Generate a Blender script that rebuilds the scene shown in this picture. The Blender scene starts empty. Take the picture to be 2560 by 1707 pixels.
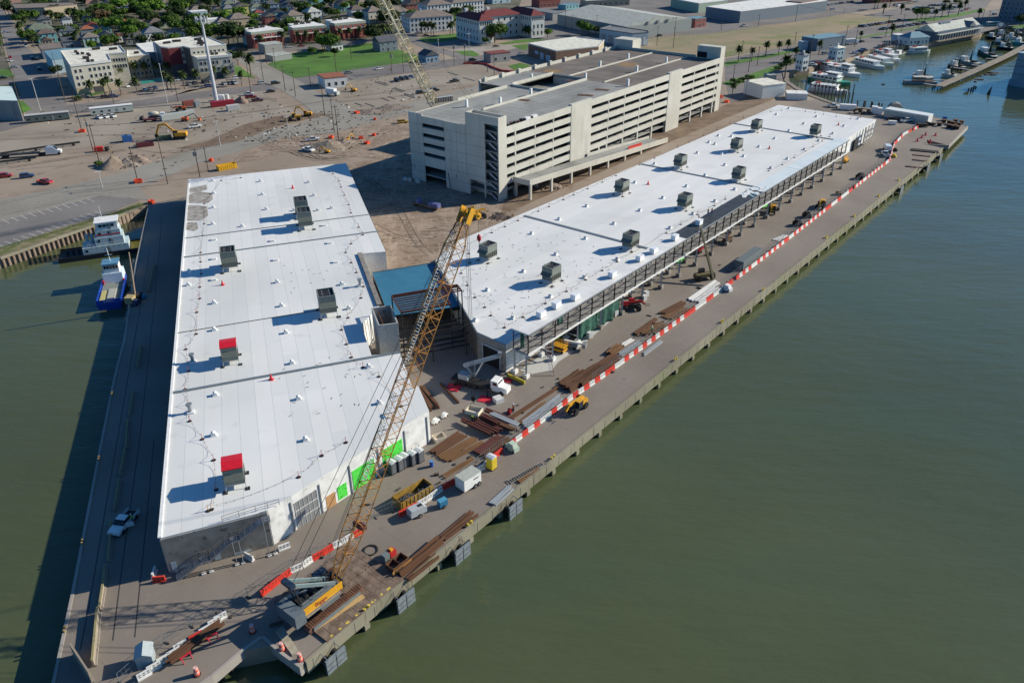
import bpy, math, random
from mathutils import Vector, Matrix
R = math.radians
sc = bpy.context.scene
# ------------------------------------------------------------------ camera, sky, sun
CAM_H = 88.0; FPX = 1992.0; PIT = R(29.28); ROL = R(-0.5)
cp, sp, cr, sr = math.cos(PIT), math.sin(PIT), math.cos(ROL), math.sin(ROL)
_F = Vector((0, cp, -sp)); _R0 = Vector((1, 0, 0)); _U0 = Vector((0, sp, cp))
_R = _R0*cr + _U0*sr; _U = -_R0*sr + _U0*cr; _C = Vector((0, 0, CAM_H))
cam = bpy.data.cameras.new('camera'); co = bpy.data.objects.new('camera', cam); sc.collection.objects.link(co)
cam.sensor_width = 36; cam.lens = 36*FPX/2560; cam.clip_start = 1; cam.clip_end = 6000
m = Matrix((_R, _U, -_F)).transposed().to_4x4(); m.translation = _C; co.matrix_world = m
sc.camera = co
SUN_AZ = 18.0; SUN_EL = 27.0      # direction towards the sun, degrees from +x
w = bpy.data.worlds.new('World'); sc.world = w; w.use_nodes = True
nt = w.node_tree; bg = nt.nodes['Background']
sky = nt.nodes.new('ShaderNodeTexSky'); sky.sky_type = 'NISHITA'; sky.sun_disc = False
sky.sun_elevation = R(SUN_EL); sky.sun_rotation = R(90-SUN_AZ); sky.air_density = 1.0; sky.dust_density = .6; sky.ozone_density = 4.0
tint = nt.nodes.new('ShaderNodeMix'); tint.data_type = 'RGBA'; tint.blend_type = 'MULTIPLY'; tint.inputs[0].default_value = 1; tint.inputs[7].default_value = (.42,.88,1.22,1)
nt.links.new(sky.outputs[0], tint.inputs[6]); nt.links.new(tint.outputs[2], bg.inputs[0]); bg.inputs[1].default_value = 0.07
sl = bpy.data.lights.new('sun', 'SUN'); sl.energy = 4.9; sl.angle = R(.5); sl.color = (1, .915, .765)
so = bpy.data.objects.new('sun', sl); sc.collection.objects.link(so)
sd = Vector((math.cos(R(SUN_AZ))*math.cos(R(SUN_EL)), math.sin(R(SUN_AZ))*math.cos(R(SUN_EL)), math.sin(R(SUN_EL))))
so.rotation_euler = sd.to_track_quat('Z', 'Y').to_euler()
sc.view_settings.view_transform = 'Standard'; sc.view_settings.look = 'None'
sc.view_settings.exposure = 0.32; sc.view_settings.gamma = 1
sc.render.engine = 'CYCLES'
sc.cycles.max_bounces = 5; sc.cycles.diffuse_bounces = 2; sc.cycles.glossy_bounces = 3
sc.cycles.transparent_max_bounces = 4; sc.cycles.volume_bounces = 0

# ------------------------------------------------------------------ helpers
ORG = dict(a=(0,0),b=(640,0),c=(1280,0),d=(1920,0),e=(0,430),f=(640,430),g=(1280,430),h=(1920,200),i=(0,850),j=(640,850),k=(0,1277),l=(640,1277),
  m=(1100,850),n=(1100,1000),o=(900,1100),p=(1400,700),q=(1000,240),r=(1000,380),s=(1600,100),t=(380,1300),u=(820,560),v=(1150,780),w=(1900,240),x=(700,1560),y=(560,1380))
ORG.update({'1':(0,0),'2':(360,0),'3':(720,0),'4':(1040,0),'5':(1900,0),'6':(2200,0),'8':(180,500)})
def scl(k):
    if k in '123456': return 360/2352
    if k == '8': return 240/2352
    return 640/2334 if k < 'm' else (400/2323 if k < 'q' else 300/2352)
def G(x, y, z=0.):
    "survey point: where the sight line through photo pixel x, y meets height z"
    d = _F*FPX + _R*(x-1280) - _U*(y-853.5)
    return _C + d*((z-CAM_H)/d.z)
def Q(k, x, y, z=0.):
    s = scl(k); return G(ORG[k][0]+x*s, ORG[k][1]+y*s, z)
def ang(a, b): return math.atan2(b[1]-a[1], b[0]-a[0])
def dist(a, b): return math.hypot(b[0]-a[0], b[1]-a[1])
def ud(deg): return Vector((math.cos(R(deg)), math.sin(R(deg)), 0))
rnd = random.Random(7)
class MB:
    def __init__(s): s.v = []; s.f = []
    def add(s, vs, fs):
        n = len(s.v); s.v += [tuple(v) for v in vs]; s.f += [[i+n for i in f] for f in fs]; return s
    def box(s, x0, y0, z0, x1, y1, z1):
        return s.add([(x0,y0,z0),(x1,y0,z0),(x1,y1,z0),(x0,y1,z0),(x0,y0,z1),(x1,y0,z1),(x1,y1,z1),(x0,y1,z1)],
            [(0,3,2,1),(4,5,6,7),(0,1,5,4),(1,2,6,5),(2,3,7,6),(3,0,4,7)])
    def cb(s, x, y, z, sx, sy, sz): return s.box(x-sx/2, y-sy/2, z, x+sx/2, y+sy/2, z+sz)
    def ob(s, c, sx, sy, sz, a):
        ca, sa = math.cos(a), math.sin(a); n = len(s.v); s.box(-sx/2, -sy/2, 0, sx/2, sy/2, sz)
        for i in range(n, len(s.v)):
            x, y, z = s.v[i]; s.v[i] = (c[0]+x*ca-y*sa, c[1]+x*sa+y*ca, c[2]+z)
        return s
    def prism(s, poly, z0, z1):
        n = len(poly); zz0 = z0 if isinstance(z0, (list,tuple)) else [z0]*n; zz1 = z1 if isinstance(z1, (list,tuple)) else [z1]*n
        area = sum(poly[i][0]*poly[(i+1)%n][1]-poly[(i+1)%n][0]*poly[i][1] for i in range(n))
        idx = list(range(n)) if area > 0 else list(range(n))[::-1]
        vs = [(poly[i][0], poly[i][1], zz0[i]) for i in idx]+[(poly[i][0], poly[i][1], zz1[i]) for i in idx]
        return s.add(vs, [tuple(range(n))[::-1], tuple(range(n, 2*n))]+[(i, (i+1)%n, n+(i+1)%n, n+i) for i in range(n)])
    def side(s, prof, y0, y1):   # x,z profile extruded along y
        n = len(prof); ar = sum(prof[i][0]*prof[(i+1)%n][1]-prof[(i+1)%n][0]*prof[i][1] for i in range(n))
        if ar < 0: prof = prof[::-1]
        vs = [(p[0], y0, p[1]) for p in prof]+[(p[0], y1, p[1]) for p in prof]
        return s.add(vs, [tuple(range(n)), tuple(range(n, 2*n))[::-1]]+[(i, n+i, n+(i+1)%n, (i+1)%n) for i in range(n)])
    def tube(s, p, q, r, n=6, r2=None, cap=True):
        p = Vector(p); q = Vector(q); d = (q-p); 
        if d.length < 1e-6: return s
        d.normalize(); a = d.orthogonal().normalized(); b = d.cross(a); r2 = r if r2 is None else r2
        vs = [p+(a*math.cos(t)+b*math.sin(t))*r for t in [2*math.pi*i/n for i in range(n)]]+[q+(a*math.cos(t)+b*math.sin(t))*r2 for t in [2*math.pi*i/n for i in range(n)]]
        fs = [(i, (i+1)%n, n+(i+1)%n, n+i) for i in range(n)]
        if cap: fs += [tuple(range(n))[::-1], tuple(range(n, 2*n))]
        return s.add(vs, fs)
    def bar(s, p, q, wd, ht):   # rectangular bar, wd horizontal, ht vertical-ish
        p = Vector(p); q = Vector(q); d = (q-p).normalized()
        a = Vector((0,0,1)).cross(d); a = Vector((1,0,0)) if a.length < 1e-3 else a.normalized()
        b = d.cross(a).normalized(); vs = []
        for c in (p, q):
            for i, j in ((-1,-1),(1,-1),(1,1),(-1,1)): vs.append(c+a*(i*wd/2)+b*(j*ht/2))
        return s.add(vs, [(0,3,2,1),(4,5,6,7),(0,1,5,4),(1,2,6,5),(2,3,7,6),(3,0,4,7)])
    def sph(s, c, rx, ry, rz, n=10, m=6, jit=0):
        vs = [(c[0], c[1], c[2]+rz)]
        for j in range(1, m):
            t = math.pi*j/m
            for i in range(n):
                u = 2*math.pi*i/n; k = 1+jit*(rnd.random()-.5)
                vs.append((c[0]+rx*k*math.sin(t)*math.cos(u), c[1]+ry*k*math.sin(t)*math.sin(u), c[2]+rz*k*math.cos(t)))
        vs.append((c[0], c[1], c[2]-rz)); L = len(vs)-1
        fs = [(0, 1+i, 1+(i+1)%n) for i in range(n)]
        for j in range(m-2):
            for i in range(n):
                a = 1+j*n+i; b = 1+j*n+(i+1)%n; fs.append((a, a+n, b+n, b))
        fs += [(L, L-n+(i+1)%n, L-n+i) for i in range(n)]
        return s.add(vs, fs)
    def build(s, name, mat, parent=None, world=False, smooth=False):
        me = bpy.data.meshes.new(name)
        if world and parent is not None:
            l = parent.location; s.v = [(v[0]-l[0], v[1]-l[1], v[2]-l[2]) for v in s.v]
        me.from_pydata(s.v, [], s.f); me.update()
        if smooth: me.polygons.foreach_set('use_smooth', [True]*len(me.polygons))
        me.materials.append(mat); o = bpy.data.objects.new(name, me); sc.collection.objects.link(o)
        if parent is not None: o.parent = parent
        return o
def tag(o, label, cat, group=None, kind=None):
    if label: o['label'] = label
    if cat: o['category'] = cat
    if group: o['group'] = group
    if kind: o['kind'] = kind
    return o
def thing(name, label, cat, loc=(0,0,0), rz=0, group=None):
    o = bpy.data.objects.new(name, None); sc.collection.objects.link(o)
    o.location = loc; o.rotation_euler = (0, 0, rz); o.empty_display_size = .1
    return tag(o, label, cat, group)
def st(name, mb, mat): return tag(mb.build(name, mat), None, None, None, 'structure')
def dup(root, loc, rz, label, group=None, scale=None):
    def cp_(o, par):
        c = o.copy(); sc.collection.objects.link(c)
        if par is not None: c.parent = par
        for ch in o.children: cp_(ch, c)
        return c
    r = cp_(root, None); r.location = loc; r.rotation_euler = (0, 0, rz); r['label'] = label
    if group: r['group'] = group
    if scale: r.scale = scale if isinstance(scale, tuple) else (scale,)*3
    return r
class Kind:
    "first placing moves the prototype itself, later ones copy it"
    def __init__(s, fn): s.fn = fn; s.c = {}
    def put(s, key, loc, rz, label, group=None, scale=None):
        if key not in s.c:
            o = s.fn(key); s.c[key] = o; o.location = loc; o.rotation_euler = (0, 0, rz); o['label'] = label
            if group: o['group'] = group
            if scale: o.scale = scale if isinstance(scale, tuple) else (scale,)*3
            return o
        o = dup(s.c[key], loc, rz, label, group, scale or (1,1,1))
        if not group and 'group' in o: del o['group']
        return o
ORD = 'first second third fourth fifth sixth seventh eighth ninth tenth eleventh twelfth thirteenth fourteenth fifteenth sixteenth seventeenth eighteenth nineteenth twentieth'.split()
ORD += ['twenty-'+x for x in ORD[:9]]+['thirtieth']+['thirty-'+x for x in ORD[:9]]+['fortieth']+['forty-'+x for x in ORD[:9]]+['fiftieth']+['fifty-'+x for x in ORD[:9]]+['sixtieth']+['sixty-'+x for x in ORD[:9]]+['seventieth']+['seventy-'+x for x in ORD[:9]]+['eightieth']+['eighty-'+x for x in ORD[:9]]+['ninetieth']+['ninety-'+x for x in ORD[:9]]

# ------------------------------------------------------------------ materials
MATS = {}
def mat(name, col, rough=.7, metal=0., var=.12, scale=1.0, bump=0., col2=None, stretch=None, detail=6, fac=(.35,.65), spec=.5, coat=0):
    if name in MATS: return MATS[name]
    ma = bpy.data.materials.new(name); ma.use_nodes = True; n = ma.node_tree; b = n.nodes['Principled BSDF']
    b.inputs['Roughness'].default_value = rough; b.inputs['Metallic'].default_value = metal
    b.inputs['Specular IOR Level'].default_value = spec; b.inputs['Coat Weight'].default_value = coat
    tc = n.nodes.new('ShaderNodeTexCoord'); mp = n.nodes.new('ShaderNodeMapping'); n.links.new(tc.outputs['Object'], mp.inputs[0])
    if stretch: mp.inputs['Scale'].default_value = stretch
    no = n.nodes.new('ShaderNodeTexNoise'); no.inputs['Scale'].default_value = scale; no.inputs['Detail'].default_value = detail
    n.links.new(mp.outputs[0], no.inputs['Vector'])
    ra = n.nodes.new('ShaderNodeValToRGB'); ra.color_ramp.elements[0].position = fac[0]; ra.color_ramp.elements[1].position = fac[1]
    c2 = col2 or tuple(min(1, c*(1+var)) for c in col); c1 = col if col2 else tuple(c*(1-var) for c in col)
    ra.color_ramp.elements[0].color = (*c1, 1); ra.color_ramp.elements[1].color = (*c2, 1)
    n.links.new(no.outputs['Fac'], ra.inputs[0]); n.links.new(ra.outputs[0], b.inputs['Base Color'])
    if bump:
        bu = n.nodes.new('ShaderNodeBump'); bu.inputs['Strength'].default_value = bump; bu.inputs['Distance'].default_value = .1
        n.links.new(no.outputs['Fac'], bu.inputs['Height']); n.links.new(bu.outputs[0], b.inputs['Normal'])
    MATS[name] = ma; ma['ramp'] = ra.name; return ma
def nd(ma): return ma.node_tree, ma.node_tree.nodes['Principled BSDF']
def mixin(ma, fac_socket, col, strength=1.0):
    "lay a second colour over the base by a mask"
    n, b = nd(ma); src = b.inputs['Base Color'].links[0].from_socket
    mx = n.nodes.new('ShaderNodeMix'); mx.data_type = 'RGBA'
    if strength != 1.0:
        mm = n.nodes.new('ShaderNodeMath'); mm.operation = 'MULTIPLY'; n.links.new(fac_socket, mm.inputs[0]); mm.inputs[1].default_value = strength; fac_socket = mm.outputs[0]
    n.links.new(fac_socket, mx.inputs[0]); n.links.new(src, mx.inputs[6]); mx.inputs[7].default_value = (*col, 1)
    n.links.new(mx.outputs[2], b.inputs['Base Color'])
def noise_mask(ma, scale, lo, hi, detail=5, stretch=None, rot=0, dist_=0):
    n, b = nd(ma); tc = n.nodes.new('ShaderNodeTexCoord'); mp = n.nodes.new('ShaderNodeMapping'); n.links.new(tc.outputs['Object'], mp.inputs[0])
    if stretch: mp.inputs['Scale'].default_value = stretch
    mp.inputs['Rotation'].default_value = (0, 0, rot)
    no = n.nodes.new('ShaderNodeTexNoise'); no.inputs['Scale'].default_value = scale; no.inputs['Detail'].default_value = detail; no.inputs['Distortion'].default_value = dist_
    n.links.new(mp.outputs[0], no.inputs['Vector'])
    mr = n.nodes.new('ShaderNodeMapRange'); mr.inputs[1].default_value = lo; mr.inputs[2].default_value = hi
    n.links.new(no.outputs['Fac'], mr.inputs[0]); return mr.outputs[0]
def line_mask(ma, spacing, width, deg, axis=0, offset=0):
    "thin parallel joints, every `spacing` metres, running at `deg`"
    n, b = nd(ma); tc = n.nodes.new('ShaderNodeTexCoord'); mp = n.nodes.new('ShaderNodeMapping'); n.links.new(tc.outputs['Object'], mp.inputs[0])
    mp.inputs['Rotation'].default_value = (0, 0, -R(deg))
    sx = n.nodes.new('ShaderNodeSeparateXYZ'); n.links.new(mp.outputs[0], sx.inputs[0])
    def mth(op, a, bb=None):
        k = n.nodes.new('ShaderNodeMath'); k.operation = op; n.links.new(a, k.inputs[0])
        if bb is not None: k.inputs[1].default_value = bb
        return k.outputs[0]
    v = mth('ADD', sx.outputs[1], offset+1000*spacing); v = mth('DIVIDE', v, spacing); v = mth('FRACT', v); return mth('LESS_THAN', v, width/spacing)
def brick_var(ma, bw, bh, deg, c1, c2, mortar=0.0, mcol=None):
    "sheet-to-sheet tone differences"
    n, b = nd(ma); tc = n.nodes.new('ShaderNodeTexCoord'); mp = n.nodes.new('ShaderNodeMapping'); n.links.new(tc.outputs['Object'], mp.inputs[0])
    mp.inputs['Rotation'].default_value = (0, 0, -R(deg))
    br = n.nodes.new('ShaderNodeTexBrick'); br.inputs['Scale'].default_value = 1; br.inputs['Brick Width'].default_value = bw; br.inputs['Row Height'].default_value = bh
    br.inputs['Mortar Size'].default_value = mortar; br.inputs['Color1'].default_value = (*c1, 1); br.inputs['Color2'].default_value = (*c2, 1); br.inputs['Mortar'].default_value = (*(mcol or c1), 1)
    n.links.new(mp.outputs[0], br.inputs['Vector'])
    src = b.inputs['Base Color'].links[0].from_socket
    mx = n.nodes.new('ShaderNodeMix'); mx.data_type = 'RGBA'; mx.blend_type = 'MULTIPLY'; mx.inputs[0].default_value = 1
    n.links.new(src, mx.inputs[6]); n.links.new(br.outputs[0], mx.inputs[7]); n.links.new(mx.outputs[2], b.inputs['Base Color'])
def plain(name, col, rough=.6, metal=0., **k): return mat(name, col, rough, metal, var=.08, scale=2.0, **k)
# ------------------------------------------------------------------ setting materials
WHT = plain('white_paint', (.78,.78,.76), .5); BLK = plain('black_rubber', (.012,.012,.013), .7)
GLS = plain('window_glass', (.02,.028,.035), .12); STL = plain('galvanised_steel', (.33,.35,.37), .45, .5)
def m_ground():
    ma = mat('packed_ground', (.235,.18,.135), .95, scale=.018, col2=(.35,.285,.22), fac=(.3,.7), detail=10)
    mixin(ma, noise_mask(ma, .12, .56, .74, 8, dist_=.6), (.17,.115,.075), .75)
    mixin(ma, noise_mask(ma, .35, .6, .72, 6, stretch=(.12,1.6,1), rot=.55), (.19,.14,.10), .6)
    mixin(ma, noise_mask(ma, 1.6, .5, .8, 4), (.42,.35,.27), .35); return ma
def m_conc(name, c1, c2, sx=9.0, deg=50.4, stain=(.17,.135,.11), st=.6):
    ma = mat(name, c1, .9, scale=.05, col2=c2, fac=(.3,.7), detail=10)
    mixin(ma, noise_mask(ma, .09, .52, .78, 8, stretch=(1,.35,1), rot=-R(deg)), stain, st)
    mixin(ma, noise_mask(ma, .9, .55, .8, 5), tuple(c*1.3 for c in c2), .3)
    mixin(ma, noise_mask(ma, .5, .66, .74, 3), tuple(c*.6 for c in c1), .4)
    if sx:
        mixin(ma, line_mask(ma, sx, .07, deg), (.09,.08,.07), .45); mixin(ma, line_mask(ma, sx*2.2, .07, deg+90), (.09,.08,.07), .45)
    return ma
M_GND = m_ground()
M_DECK = m_conc('wharf_concrete', (.185,.155,.128), (.25,.218,.184), 9.2, 50.4)
M_ROAD = m_conc('road_concrete', (.23,.215,.18), (.30,.28,.24), 5.0, 37, (.2,.17,.14), .4)
M_ASPH = m_conc('weathered_asphalt', (.14,.128,.122), (.205,.187,.175), 0, 36, (.11,.1,.095), .4)
M_ASPD = m_conc('street_asphalt', (.155,.143,.135), (.22,.205,.19), 0, 122, (.13,.12,.115), .4)
M_GRS = mat('short_grass', (.045,.12,.010), .95, scale=.06, col2=(.085,.21,.018), fac=(.3,.7), detail=9)
mixin(M_GRS, noise_mask(M_GRS, .5, .55, .75, 6), (.08,.13,.025), .5); mixin(M_GRS, noise_mask(M_GRS, .07, .62, .74, 7), (.14,.14,.06), .5)
M_FLD = mat('dry_field', (.29,.22,.135), .95, scale=.03, col2=(.21,.19,.10), fac=(.4,.6), detail=10)
mixin(M_FLD, noise_mask(M_FLD, .025, .54, .66, 7, stretch=(1,1.6,1)), (.13,.17,.03), .8)
mixin(M_FLD, noise_mask(M_FLD, .3, .55, .75, 6, stretch=(.4,1.5,1), rot=-.7), (.44,.36,.25), .5)
M_SOIL = mat('dark_soil', (.11,.07,.045), .95, scale=.2, col2=(.22,.155,.10), fac=(.3,.7), detail=9, bump=.6)
mixin(M_SOIL, noise_mask(M_SOIL, .9, .55, .68, 4, stretch=(.15,2,1), rot=-.62), (.30,.23,.17), .6)
M_BEAM = m_conc('edge_concrete', (.19,.175,.125), (.30,.28,.21), 0, 50.4, (.20,.22,.09), .6)
mixin(M_BEAM, noise_mask(M_BEAM, .8, .58, .7, 3, stretch=(1,1,.12)), (.12,.10,.07), .6)
# ------------------------------------------------------------------ water
ma = mat('harbour_water', (.068,.084,.036), .14, scale=.012, col2=(.086,.104,.047), detail=6, spec=.5)
n, b = nd(ma); b.inputs['IOR'].default_value = 1.5; b.inputs['Roughness'].default_value = .07
mixin(ma, noise_mask(ma, .03, .5, .75, 5, stretch=(.4,1,1), rot=.4), (.058,.095,.06), .5)
tc = n.nodes.new('ShaderNodeTexCoord'); mp = n.nodes.new('ShaderNodeMapping'); mp.inputs['Scale'].default_value = (.35,1.0,1); mp.inputs['Rotation'].default_value = (0,0,.25)
n.links.new(tc.outputs['Object'], mp.inputs[0]); prev = None
for s_, d_, st_ in ((.10, 5, .10), (.4, 4, .025), (1.3, 3, .012)):
    no = n.nodes.new('ShaderNodeTexNoise'); no.inputs['Scale'].default_value = s_; no.inputs['Detail'].default_value = d_; n.links.new(mp.outputs[0], no.inputs['Vector'])
    bu = n.nodes.new('ShaderNodeBump'); bu.inputs['Strength'].default_value = 1; bu.inputs['Distance'].default_value = st_*3
    n.links.new(no.outputs['Fac'], bu.inputs['Height'])
    if prev: n.links.new(prev.outputs[0], bu.inputs['Normal'])
    prev = bu
n.links.new(prev.outputs[0], b.inputs['Normal'])
WZ = -3.0
st('water', MB().add([(-1500,-300,WZ),(2500,-300,WZ),(2500,3000,WZ),(-1500,3000,WZ)], [(0,1,2,3)]), ma)
# ------------------------------------------------------------------ ground
def PX(pts, z=0.): return [G(x, y, z) for x, y in pts]
WEST = [(370,520),(340,658),(310,850),(285,946),(249,1124),(219,1280),(178,1494),(132,1707),(60,2050)]
LOBE = [(360,1900),(500,1712),(529,1691),(598,1632),(655,1592),(700,1631),(751,1668)]
EAST = [(762,1654),(872,1560),(1379,1150),(1500,1053),(1606,968),(1800,813.6),(2030,630),(2238,465),(2356,370)]
NORTH = [(2313,361),(2318,350),(2372,364),(2420,316),(2329,291),(2194,275),(2073,258),(2018,230),(1966,203),(1960,186)]
MAR = [(1990,176),(2024,172),(2040,162),(2070,152),(2114,150),(2139,134),(2175,124),(2237,117),(2269,111),(2307,110),(2330,106),(2452,82),(2468,71),(2560,62),(3000,20)]
shoreW = [(-600,830),(0,645),(145,594),(247,559),(365,514)]
e_ = G(3000,20)
outl = [Vector((-1500,G(-600,830).y,0))]+PX(shoreW+WEST+LOBE+EAST+NORTH+MAR)+[Vector((2400,e_.y,0)), Vector((2400,2900,0)), Vector((-1500,2900,0))]
# land stops short of the wharf edge: the deck slab overhangs it on piles
def inset(pts, d):
    out = []
    for i, p in enumerate(pts):
        a = pts[max(0,i-1)]; c = pts[min(len(pts)-1,i+1)]; t = (c-a).normalized(); out.append(p+Vector((-t.y, t.x, 0))*d)
    return out
west = PX(WEST); lobe = PX(LOBE); east = PX(EAST); north = PX(NORTH)
iw = inset(west, 2.0); ie = inset(east, 5.0)
land = [Vector((-1500,G(-600,830).y,0))]+PX(shoreW)+iw[:-1]+[Vector((-52,60,0)), Vector((-40,72,0))]+ie+PX([(2316,350),(2400,322),(2329,291),(2194,275),(2073,258),(2018,230),(1966,203),(1960,186)]+MAR)+[Vector((2400,e_.y,0)), Vector((2400,2900,0)), Vector((-1500,2900,0))]
st('ground', MB().prism([(p.x,p.y) for p in land], -6, -.03), M_GND)
def sheet(name, pts, ma, z=.02, world=False):
    P = pts if world else PX(pts); a = sum(P[i].x*P[(i+1)%len(P)].y-P[(i+1)%len(P)].x*P[i].y for i in range(len(P)))
    if a < 0: P = P[::-1]
    return st(name, MB().add([(p.x,p.y,z) for p in P], [tuple(range(len(P)))]), ma)
# pier deck slab
inland = PX([(2010,243),(1985,262),(1790,345),(1500,470),(1262,600),(1190,700),(1060,750),(980,770),(905,700),(860,480),(480,497),(375,508)])
dk = west+lobe+east+north[:7]+inland
st('pier_deck', MB().prism([(p.x,p.y) for p in dk], -.9, 0), M_DECK)
# beam along the wharf face with its kerb and thickened blocks
eb = MB(); ep = east
def along(P, step, off=0):
    out = []; acc = off
    for a, b_ in zip(P, P[1:]):
        L = (b_-a).length; d = (b_-a)/L
        while acc < L: out.append((a+d*acc, d)); acc += step
        acc -= L
    return out
for a, b_ in zip(ep, ep[1:]):
    d = (b_-a).normalized(); nn = Vector((d.y, -d.x, 0))
    eb.prism([(a-nn*.25)[:2], (b_-nn*.25)[:2], (b_+nn*.35)[:2], (a+nn*.35)[:2]], -2.0, -.02)
    eb.prism([(a-nn*.12)[:2], (b_-nn*.12)[:2], (b_+nn*.33)[:2], (a+nn*.33)[:2]], -.03, .22)
for p_, d in along(ep, 7.4, 3):
    nn = Vector((d.y, -d.x, 0)); c = p_+nn*.2; eb.ob((c.x, c.y, -2.9), .9, .8, .95, math.atan2(d.y, d.x))
for p_, d in along(ep, 3.7, 1.1):
    nn = Vector((d.y, -d.x, 0)); c = p_+nn*.36; eb.ob((c.x, c.y, -1.95), .14, .06, 1.9, math.atan2(d.y, d.x))
st('pier_edge_beam', eb, M_BEAM)
eb = MB()
for P in (west[:], [lobe[0]]+lobe[1:], [north[0], north[2], north[3], north[4]]):
    for a, b_ in zip(P, P[1:]):
        d = (b_-a).normalized(); nn = Vector((d.y, -d.x, 0))
        eb.prism([(a-nn*.3)[:2], (b_-nn*.3)[:2], (b_+nn*.12)[:2], (a+nn*.12)[:2]], -1.5, .12)
a, b_ = lobe[-1], east[0]
eb.prism([a[:2], b_[:2], (b_+Vector((-.5,.6,0)))[:2], (a+Vector((-.5,.6,0)))[:2]], -1.7, .1)
st('pier_kerb', eb, m_conc('kerb_concrete', (.27,.25,.22), (.38,.35,.31), 0))
pl = MB()
for P, off in ((east, 1.6), (west, -1.2)):
    for p_, d in along(P, 3.7, 2):
        nn = Vector((d.y, -d.x, 0)); c = p_-nn*abs(off)
        pl.tube((c.x, c.y, -7), (c.x, c.y, -.9), .25, 6)
for a, b_ in zip(lobe[1:], lobe[2:]):
    for k in range(3):
        c = a.lerp(b_, k/3); pl.tube((c.x-.4, c.y+.8, -7), (c.x-.4, c.y+.8, -.9), .25, 6)
for k in range(7):
    for j in range(2):
        c = north[2].lerp(north[3], k/7)+Vector((-.6-j*6,.4+j*5,0)); pl.tube((c.x,c.y,-7), (c.x,c.y,-.9), .25, 6)
tag(pl.build('pier_piles', plain('pile_timber', (.07,.055,.04), .9)), 'rows of dark round piles under the wharf edge', 'piles', None, 'stuff')
# roads, lots and fields
RD1 = [(-400,600),(0,500),(130,474),(247,447),(315,428),(505,366),(640,330),(740,312),(800,291),(868,282),(914,283),(1024,258),(1110,236),(1200,212),(1215,240),(1110,264),(1024,282),(936,304),(832,332),(640,366),(500,407),(350,470),(372,500),(255,492),(200,507),(0,556),(-400,690)]
sheet('road', RD1, M_ROAD, .02)
sheet('road', [(-300,330),(0,300),(170,263),(360,245),(640,214),(736,197),(942,166),(1046,158),(1139,147),(1300,118),(1420,98),(1450,102),(1420,118),(1300,142),(1147,165),(996,186),(794,214),(640,229),(411,259),(170,287),(0,330),(-300,380)], M_ASPH, .02)
sheet('road', [(580,141),(629,146),(736,196),(800,234),(870,268),(914,284),(868,300),(800,296),(755,258),(700,224),(651,200)], M_ROAD, .04)
sheet('road', [(-8,20),(6,20),(30,60),(70,120),(110,160),(137,195),(168,262),(150,290),(70,300),(58,255),(20,140)], M_ASPD, .04)
sheet('road', [(-300,225),(0,203),(160,186),(160,193),(0,214),(-300,238)], M_ASPH, .06)
sheet('road', [(360,158),(500,148),(575,135),(720,118),(925,97),(1060,75),(1150,66),(1300,46),(1300,52),(1170,73),(1050,86),(925,106),(720,130),(580,146),(500,158)], M_ASPH, .02)
sheet('road', [(985,80),(1010,76),(1060,103),(1100,121),(1187,143),(1165,152),(1060,121),(1005,98)], M_ASPD, .04)
sheet('road', [(1500,100),(1623,80),(1780,62),(1920,44),(2057,20),(2180,6),(2350,-20),(2350,-8),(2240,14),(2120,34),(2000,54),(1920,64),(1780,84),(1623,101),(1500,118)], M_ASPH, .02)
sheet('road', [(1812,196),(1815,147),(1920,127),(2060,100),(2200,74),(2340,50),(2440,32),(2560,13),(2700,-10),(2700,20),(2560,45),(2540,62),(2460,80),(2330,104),(2269,111),(2175,124),(2114,148),(2060,152),(2030,166),(1980,175),(1955,186),(1950,215),(1880,260),(1830,275)], M_ASPH, .02)
sheet('grass', [(1812,156),(1920,137),(2040,114),(2120,99),(2200,84),(2300,66),(2303,69),(2200,88),(2100,106),(1990,130),(1920,146),(1812,166)], M_GRS, .06)
sheet('grass', [(2268,48),(2340,44),(2460,22),(2464,26),(2400,42),(2330,54),(2270,54)], M_GRS, .06)
sheet('grass', [(2510,68),(2560,62),(2560,72),(2515,76)], M_GRS, .06)
sheet('grass', [(1806,207),(1870,188),(1950,160),(1956,165),(1935,180),(1880,203),(1822,216)], M_GRS, .06)
sheet('field', [(1560,112),(1640,94),(1780,84),(1920,63),(2000,54),(2120,35),(2200,40),(2244,52),(2210,66),(2140,72),(2090,84),(2060,97),(1920,125),(1815,143),(1700,150),(1560,140)], M_FLD, .03)
sheet('parking_lot', [(2090,84),(2140,70),(2215,64),(2244,52),(2262,56),(2330,52),(2320,58),(2200,76),(2130,92)], M_ASPH, .05)
sheet('parking_lot', [(2160,40),(2240,22),(2330,8),(2480,2),(2464,20),(2400,34),(2330,48),(2262,50),(2200,44)], M_ASPH, .05)
sheet('grass', [(668,161),(741,132),(925,108),(965,112),(1010,130),(1078,150),(942,166),(736,196)], M_GRS, .05)
sheet('grass', [(1046,97),(1100,88),(1150,84),(1153,97),(1100,106),(1062,108)], M_GRS, .05)
sheet('grass', [(1136,129),(1180,127),(1200,138),(1187,143),(1160,139)], M_GRS, .05)
sheet('grass', [(1245,110),(1290,102),(1320,98),(1370,100),(1330,105),(1260,112)], M_GRS, .05)
sheet('grass', [(1278,115),(1320,110),(1318,126),(1300,124)], M_GRS, .05)
sheet('grass', [(1270,165),(1300,158),(1330,165),(1290,178)], M_GRS, .05)
sheet('grass', [(-60,178),(0,175),(20,174),(38,192),(0,196),(-60,202)], M_GRS, .05)
sheet('grass', [(40,250),(58,254),(80,274),(50,286)], M_GRS, .05)
sheet('grass', [(188,240),(255,228),(262,233),(196,247)], M_GRS, .07)
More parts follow.
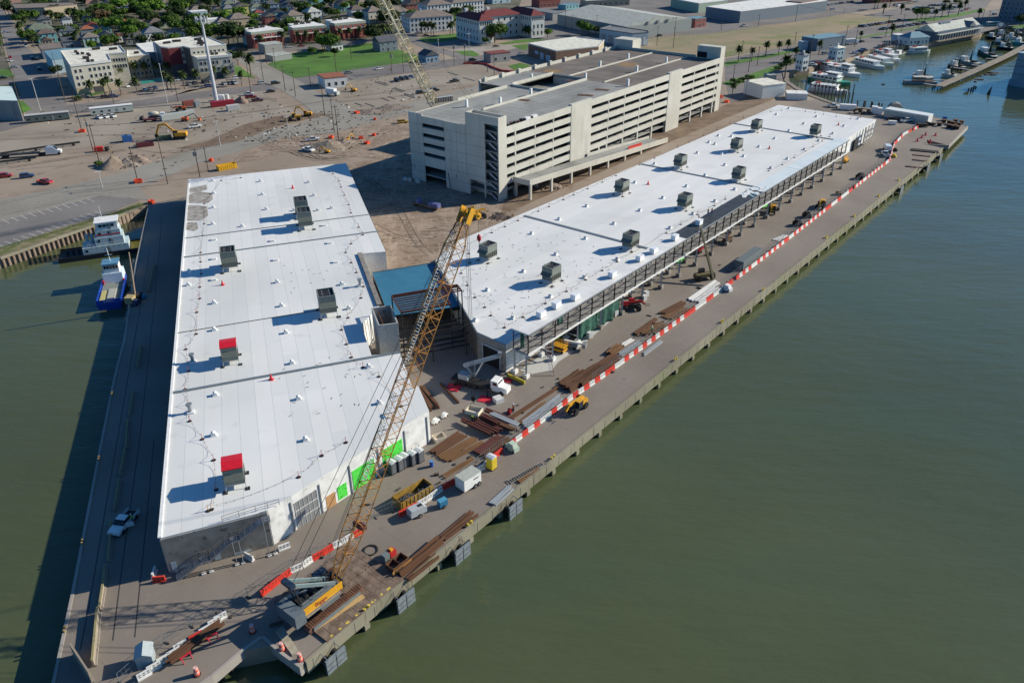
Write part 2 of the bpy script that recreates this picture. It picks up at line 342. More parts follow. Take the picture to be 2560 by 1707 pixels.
sheet('grass', [(585,165),(600,168),(640,196),(590,190)], M_GRS, .05)
M_TOWN = mat('town_yards', (.045,.06,.025), .95, scale=.06, col2=(.15,.13,.095), detail=9, fac=(.4,.6)); mixin(M_TOWN, noise_mask(M_TOWN, .11, .56, .62, 5), (.13,.12,.115), .8)
sheet('town_ground', [(60,70),(12,-40),(-10,-80),(1330,-80),(1290,40),(1150,66),(925,97),(720,118),(575,134),(440,152),(360,158),(290,192),(165,190),(130,170)], M_TOWN, .0)
sheet('town_ground', [(-400,-80),(-30,-80),(-6,20),(14,140),(52,240),(-400,330)], M_TOWN, .0)
sheet('town_ground', [(165,195),(240,232),(340,225),(470,208),(560,196),(610,178),(590,150),(500,160),(360,162)], m_conc('court_paving', (.15,.13,.115), (.22,.2,.17), 3), .01)
sheet('yard', [(1130,72),(1300,50),(1400,-70),(2400,-120),(2600,-100),(2500,0),(2240,16),(2120,34),(1920,46),(1620,82),(1500,105),(1380,112),(1240,98)], M_ASPH, .0)
M_LOT = mat('compact_lot', (.24,.20,.155), .95, scale=.03, col2=(.32,.28,.225), detail=10); mixin(M_LOT, noise_mask(M_LOT, .12, .55, .72, 8, stretch=(.3,1,1), rot=.3), (.20,.15,.11), .6)
sheet('yard', [(-300,420),(0,330),(180,290),(411,262),(600,232),(655,228),(700,262),(757,285),(640,320),(505,360),(330,352),(120,382),(-300,520)], M_LOT, .01)
sheet('yard', [(800,232),(870,196),(1000,188),(1150,168),(1290,150),(1200,205),(1024,252),(914,280),(868,266)], M_LOT, .01)
sheet('pool', [(350,203),(432,191),(436,199),(354,211)], plain('pool_teal', (.05,.30,.26), .3), .08)
GVL = m_conc('lot_gravel', (.30,.26,.21), (.38,.34,.29), 0, 37)
sheet('parking_lot', [(-200,600),(0,556),(250,490),(330,498),(352,500),(247,543),(145,572),(0,622),(-200,690)], M_ASPD, .04)
sheet('grass', [(-200,698),(0,626),(140,577),(250,547),(345,506),(365,512),(247,557),(145,590),(0,641),(-200,712)], mat('rough_grass', (.08,.11,.02), .95, scale=.3, col2=(.24,.20,.12), detail=8), .05)
sheet('parking_lot', [(270,262),(430,240),(585,188),(600,200),(620,207),(500,222),(330,244)], m_conc('lot_concrete', (.26,.22,.19), (.34,.30,.26), 4), .06)
sheet('yard', [(1046,96),(1060,110),(1140,124),(1200,125),(1240,118),(1210,100),(1180,105)], M_ASPD, .03)
sheet('yard', [(1080,130),(1140,128),(1190,141),(1290,122),(1310,112),(1250,112),(1200,118),(1150,122)], GVL, .035)
sheet('dug_soil', [(440,372),(520,352),(610,312),(690,292),(800,283),(835,287),(770,298),(690,316),(600,352),(520,368)], M_SOIL, .05)
sheet('dug_soil', [(1262,500),(1440,418),(1600,350),(1800,268),(1960,206),(1990,215),(1930,250),(1790,306),(1560,405),(1250,540)], M_SOIL, .04)
M_CHURN = mat('churned_soil', (.24,.175,.125), .95, scale=.12, col2=(.34,.265,.20), fac=(.35,.65), detail=10, bump=.8)
mixin(M_CHURN, noise_mask(M_CHURN, .5, .52, .62, 8, stretch=(.35,1.6,1), rot=-.5, dist_=1.5), (.12,.08,.055), .8)
mixin(M_CHURN, noise_mask(M_CHURN, .35, .55, .63, 7, stretch=(1.8,.3,1), rot=-.2, dist_=1.0), (.40,.32,.245), .5)
sheet('dug_soil', [(866,410),(960,395),(1040,445),(1250,505),(1330,505),(1262,545),(1132,603),(1092,655),(960,680),(925,640),(966,629)], M_CHURN, .03)
sheet('dug_soil', [(700,345),(830,335),(1000,300),(1030,330),(1030,440),(960,398),(800,385),(700,380),(640,400),(560,410),(620,375)], M_CHURN, .05)
# rutted tracks pressed into the lots
tk = MB()
def ruts(pts, w_=.45, gap=2.0, z=.065):
    P = PX(pts); Q_ = []
    for i in range(len(P)-1):
        p0, p1, p2, p3 = P[max(0,i-1)], P[i], P[i+1], P[min(len(P)-1,i+2)]
        for k in range(6):
            t_ = k/6; Q_.append(((2*p1)+(-p0+p2)*t_+(2*p0-5*p1+4*p2-p3)*t_*t_+(-p0+3*p1-3*p2+p3)*t_**3)/2)
    for s_ in (-gap/2, gap/2):
        L_ = []
        for i in range(len(Q_)):
            a, b = Q_[max(0,i-1)], Q_[min(len(Q_)-1,i+1)]; d = (b-a).normalized(); n2 = Vector((-d.y,d.x,0)); ww = w_*(.4+rnd.random()*.8); c = Q_[i]+n2*s_; L_ += [(c.x-n2.x*ww/2,c.y-n2.y*ww/2,z),(c.x+n2.x*ww/2,c.y+n2.y*ww/2,z)]
        tk.add(L_, [(2*i,2*i+1,2*i+3,2*i+2) for i in range(len(Q_)-1)])
for pts in ([(420,395),(520,350),(640,318),(700,300)],[(410,402),(540,360),(640,335),(760,290)],[(720,330),(800,395),(880,380),(960,340),(1010,315)],[(700,365),(790,400),(900,385),(1000,330)],[(0,350),(200,340),(430,330),(600,280)],[(640,345),(700,372),(800,395),(870,388)],[(860,245),(940,235),(1050,222),(1120,214)],[(840,255),(940,248),(1060,232)],[(900,440),(960,470),(1060,500),(1180,520)],[(890,420),(980,500),(1040,600),(1080,640)],[(930,560),(990,590),(1060,600),(1120,590)],[(870,210),(960,190),(1080,175)],[(250,370),(330,350),(430,345),(560,300),(640,285)],[(20,420),(180,395),(330,372)],[(1250,520),(1400,460),(1560,395)],[(1300,500),(1500,410),(1700,320)],[(2100,355),(2150,330),(2220,300),(2240,290)],[(2080,400),(2130,350),(2160,310),(2190,290)],[(600,225),(640,245),(700,250)]): ruts(pts)
st('tyre_ruts', tk, mat('rut_soil', (.13,.095,.07), .95, scale=1.0, col2=(.24,.19,.14), detail=6))
# thin concrete footings left in the cleared yard
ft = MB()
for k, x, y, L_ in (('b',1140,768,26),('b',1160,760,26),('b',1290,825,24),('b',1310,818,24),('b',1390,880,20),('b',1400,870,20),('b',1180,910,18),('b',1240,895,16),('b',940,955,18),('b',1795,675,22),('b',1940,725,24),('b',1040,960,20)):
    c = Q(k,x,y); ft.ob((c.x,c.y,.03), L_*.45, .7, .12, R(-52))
st('old_footings', ft, plain('footing_shadow', (.09,.085,.08), .9))  # footings coloured dark grey all over
# painted bay lines in the waterfront lot
pm = MB(); A0, A1 = G(0,548), G(236,490); B0, B1 = G(0,618), G(235,531)
def stripes(P0, P1, n, ln, deg):
    for k in range(n):
        p_ = P0.lerp(P1, k/(n-1)); q_ = p_+ud(deg)*ln; pm.ob(((p_.x+q_.x)/2, (p_.y+q_.y)/2, .05), ln, .14, .01, R(deg))
stripes(G(-17,555), G(217,497), 12, 5.2, -39); stripes(G(-8,611), G(236,529), 14, 4.0, -31)
st('bay_markings', pm, WHT)
# darker repaired joints / crane rails on the west apron
rl = MB()
for pts in ([(282,1600),(307,1400),(345,1130),(360,1000),(392,700),(405,540)], [(337,1592),(352,1440),(372,1240),(385,1100)], [(200,1625),(225,1500),(262,1280),(300,1060),(345,800),(375,620)]):
    P = PX(pts)
    for a, b_ in zip(P, P[1:]):
        d = (b_-a); rl.ob(((a.x+b_.x)/2, (a.y+b_.y)/2, .005), d.length, .16, .012, math.atan2(d.y, d.x))
st('apron_rails', rl, plain('rail_steel', (.05,.045,.04), .6))
# ------------------------------------------------------------------ the two terminal sheds
MEMB = mat('white_roof_membrane', (.70,.70,.67), .55, scale=.03, col2=(.81,.805,.78), detail=8)
brick_var(MEMB, 30, 3.0, 108, (1,1,1), (.90,.92,.93)); mixin(MEMB, line_mask(MEMB, 3.0, .07, 108), (.42,.45,.46), .75)
mixin(MEMB, noise_mask(MEMB, .25, .62, .78, 6), (.50,.49,.45), .5); mixin(MEMB, noise_mask(MEMB, .06, .55, .75, 8, stretch=(1,.3,1), rot=-1.88), (.60,.60,.57), .5)
MEMB2 = mat('white_roof_membrane_dusty', (.74,.74,.71), .55, scale=.02, col2=(.82,.815,.79), detail=9)
brick_var(MEMB2, 34, 3.2, 50.4, (1,1,1), (.92,.93,.94)); mixin(MEMB2, line_mask(MEMB2, 3.2, .05, 50.4), (.5,.53,.54), .55)
mixin(MEMB2, noise_mask(MEMB2, .06, .55, .75, 8, stretch=(1,2,1), rot=-.88), (.52,.51,.48), .35)
WPLASTER = mat('white_painted_concrete', (.66,.66,.64), .8, scale=.5, col2=(.82,.82,.80), detail=9)
mixin(WPLASTER, noise_mask(WPLASTER, .9, .56, .7, 7), (.42,.41,.38), .6)
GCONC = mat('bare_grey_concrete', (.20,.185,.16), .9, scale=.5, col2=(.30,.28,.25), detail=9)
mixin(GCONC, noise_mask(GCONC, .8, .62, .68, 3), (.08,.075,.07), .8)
JNT = plain('joint_cover', (.20,.24,.26), .5, .3)
RUST = mat('rusty_steel', (.075,.033,.018), .85, scale=1.2, col2=(.16,.075,.035), detail=8, metal=.1)
REDOX = plain('red_oxide_steel', (.10,.03,.022), .7)
DKST = plain('dark_steel', (.03,.028,.028), .6, .3)
GRN = mat('fluorescent_green_sheet', (.06,.62,.05), .7, scale=.8, col2=(.10,.72,.08))
mixin(GRN, line_mask(GRN, 1.22, .04, 46), (.03,.35,.03), .8)
mixin(GRN, noise_mask(GRN, 2.2, .62, .64, 2), (.01,.10,.01), .9)
BLUM = mat('blue_roof_membrane', (.035,.16,.26), .6, scale=.3, col2=(.045,.19,.30), detail=7); mixin(BLUM, line_mask(BLUM, 1.6, .05, 22), (.02,.10,.17), .4)
R1 = 6.9
wh1px = [(473,449),(865,408),(964,629),(898,634),(948,765),(903,812),(929,888),(999,880),(1030,965),(1046,965),(1072,1025),(666,1277),(399,1345)]
W1 = PX(wh1px, R1)
c0 = Vector((-50,170,0))
wh = thing('warehouse', 'white-roofed shed beside the tugboat slip, crane boom reaching over its corner', 'warehouse', c0)
MB().prism([(p.x,p.y) for p in W1], 0, R1-.25).build('wall', WPLASTER, wh, True)
def shrink(P, d):
    c = sum(P, Vector())/len(P); return P
MB().prism([(p.x,p.y) for p in W1], R1-.24, R1).build('roof', MEMB, wh, True)
def wallpanel(a, b_, t0, t1, z0, z1, out, ma, name, par, thick=.12):
    d = (b_-a); L = d.length; d.normalize(); nn = Vector((d.y, -d.x, 0)); p_ = a+d*L*t0; q_ = a+d*L*t1
    return MB().prism([(p_+nn*(out-thick))[:2], (q_+nn*(out-thick))[:2], (q_+nn*out)[:2], (p_+nn*out)[:2]], z0, z1).build(name, ma, par, True)
SW, SE, NE_, = W1[12], W1[11], W1[10]
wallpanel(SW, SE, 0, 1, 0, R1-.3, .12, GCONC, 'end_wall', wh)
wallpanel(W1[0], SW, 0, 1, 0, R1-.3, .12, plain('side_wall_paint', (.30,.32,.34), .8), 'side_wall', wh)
MB().bar(SW+Vector((0,0,.08)), W1[0]+Vector((0,0,.08)), .5, .2).build('roof_edge_trim', WHT, wh, True)
# south-east wall: shutter, plywood, green sheets, pilasters
wallpanel(SE, NE_, .135, .265, 0, 5.2, .03, mat('roller_shutter', (.25,.26,.27), .5, metal=.4, scale=6, col2=(.34,.35,.36), stretch=(1,1,8)), 'shutter_door', wh)
fr = MB()
for k in range(6):
    t_ = .138+k*.0245; d = (NE_-SE); p_ = SE+d*t_; nn = Vector((d.y,-d.x,0)).normalized(); p_ = p_+nn*.06; fr.tube((p_.x,p_.y,0), (p_.x,p_.y,5.2), .04, 4)
for z in (1.7, 3.5):
    p_ = SE+(NE_-SE)*.135+nn*.06; q_ = SE+(NE_-SE)*.265+nn*.06; fr.tube((p_.x,p_.y,z), (q_.x,q_.y,z), .035, 4)
fr.build('door_grid', WHT, wh, True)
wallpanel(SE, NE_, .305, .36, 0, 2.6, .05, mat('plywood', (.42,.22,.09), .8, scale=1.5, col2=(.50,.29,.13)), 'plywood_door', wh)
wallpanel(SE, NE_, .375, .43, .3, 3.0, .06, GRN, 'green_sheathing', wh); wallpanel(SE, NE_, .47, .61, .2, 4.3, .06, GRN, 'green_sheathing', wh)
wallpanel(SE, NE_, .665, .80, .9, 4.6, .06, GRN, 'green_sheathing', wh)
for t_ in (.115, .275, .455, .635, .815, .975): wallpanel(SE, NE_, t_, t_+.006, 0, 5.9, .16, STL, 'downpipe', wh)
# concrete patches on the end wall
for t_, z, w_, h_ in ((.03,0,.05,2.0),(.1,.5,.12,.5),(.3,.35,.08,.4),(.43,.2,.06,1.1),(.62,.2,.16,.35)): wallpanel(SW, SE, t_, t_+w_, z, z+h_, .14, plain('repair_mortar', (.42,.50,.52), .9), 'repair_patch', wh)
# roof joints
def strip(mb, pts, z, w_, h_, zz):
    P = PX(pts, z)
    for a, b_ in zip(P, P[1:]): mb.bar(a+Vector((0,0,zz)), b_+Vector((0,0,zz)), w_, h_)
for pts, w_ in (([(463,596),(922,537)], .35), ([(458,644),(944,579)], .5), ([(430,983),(640,945),(999,881)], .75)):
    mb = MB(); strip(mb, pts, R1, w_, .16, .07); mb.build('roof_joint', JNT, wh, True)
mb = MB(); strip(mb, [(444,833),(640,801),(815,773)], R1, .12, .12, .07); mb.build('roof_cable', DKST, wh, True)
# ageing patch of bare felt at the north-west corner: a real thin layer of dirt
fel = mat('stained_felt', (.22,.20,.17), .9, scale=.7, col2=(.42,.40,.36), detail=9)
for pts in ([(474,470),(516,462),(518,474),(494,482),(472,482)], [(470,486),(500,480),(530,482),(532,498),(520,508),(468,508)], [(468,512),(518,516),(520,540),(500,552),(466,552)], [(466,556),(492,556),(496,572),(484,578),(464,574)]):
    P = PX(pts, R1+.02); MB().add([tuple(p) for p in P[::-1]], [tuple(range(len(P)))]).build('stained_patch', fel, wh, True)
# parapet strip along the courtyard side
mb = MB(); strip(mb, [(899,635),(949,765)], R1, 1.1, .5, .2); mb.build('parapet', GCONC, wh, True)
# edge railings above the stair
def railing(name, pts, z, h_, par, ma, step=2.0, r=.035, rails=2):
    mb = MB(); P = [Vector((p[0],p[1],z if len(p) < 3 or p[2] == 0 else p[2])) for p in pts]
    for a, b_ in zip(P, P[1:]):
        L = (b_-a).length; k = max(1, int(L/step+.5))
        for i in range(k+1):
            c = a.lerp(b_, i/k); mb.tube(c, c+Vector((0,0,h_)), r, 4)
        for j in range(rails):
            dz = Vector((0,0,h_*(j+1)/rails)); mb.tube(a+dz, b_+dz, r, 4)
    return mb.build(name, ma, par, par is not None)
railing('roof_railing', [Q('k',2030,100,R1), Q('l',0,5,R1), Q('j',215,1500,R1)], R1, 1.1, wh, DKST)
# ---- external stair on the end wall
stair = thing('external_stair', 'grey steel stair climbing the end wall of the shed in three flights, on thin posts', 'staircase', (SW.x+8, SW.y, 0))
d1 = (SE-SW).normalized(); n1 = Vector((d1.y,-d1.x,0)); L1 = (SE-SW).length
def sp_(t, out, z): p = SW+d1*t+n1*out; return Vector((p.x,p.y,z))
fl = [(1.0,0.0),(4.6,2.1),(5.9,2.1),(9.3,4.4),(10.5,4.4),(14.2,6.6),(15.3,6.6)]
for i in range(0, 6):
    (t0,z0),(t1,z1) = fl[i], fl[i+1]; mb = MB()
    for o_ in (.9, 2.1): mb.bar(sp_(t0,o_,z0), sp_(t1,o_,z1), .08, .3)
    if z1 > z0:
        for k in range(12):
            c = sp_(t0+(t1-t0)*k/12, 1.5, z0+(z1-z0)*k/12+.1); mb.ob((c.x,c.y,c.z), .26, 1.2, .04, math.atan2(d1.y,d1.x))
    else: mb.ob(((sp_(t0,1.5,0)+sp_(t1,1.5,0))/2).to_tuple()[:2]+(z0,), t1-t0+.2, 1.3, .1, math.atan2(d1.y,d1.x))
    mb.build('flight' if z1 > z0 else 'landing', STL, stair, True)
    for o_ in (.9, 2.1):
        mb = MB()
        for k in range(5):
            c = sp_(t0+(t1-t0)*k/4, o_, z0+(z1-z0)*k/4); mb.tube(c, c+Vector((0,0,1.1)), .03, 4)
        for h_ in (.55, 1.1): mb.tube(sp_(t0,o_,z0+h_), sp_(t1,o_,z1+h_), .03, 4)
        for k in range(14): 
            c = sp_(t0+(t1-t0)*k/14, o_, z0+(z1-z0)*k/14); mb.tube(c, c+Vector((0,0,1.1)), .012, 3)
        mb.build('handrail', STL, stair, True)
for t_, z in ((4.7,2.1),(5.8,2.1),(9.5,4.4),(10.4,4.4),(14.3,6.6),(15.2,6.6)):
    MB().tube(sp_(t_,2.2,.2), sp_(t_,2.2,z), .07, 6).build('post', STL, stair, True)
    MB().ob(sp_(t_,2.2,0).to_tuple(), .6, .5, .22, math.atan2(d1.y,d1.x)).build('footing', plain('footing_concrete', (.62,.60,.56), .9), stair, True)

# ---- second shed, local frame u along the quay, v outwards
CO = G(1284,816,10.8); CO.z = 0; CU = ud(50.4); CV = Vector((CU.y,-CU.x,0)); CA = R(50.4)
def U(u, v, z=0.): p = CO+CU*u+CV*v; return Vector((p.x,p.y,z))
R2 = 6.6
W2 = [U(-1.3,-1.1), U(204,-1.5), U(237,-2.2), U(237.4,-44), U(34,-47.6), U(21,-43), U(6.7,-20.9), U(-.9,-9.4)]
wh2 = thing('warehouse', 'very long white-roofed shed running along the wharf behind the raised steel walkway', 'warehouse', (40,210,0))
MB().prism([(p.x,p.y) for p in W2], 0, R2-.25).build('wall', WPLASTER, wh2, True)
MB().prism([(p.x,p.y) for p in W2], R2-.24, R2).build('roof', MEMB2, wh2, True)
for u0, u1 in ((61.5,60.5),(126,125),(196,195.5)):
    MB().bar(U(u0,-1.5,R2+.08), U(u1,-45.5,R2+.08), .9, .18).build('roof_joint', JNT, wh2, True)
def face(name, a, b_, z0, z1, ma, par, out=.04): return wallpanel(a, b_, 0, 1, z0, z1, out, ma, name, par)
face('gable_wall', W2[7], W2[0], 0, 6.2, GCONC, wh2, .05)
g0 = W2[7].lerp(W2[0], .22); g1 = W2[7].lerp(W2[0], .80)
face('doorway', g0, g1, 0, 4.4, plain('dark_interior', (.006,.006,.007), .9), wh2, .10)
for a, b_, z0, z1 in ((g0.lerp(g1,-.04), g1.lerp(g0,-.04), 4.4, 4.8), (g0.lerp(g1,-.05), g0, 0, 4.8), (g1, g1.lerp(g0,-.05), 0, 4.8)): face('door_frame', a, b_, z0, z1, plain('pale_trim', (.40,.44,.46), .8), wh2, .22)
face('side_wall', W2[6], W2[7], 0, 6.0, plain('brown_wall', (.11,.09,.075), .9), wh2, .05)
mb = MB()
for a, b_ in zip(W2[4:]+[W2[0]], W2[5:]+[W2[0]]): mb.bar(a+Vector((0,0,R2-.1)), b_+Vector((0,0,R2-.1)), .25, .35) if (b_-a).length > .1 else None
mb.build('roof_edge_trim', JNT, wh2, True)
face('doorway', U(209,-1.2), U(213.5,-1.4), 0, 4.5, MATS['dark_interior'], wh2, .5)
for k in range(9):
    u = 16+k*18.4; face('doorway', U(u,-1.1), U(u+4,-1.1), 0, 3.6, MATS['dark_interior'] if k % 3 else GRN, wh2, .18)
for k in range(11): MB().bar(U(199+k*3.6,-1.75,0), U(199+k*3.6,-1.75,6.2), .25, .3).build('wall_rib', WHT, wh2, True)
# ---- raised passenger walkway
wk = thing('elevated_walkway', 'long raised steel-framed walkway on paired posts along the quay side of the white shed', 'walkway', U(93,2))
OUT = 3.9; ZF = 5.9; ZR = 10.2
SIL = plain('silver_steel', (.42,.43,.44), .5, .2)
for k in range(21):
    u = -.3+9.2*k
    for v in (.45, OUT-.35):
        MB().bar(U(u,v,.9), U(u,v,ZF), .38, .38).build('column', SIL, wk, True)
        MB().ob(U(u,v,0).to_tuple(), 1.1, 1.1, .9, CA).build('column_footing', WHT if k < 3 else GCONC, wk, True)
    mb = MB().bar(U(u,.45,1.9), U(u,OUT-.35,1.9), .18, .2).bar(U(u,.45,ZF-.4), U(u,OUT,ZF-.4), .3, .4)
    mb.bar(U(u,.45,2.0), U(u,OUT-.35,4.0), .1, .1); mb.build('cross_brace', SIL, wk, True)
for k in range(41):
    u = -.1+4.6*k
    MB().bar(U(u,.05,ZF), U(u,.05,ZR), .22, .22).build('post', REDOX if k < 4 else DKST, wk, True)
    MB().bar(U(u,OUT,ZF-.2), U(u,OUT,ZR), .26, .26).build('post', REDOX if k < 4 else DKST, wk, True)
for z in (ZF+.9, ZF+2.5):
    MB().bar(U(-.1,OUT,z), U(184,OUT,z), .1, .12).build('side_rail', DKST, wk, True); MB().bar(U(-.1,.05,z), U(184,.05,z), .1, .12).build('side_rail', DKST, wk, True)
MB().bar(U(-.3,OUT+.12,ZF-.35), U(184.3,OUT+.12,ZF-.35), .3, .34).build('edge_beam', WHT, wk, True)
mb = MB(); P = [U(-.3,.1), U(184.3,.1), U(184.3,OUT-.1), U(-.3,OUT-.1)]; mb.prism([(p.x,p.y) for p in P], ZF-.18, ZF-.02)
mb.build('floor', mat('walkway_floor', (.17,.165,.16), .9, scale=.4, col2=(.26,.25,.24)), wk, True)
CORR = mat('white_corrugated_sheet', (.70,.76,.76), .45, scale=.2, col2=(.80,.85,.85)); mixin(CORR, line_mask(CORR, .5, .12, 50.4), (.45,.55,.56), .5); mixin(CORR, line_mask(CORR, 1.1, .2, 50.4+90), (.5,.6,.6), .5)
BOARD = mat('white_roof_board', (.66,.66,.64), .7, scale=.3, col2=(.76,.76,.74), detail=7); mixin(BOARD, line_mask(BOARD, 2.4, .05, 50.4+90), (.35,.35,.34), .6); mixin(BOARD, line_mask(BOARD, 1.25, .04, 50.4), (.4,.4,.39), .5)
DECKM = mat('dark_metal_decking', (.045,.05,.055), .55, metal=.3, scale=.5, col2=(.085,.09,.095)); mixin(DECKM, line_mask(DECKM, .6, .15, 50.4), (.02,.022,.024), .7)
for u0, u1, ma in ((-.4,65,BOARD),(65.05,112,DECKM),(112.05,139.5,CORR),(139.8,185,CORR)):
    P = [U(u0,-.25), U(u1,-.25), U(u1,OUT+.35), U(u0,OUT+.35)]
    MB().prism([(p.x,p.y) for p in P], ZR+.02, ZR+.3).build('roof', ma, wk, True)
MB().bar(U(-.4,OUT+.42,ZR+.12), U(185,OUT+.42,ZR+.12), .12, .35).build('gutter', STL, wk, True)
# torn insulation sheets lying at the change of roof
for k in range(26):
    u = 104+rnd.random()*12; v = rnd.random()*3.4; mb = MB().ob(U(u,v,ZR+.33+.05*k/26+.02).to_tuple(), 1.2+rnd.random(), .8+.5*rnd.random(), .04, CA+rnd.random()*1.5)
    o = mb.build('insulation_board', plain('loose_board_blue', (.25,.45,.52), .6) if k % 5 == 0 else WHT); tag(o, 'loose pale board at the walkway roof change, %s of the scatter' % ORD[k], 'board', 'loose boards on the walkway roof')
for i, (u, v) in enumerate(((7.3,1.5),(12.8,1.4),(18.5,2.3),(33.4,2.2),(45.5,2.2),(51.7,2.4),(62.4,2.3),(76,2.0))):
    t_ = thing('wrapped_crate', ('white wrapped pallet bale on the walkway roof, %s from its near end' % ORD[i]), 'bale', U(u,v,ZR+.31), CA)
    mb = MB().cb(0,0,.12,1.9,1.3,1.35); mb.build('wrapped_load', plain('white_wrap', (.80,.82,.84), .35), t_); MB().cb(0,0,0,1.9,1.3,.11).build('pallet', plain('pallet_wood', (.35,.25,.14), .9), t_)
# green debris netting under the walkway
NETM = mat('green_netting', (.01,.055,.04), .8, scale=1.2, col2=(.03,.13,.09), detail=5)
def drape(u0, u1, v, z0, z1, nm_lab, n_=26, amp=.35, taper=0):
    mb = MB(); vs = []
    for i in range(n_+1):
        t_ = i/n_; u = u0+(u1-u0)*t_
        for j in range(9):
            s_ = j/8; zz = z0+(z1-z0)*s_; o_ = amp*math.sin(i*1.35)*(1-s_*.7)+.3*math.sin(i*.4)
            p = U(u+taper*(1-s_)*(t_-.5), v+o_, zz); vs.append(p)
    fs = [(i*9+j, (i+1)*9+j, (i+1)*9+j+1, i*9+j+1) for i in range(n_) for j in range(8)]
    mb.add([tuple(v_) for v_ in vs], fs); o = mb.build('netting', NETM, None, smooth=True); so_ = o.modifiers.new('s', 'SOLIDIFY'); so_.thickness = .04
    tag(o, nm_lab, 'netting'); return o
drape(19.0, 36.5, 3.1, .1, ZF-.5, 'large dark green netting sheet hanging in folds from the walkway edge down to the quay')
drape(.2, 1.6, 1.6, ZF+.3, ZR-.4, 'small dark green net bunched in the open end frame of the walkway', 10, .2)
drape(10.6, 12.9, 3.3, ZF+1.8, ZR-.3, 'scrap of dark green netting tied under the walkway roof', 8, .2)
# ---- link block between the sheds
lk = thing('link_building', 'low flat-roofed block with a blue membrane roof between the two white sheds', 'building', (-24,170,0))
LP = PX([(931,682),(1089,657)], 5.6)+PX([(1153,765),(972,790)], 5.6)
MB().prism([(p.x,p.y) for p in LP], 4.7, 5.5).build('roof_slab', DKST, lk, True)
MB().prism([(p.x,p.y) for p in LP], 5.52, 5.6).build('roof', BLUM, lk, True)
wallpanel(LP[0], LP[1], 0, 1, 0, 4.6, .1, GCONC, 'wall', lk) if False else MB().bar(LP[0]+Vector((0,0,-3.4)), LP[1]+Vector((0,0,-3.4)), .3, 4.4).build('wall', GCONC, lk, True)
for k in range(4):
    p = LP[3].lerp(LP[2], k/3); MB().bar((p.x,p.y,0), (p.x,p.y,4.7), .3, .3).build('column', DKST, lk, True)
MB().bar(LP[0]+Vector((0,0,.12)), LP[1]+Vector((0,0,.12)), .3, .25).build('parapet', GCONC, lk, True)
o = sheet('slab', [(916,645),(930,641),(945,678),(932,684)], plain('pale_slab', (.50,.44,.27), .9), .03)
# steel frame rising over the link
fm = thing('roof_frame', 'open dark red steel roof frame standing over the blue roof, joists running across', 'steel frame', (-20,155,0))
FP = [G(978,725,12.5), G(1142,698,12.5), G(1160,716,12.5), G(1010,762,11.5), G(1105,763,11.5)]
a, b_, c = FP[0], FP[1], FP[2]; z = 11.0
ax = (b_-a).normalized(); ay = Vector((ax.y,-ax.x,0)); a = Vector((a.x,a.y,z)); Lx = (b_-a).length
def F_(u, v, zz=z): p = a+ax*u+ay*v; return Vector((p.x,p.y,zz))
for v in (0, 8.5): MB().bar(F_(0,v), F_(Lx*(1 if v == 0 else .72),v), .22, .5).build('main_beam', REDOX, fm, True)
for u, v in ((0,0),(Lx,0),(Lx,3.2),(0,8.5),(Lx*.72,8.5)): MB().bar(F_(u,v,0), F_(u,v,z), .26, .26).build('column', DKST, fm, True)
MB().bar(F_(0,0), F_(0,8.5), .2, .4).build('edge_beam', REDOX, fm, True); MB().bar(F_(Lx,0), F_(Lx,3.2), .2, .4).build('edge_beam', REDOX, fm, True); MB().bar(F_(Lx*.72,3.2), F_(Lx*.72,8.5), .2, .4).build('edge_beam', REDOX, fm, True)
for v in (1.1,2.2,3.2,4.3,5.4,6.4,7.5): MB().bar(F_(0,v,z+.1), F_(Lx*(1 if v < 3.3 else .72),v,z+.1), .14, .28).build('joist', REDOX, fm, True)
for z_ in (5.4, 2.6, 7.2):
    for v in (8.5, 10.5, 12.5): MB().bar(F_(-1.5,v,z_), F_(Lx*.9,v,z_), .2, .35).build('lower_beam', DKST, fm, True)
for u in (Lx*.35, Lx*.85): MB().bar(F_(u,12.5,0), F_(u,12.5,7.2), .24, .24).build('column', DKST, fm, True)
# block shaft
sh = thing('lift_shaft', 'open-topped pale blockwork shaft rising between the long shed and the blue-roofed link', 'shaft', (-27,150,0))
CMU = mat('concrete_block', (.34,.34,.32), .9, scale=2, col2=(.42,.42,.40)); mixin(CMU, line_mask(CMU, .4, .03, 0), (.25,.25,.24), .3)
S = [Q('f',1058,1240,10.2), Q('f',1120,1395,10.2), Q('f',1290,1375,10.2), Q('f',1225,1215,10.2)]
for i in range(4):
    p, q = S[i], S[(i+1)%4]; e1 = (q-p).normalized()
    MB().bar(Vector((p.x,p.y,5.1)), Vector((q.x,q.y,5.1)), .3, 10.2-i*.01).build('wall', CMU, sh, True)
MB().prism([((p*.97+sum(S,Vector())/4*.03).x, (p*.97+sum(S,Vector())/4*.03).y) for p in S], 3.5, 3.7).build('floor', DKST, sh, True)
for t_ in (.3,.6): MB().bar(S[0].lerp(S[3],t_)+Vector((0,0,-1)), S[1].lerp(S[2],t_)+Vector((0,0,-1)), .15, .2).build('brace', RUST, sh, True)
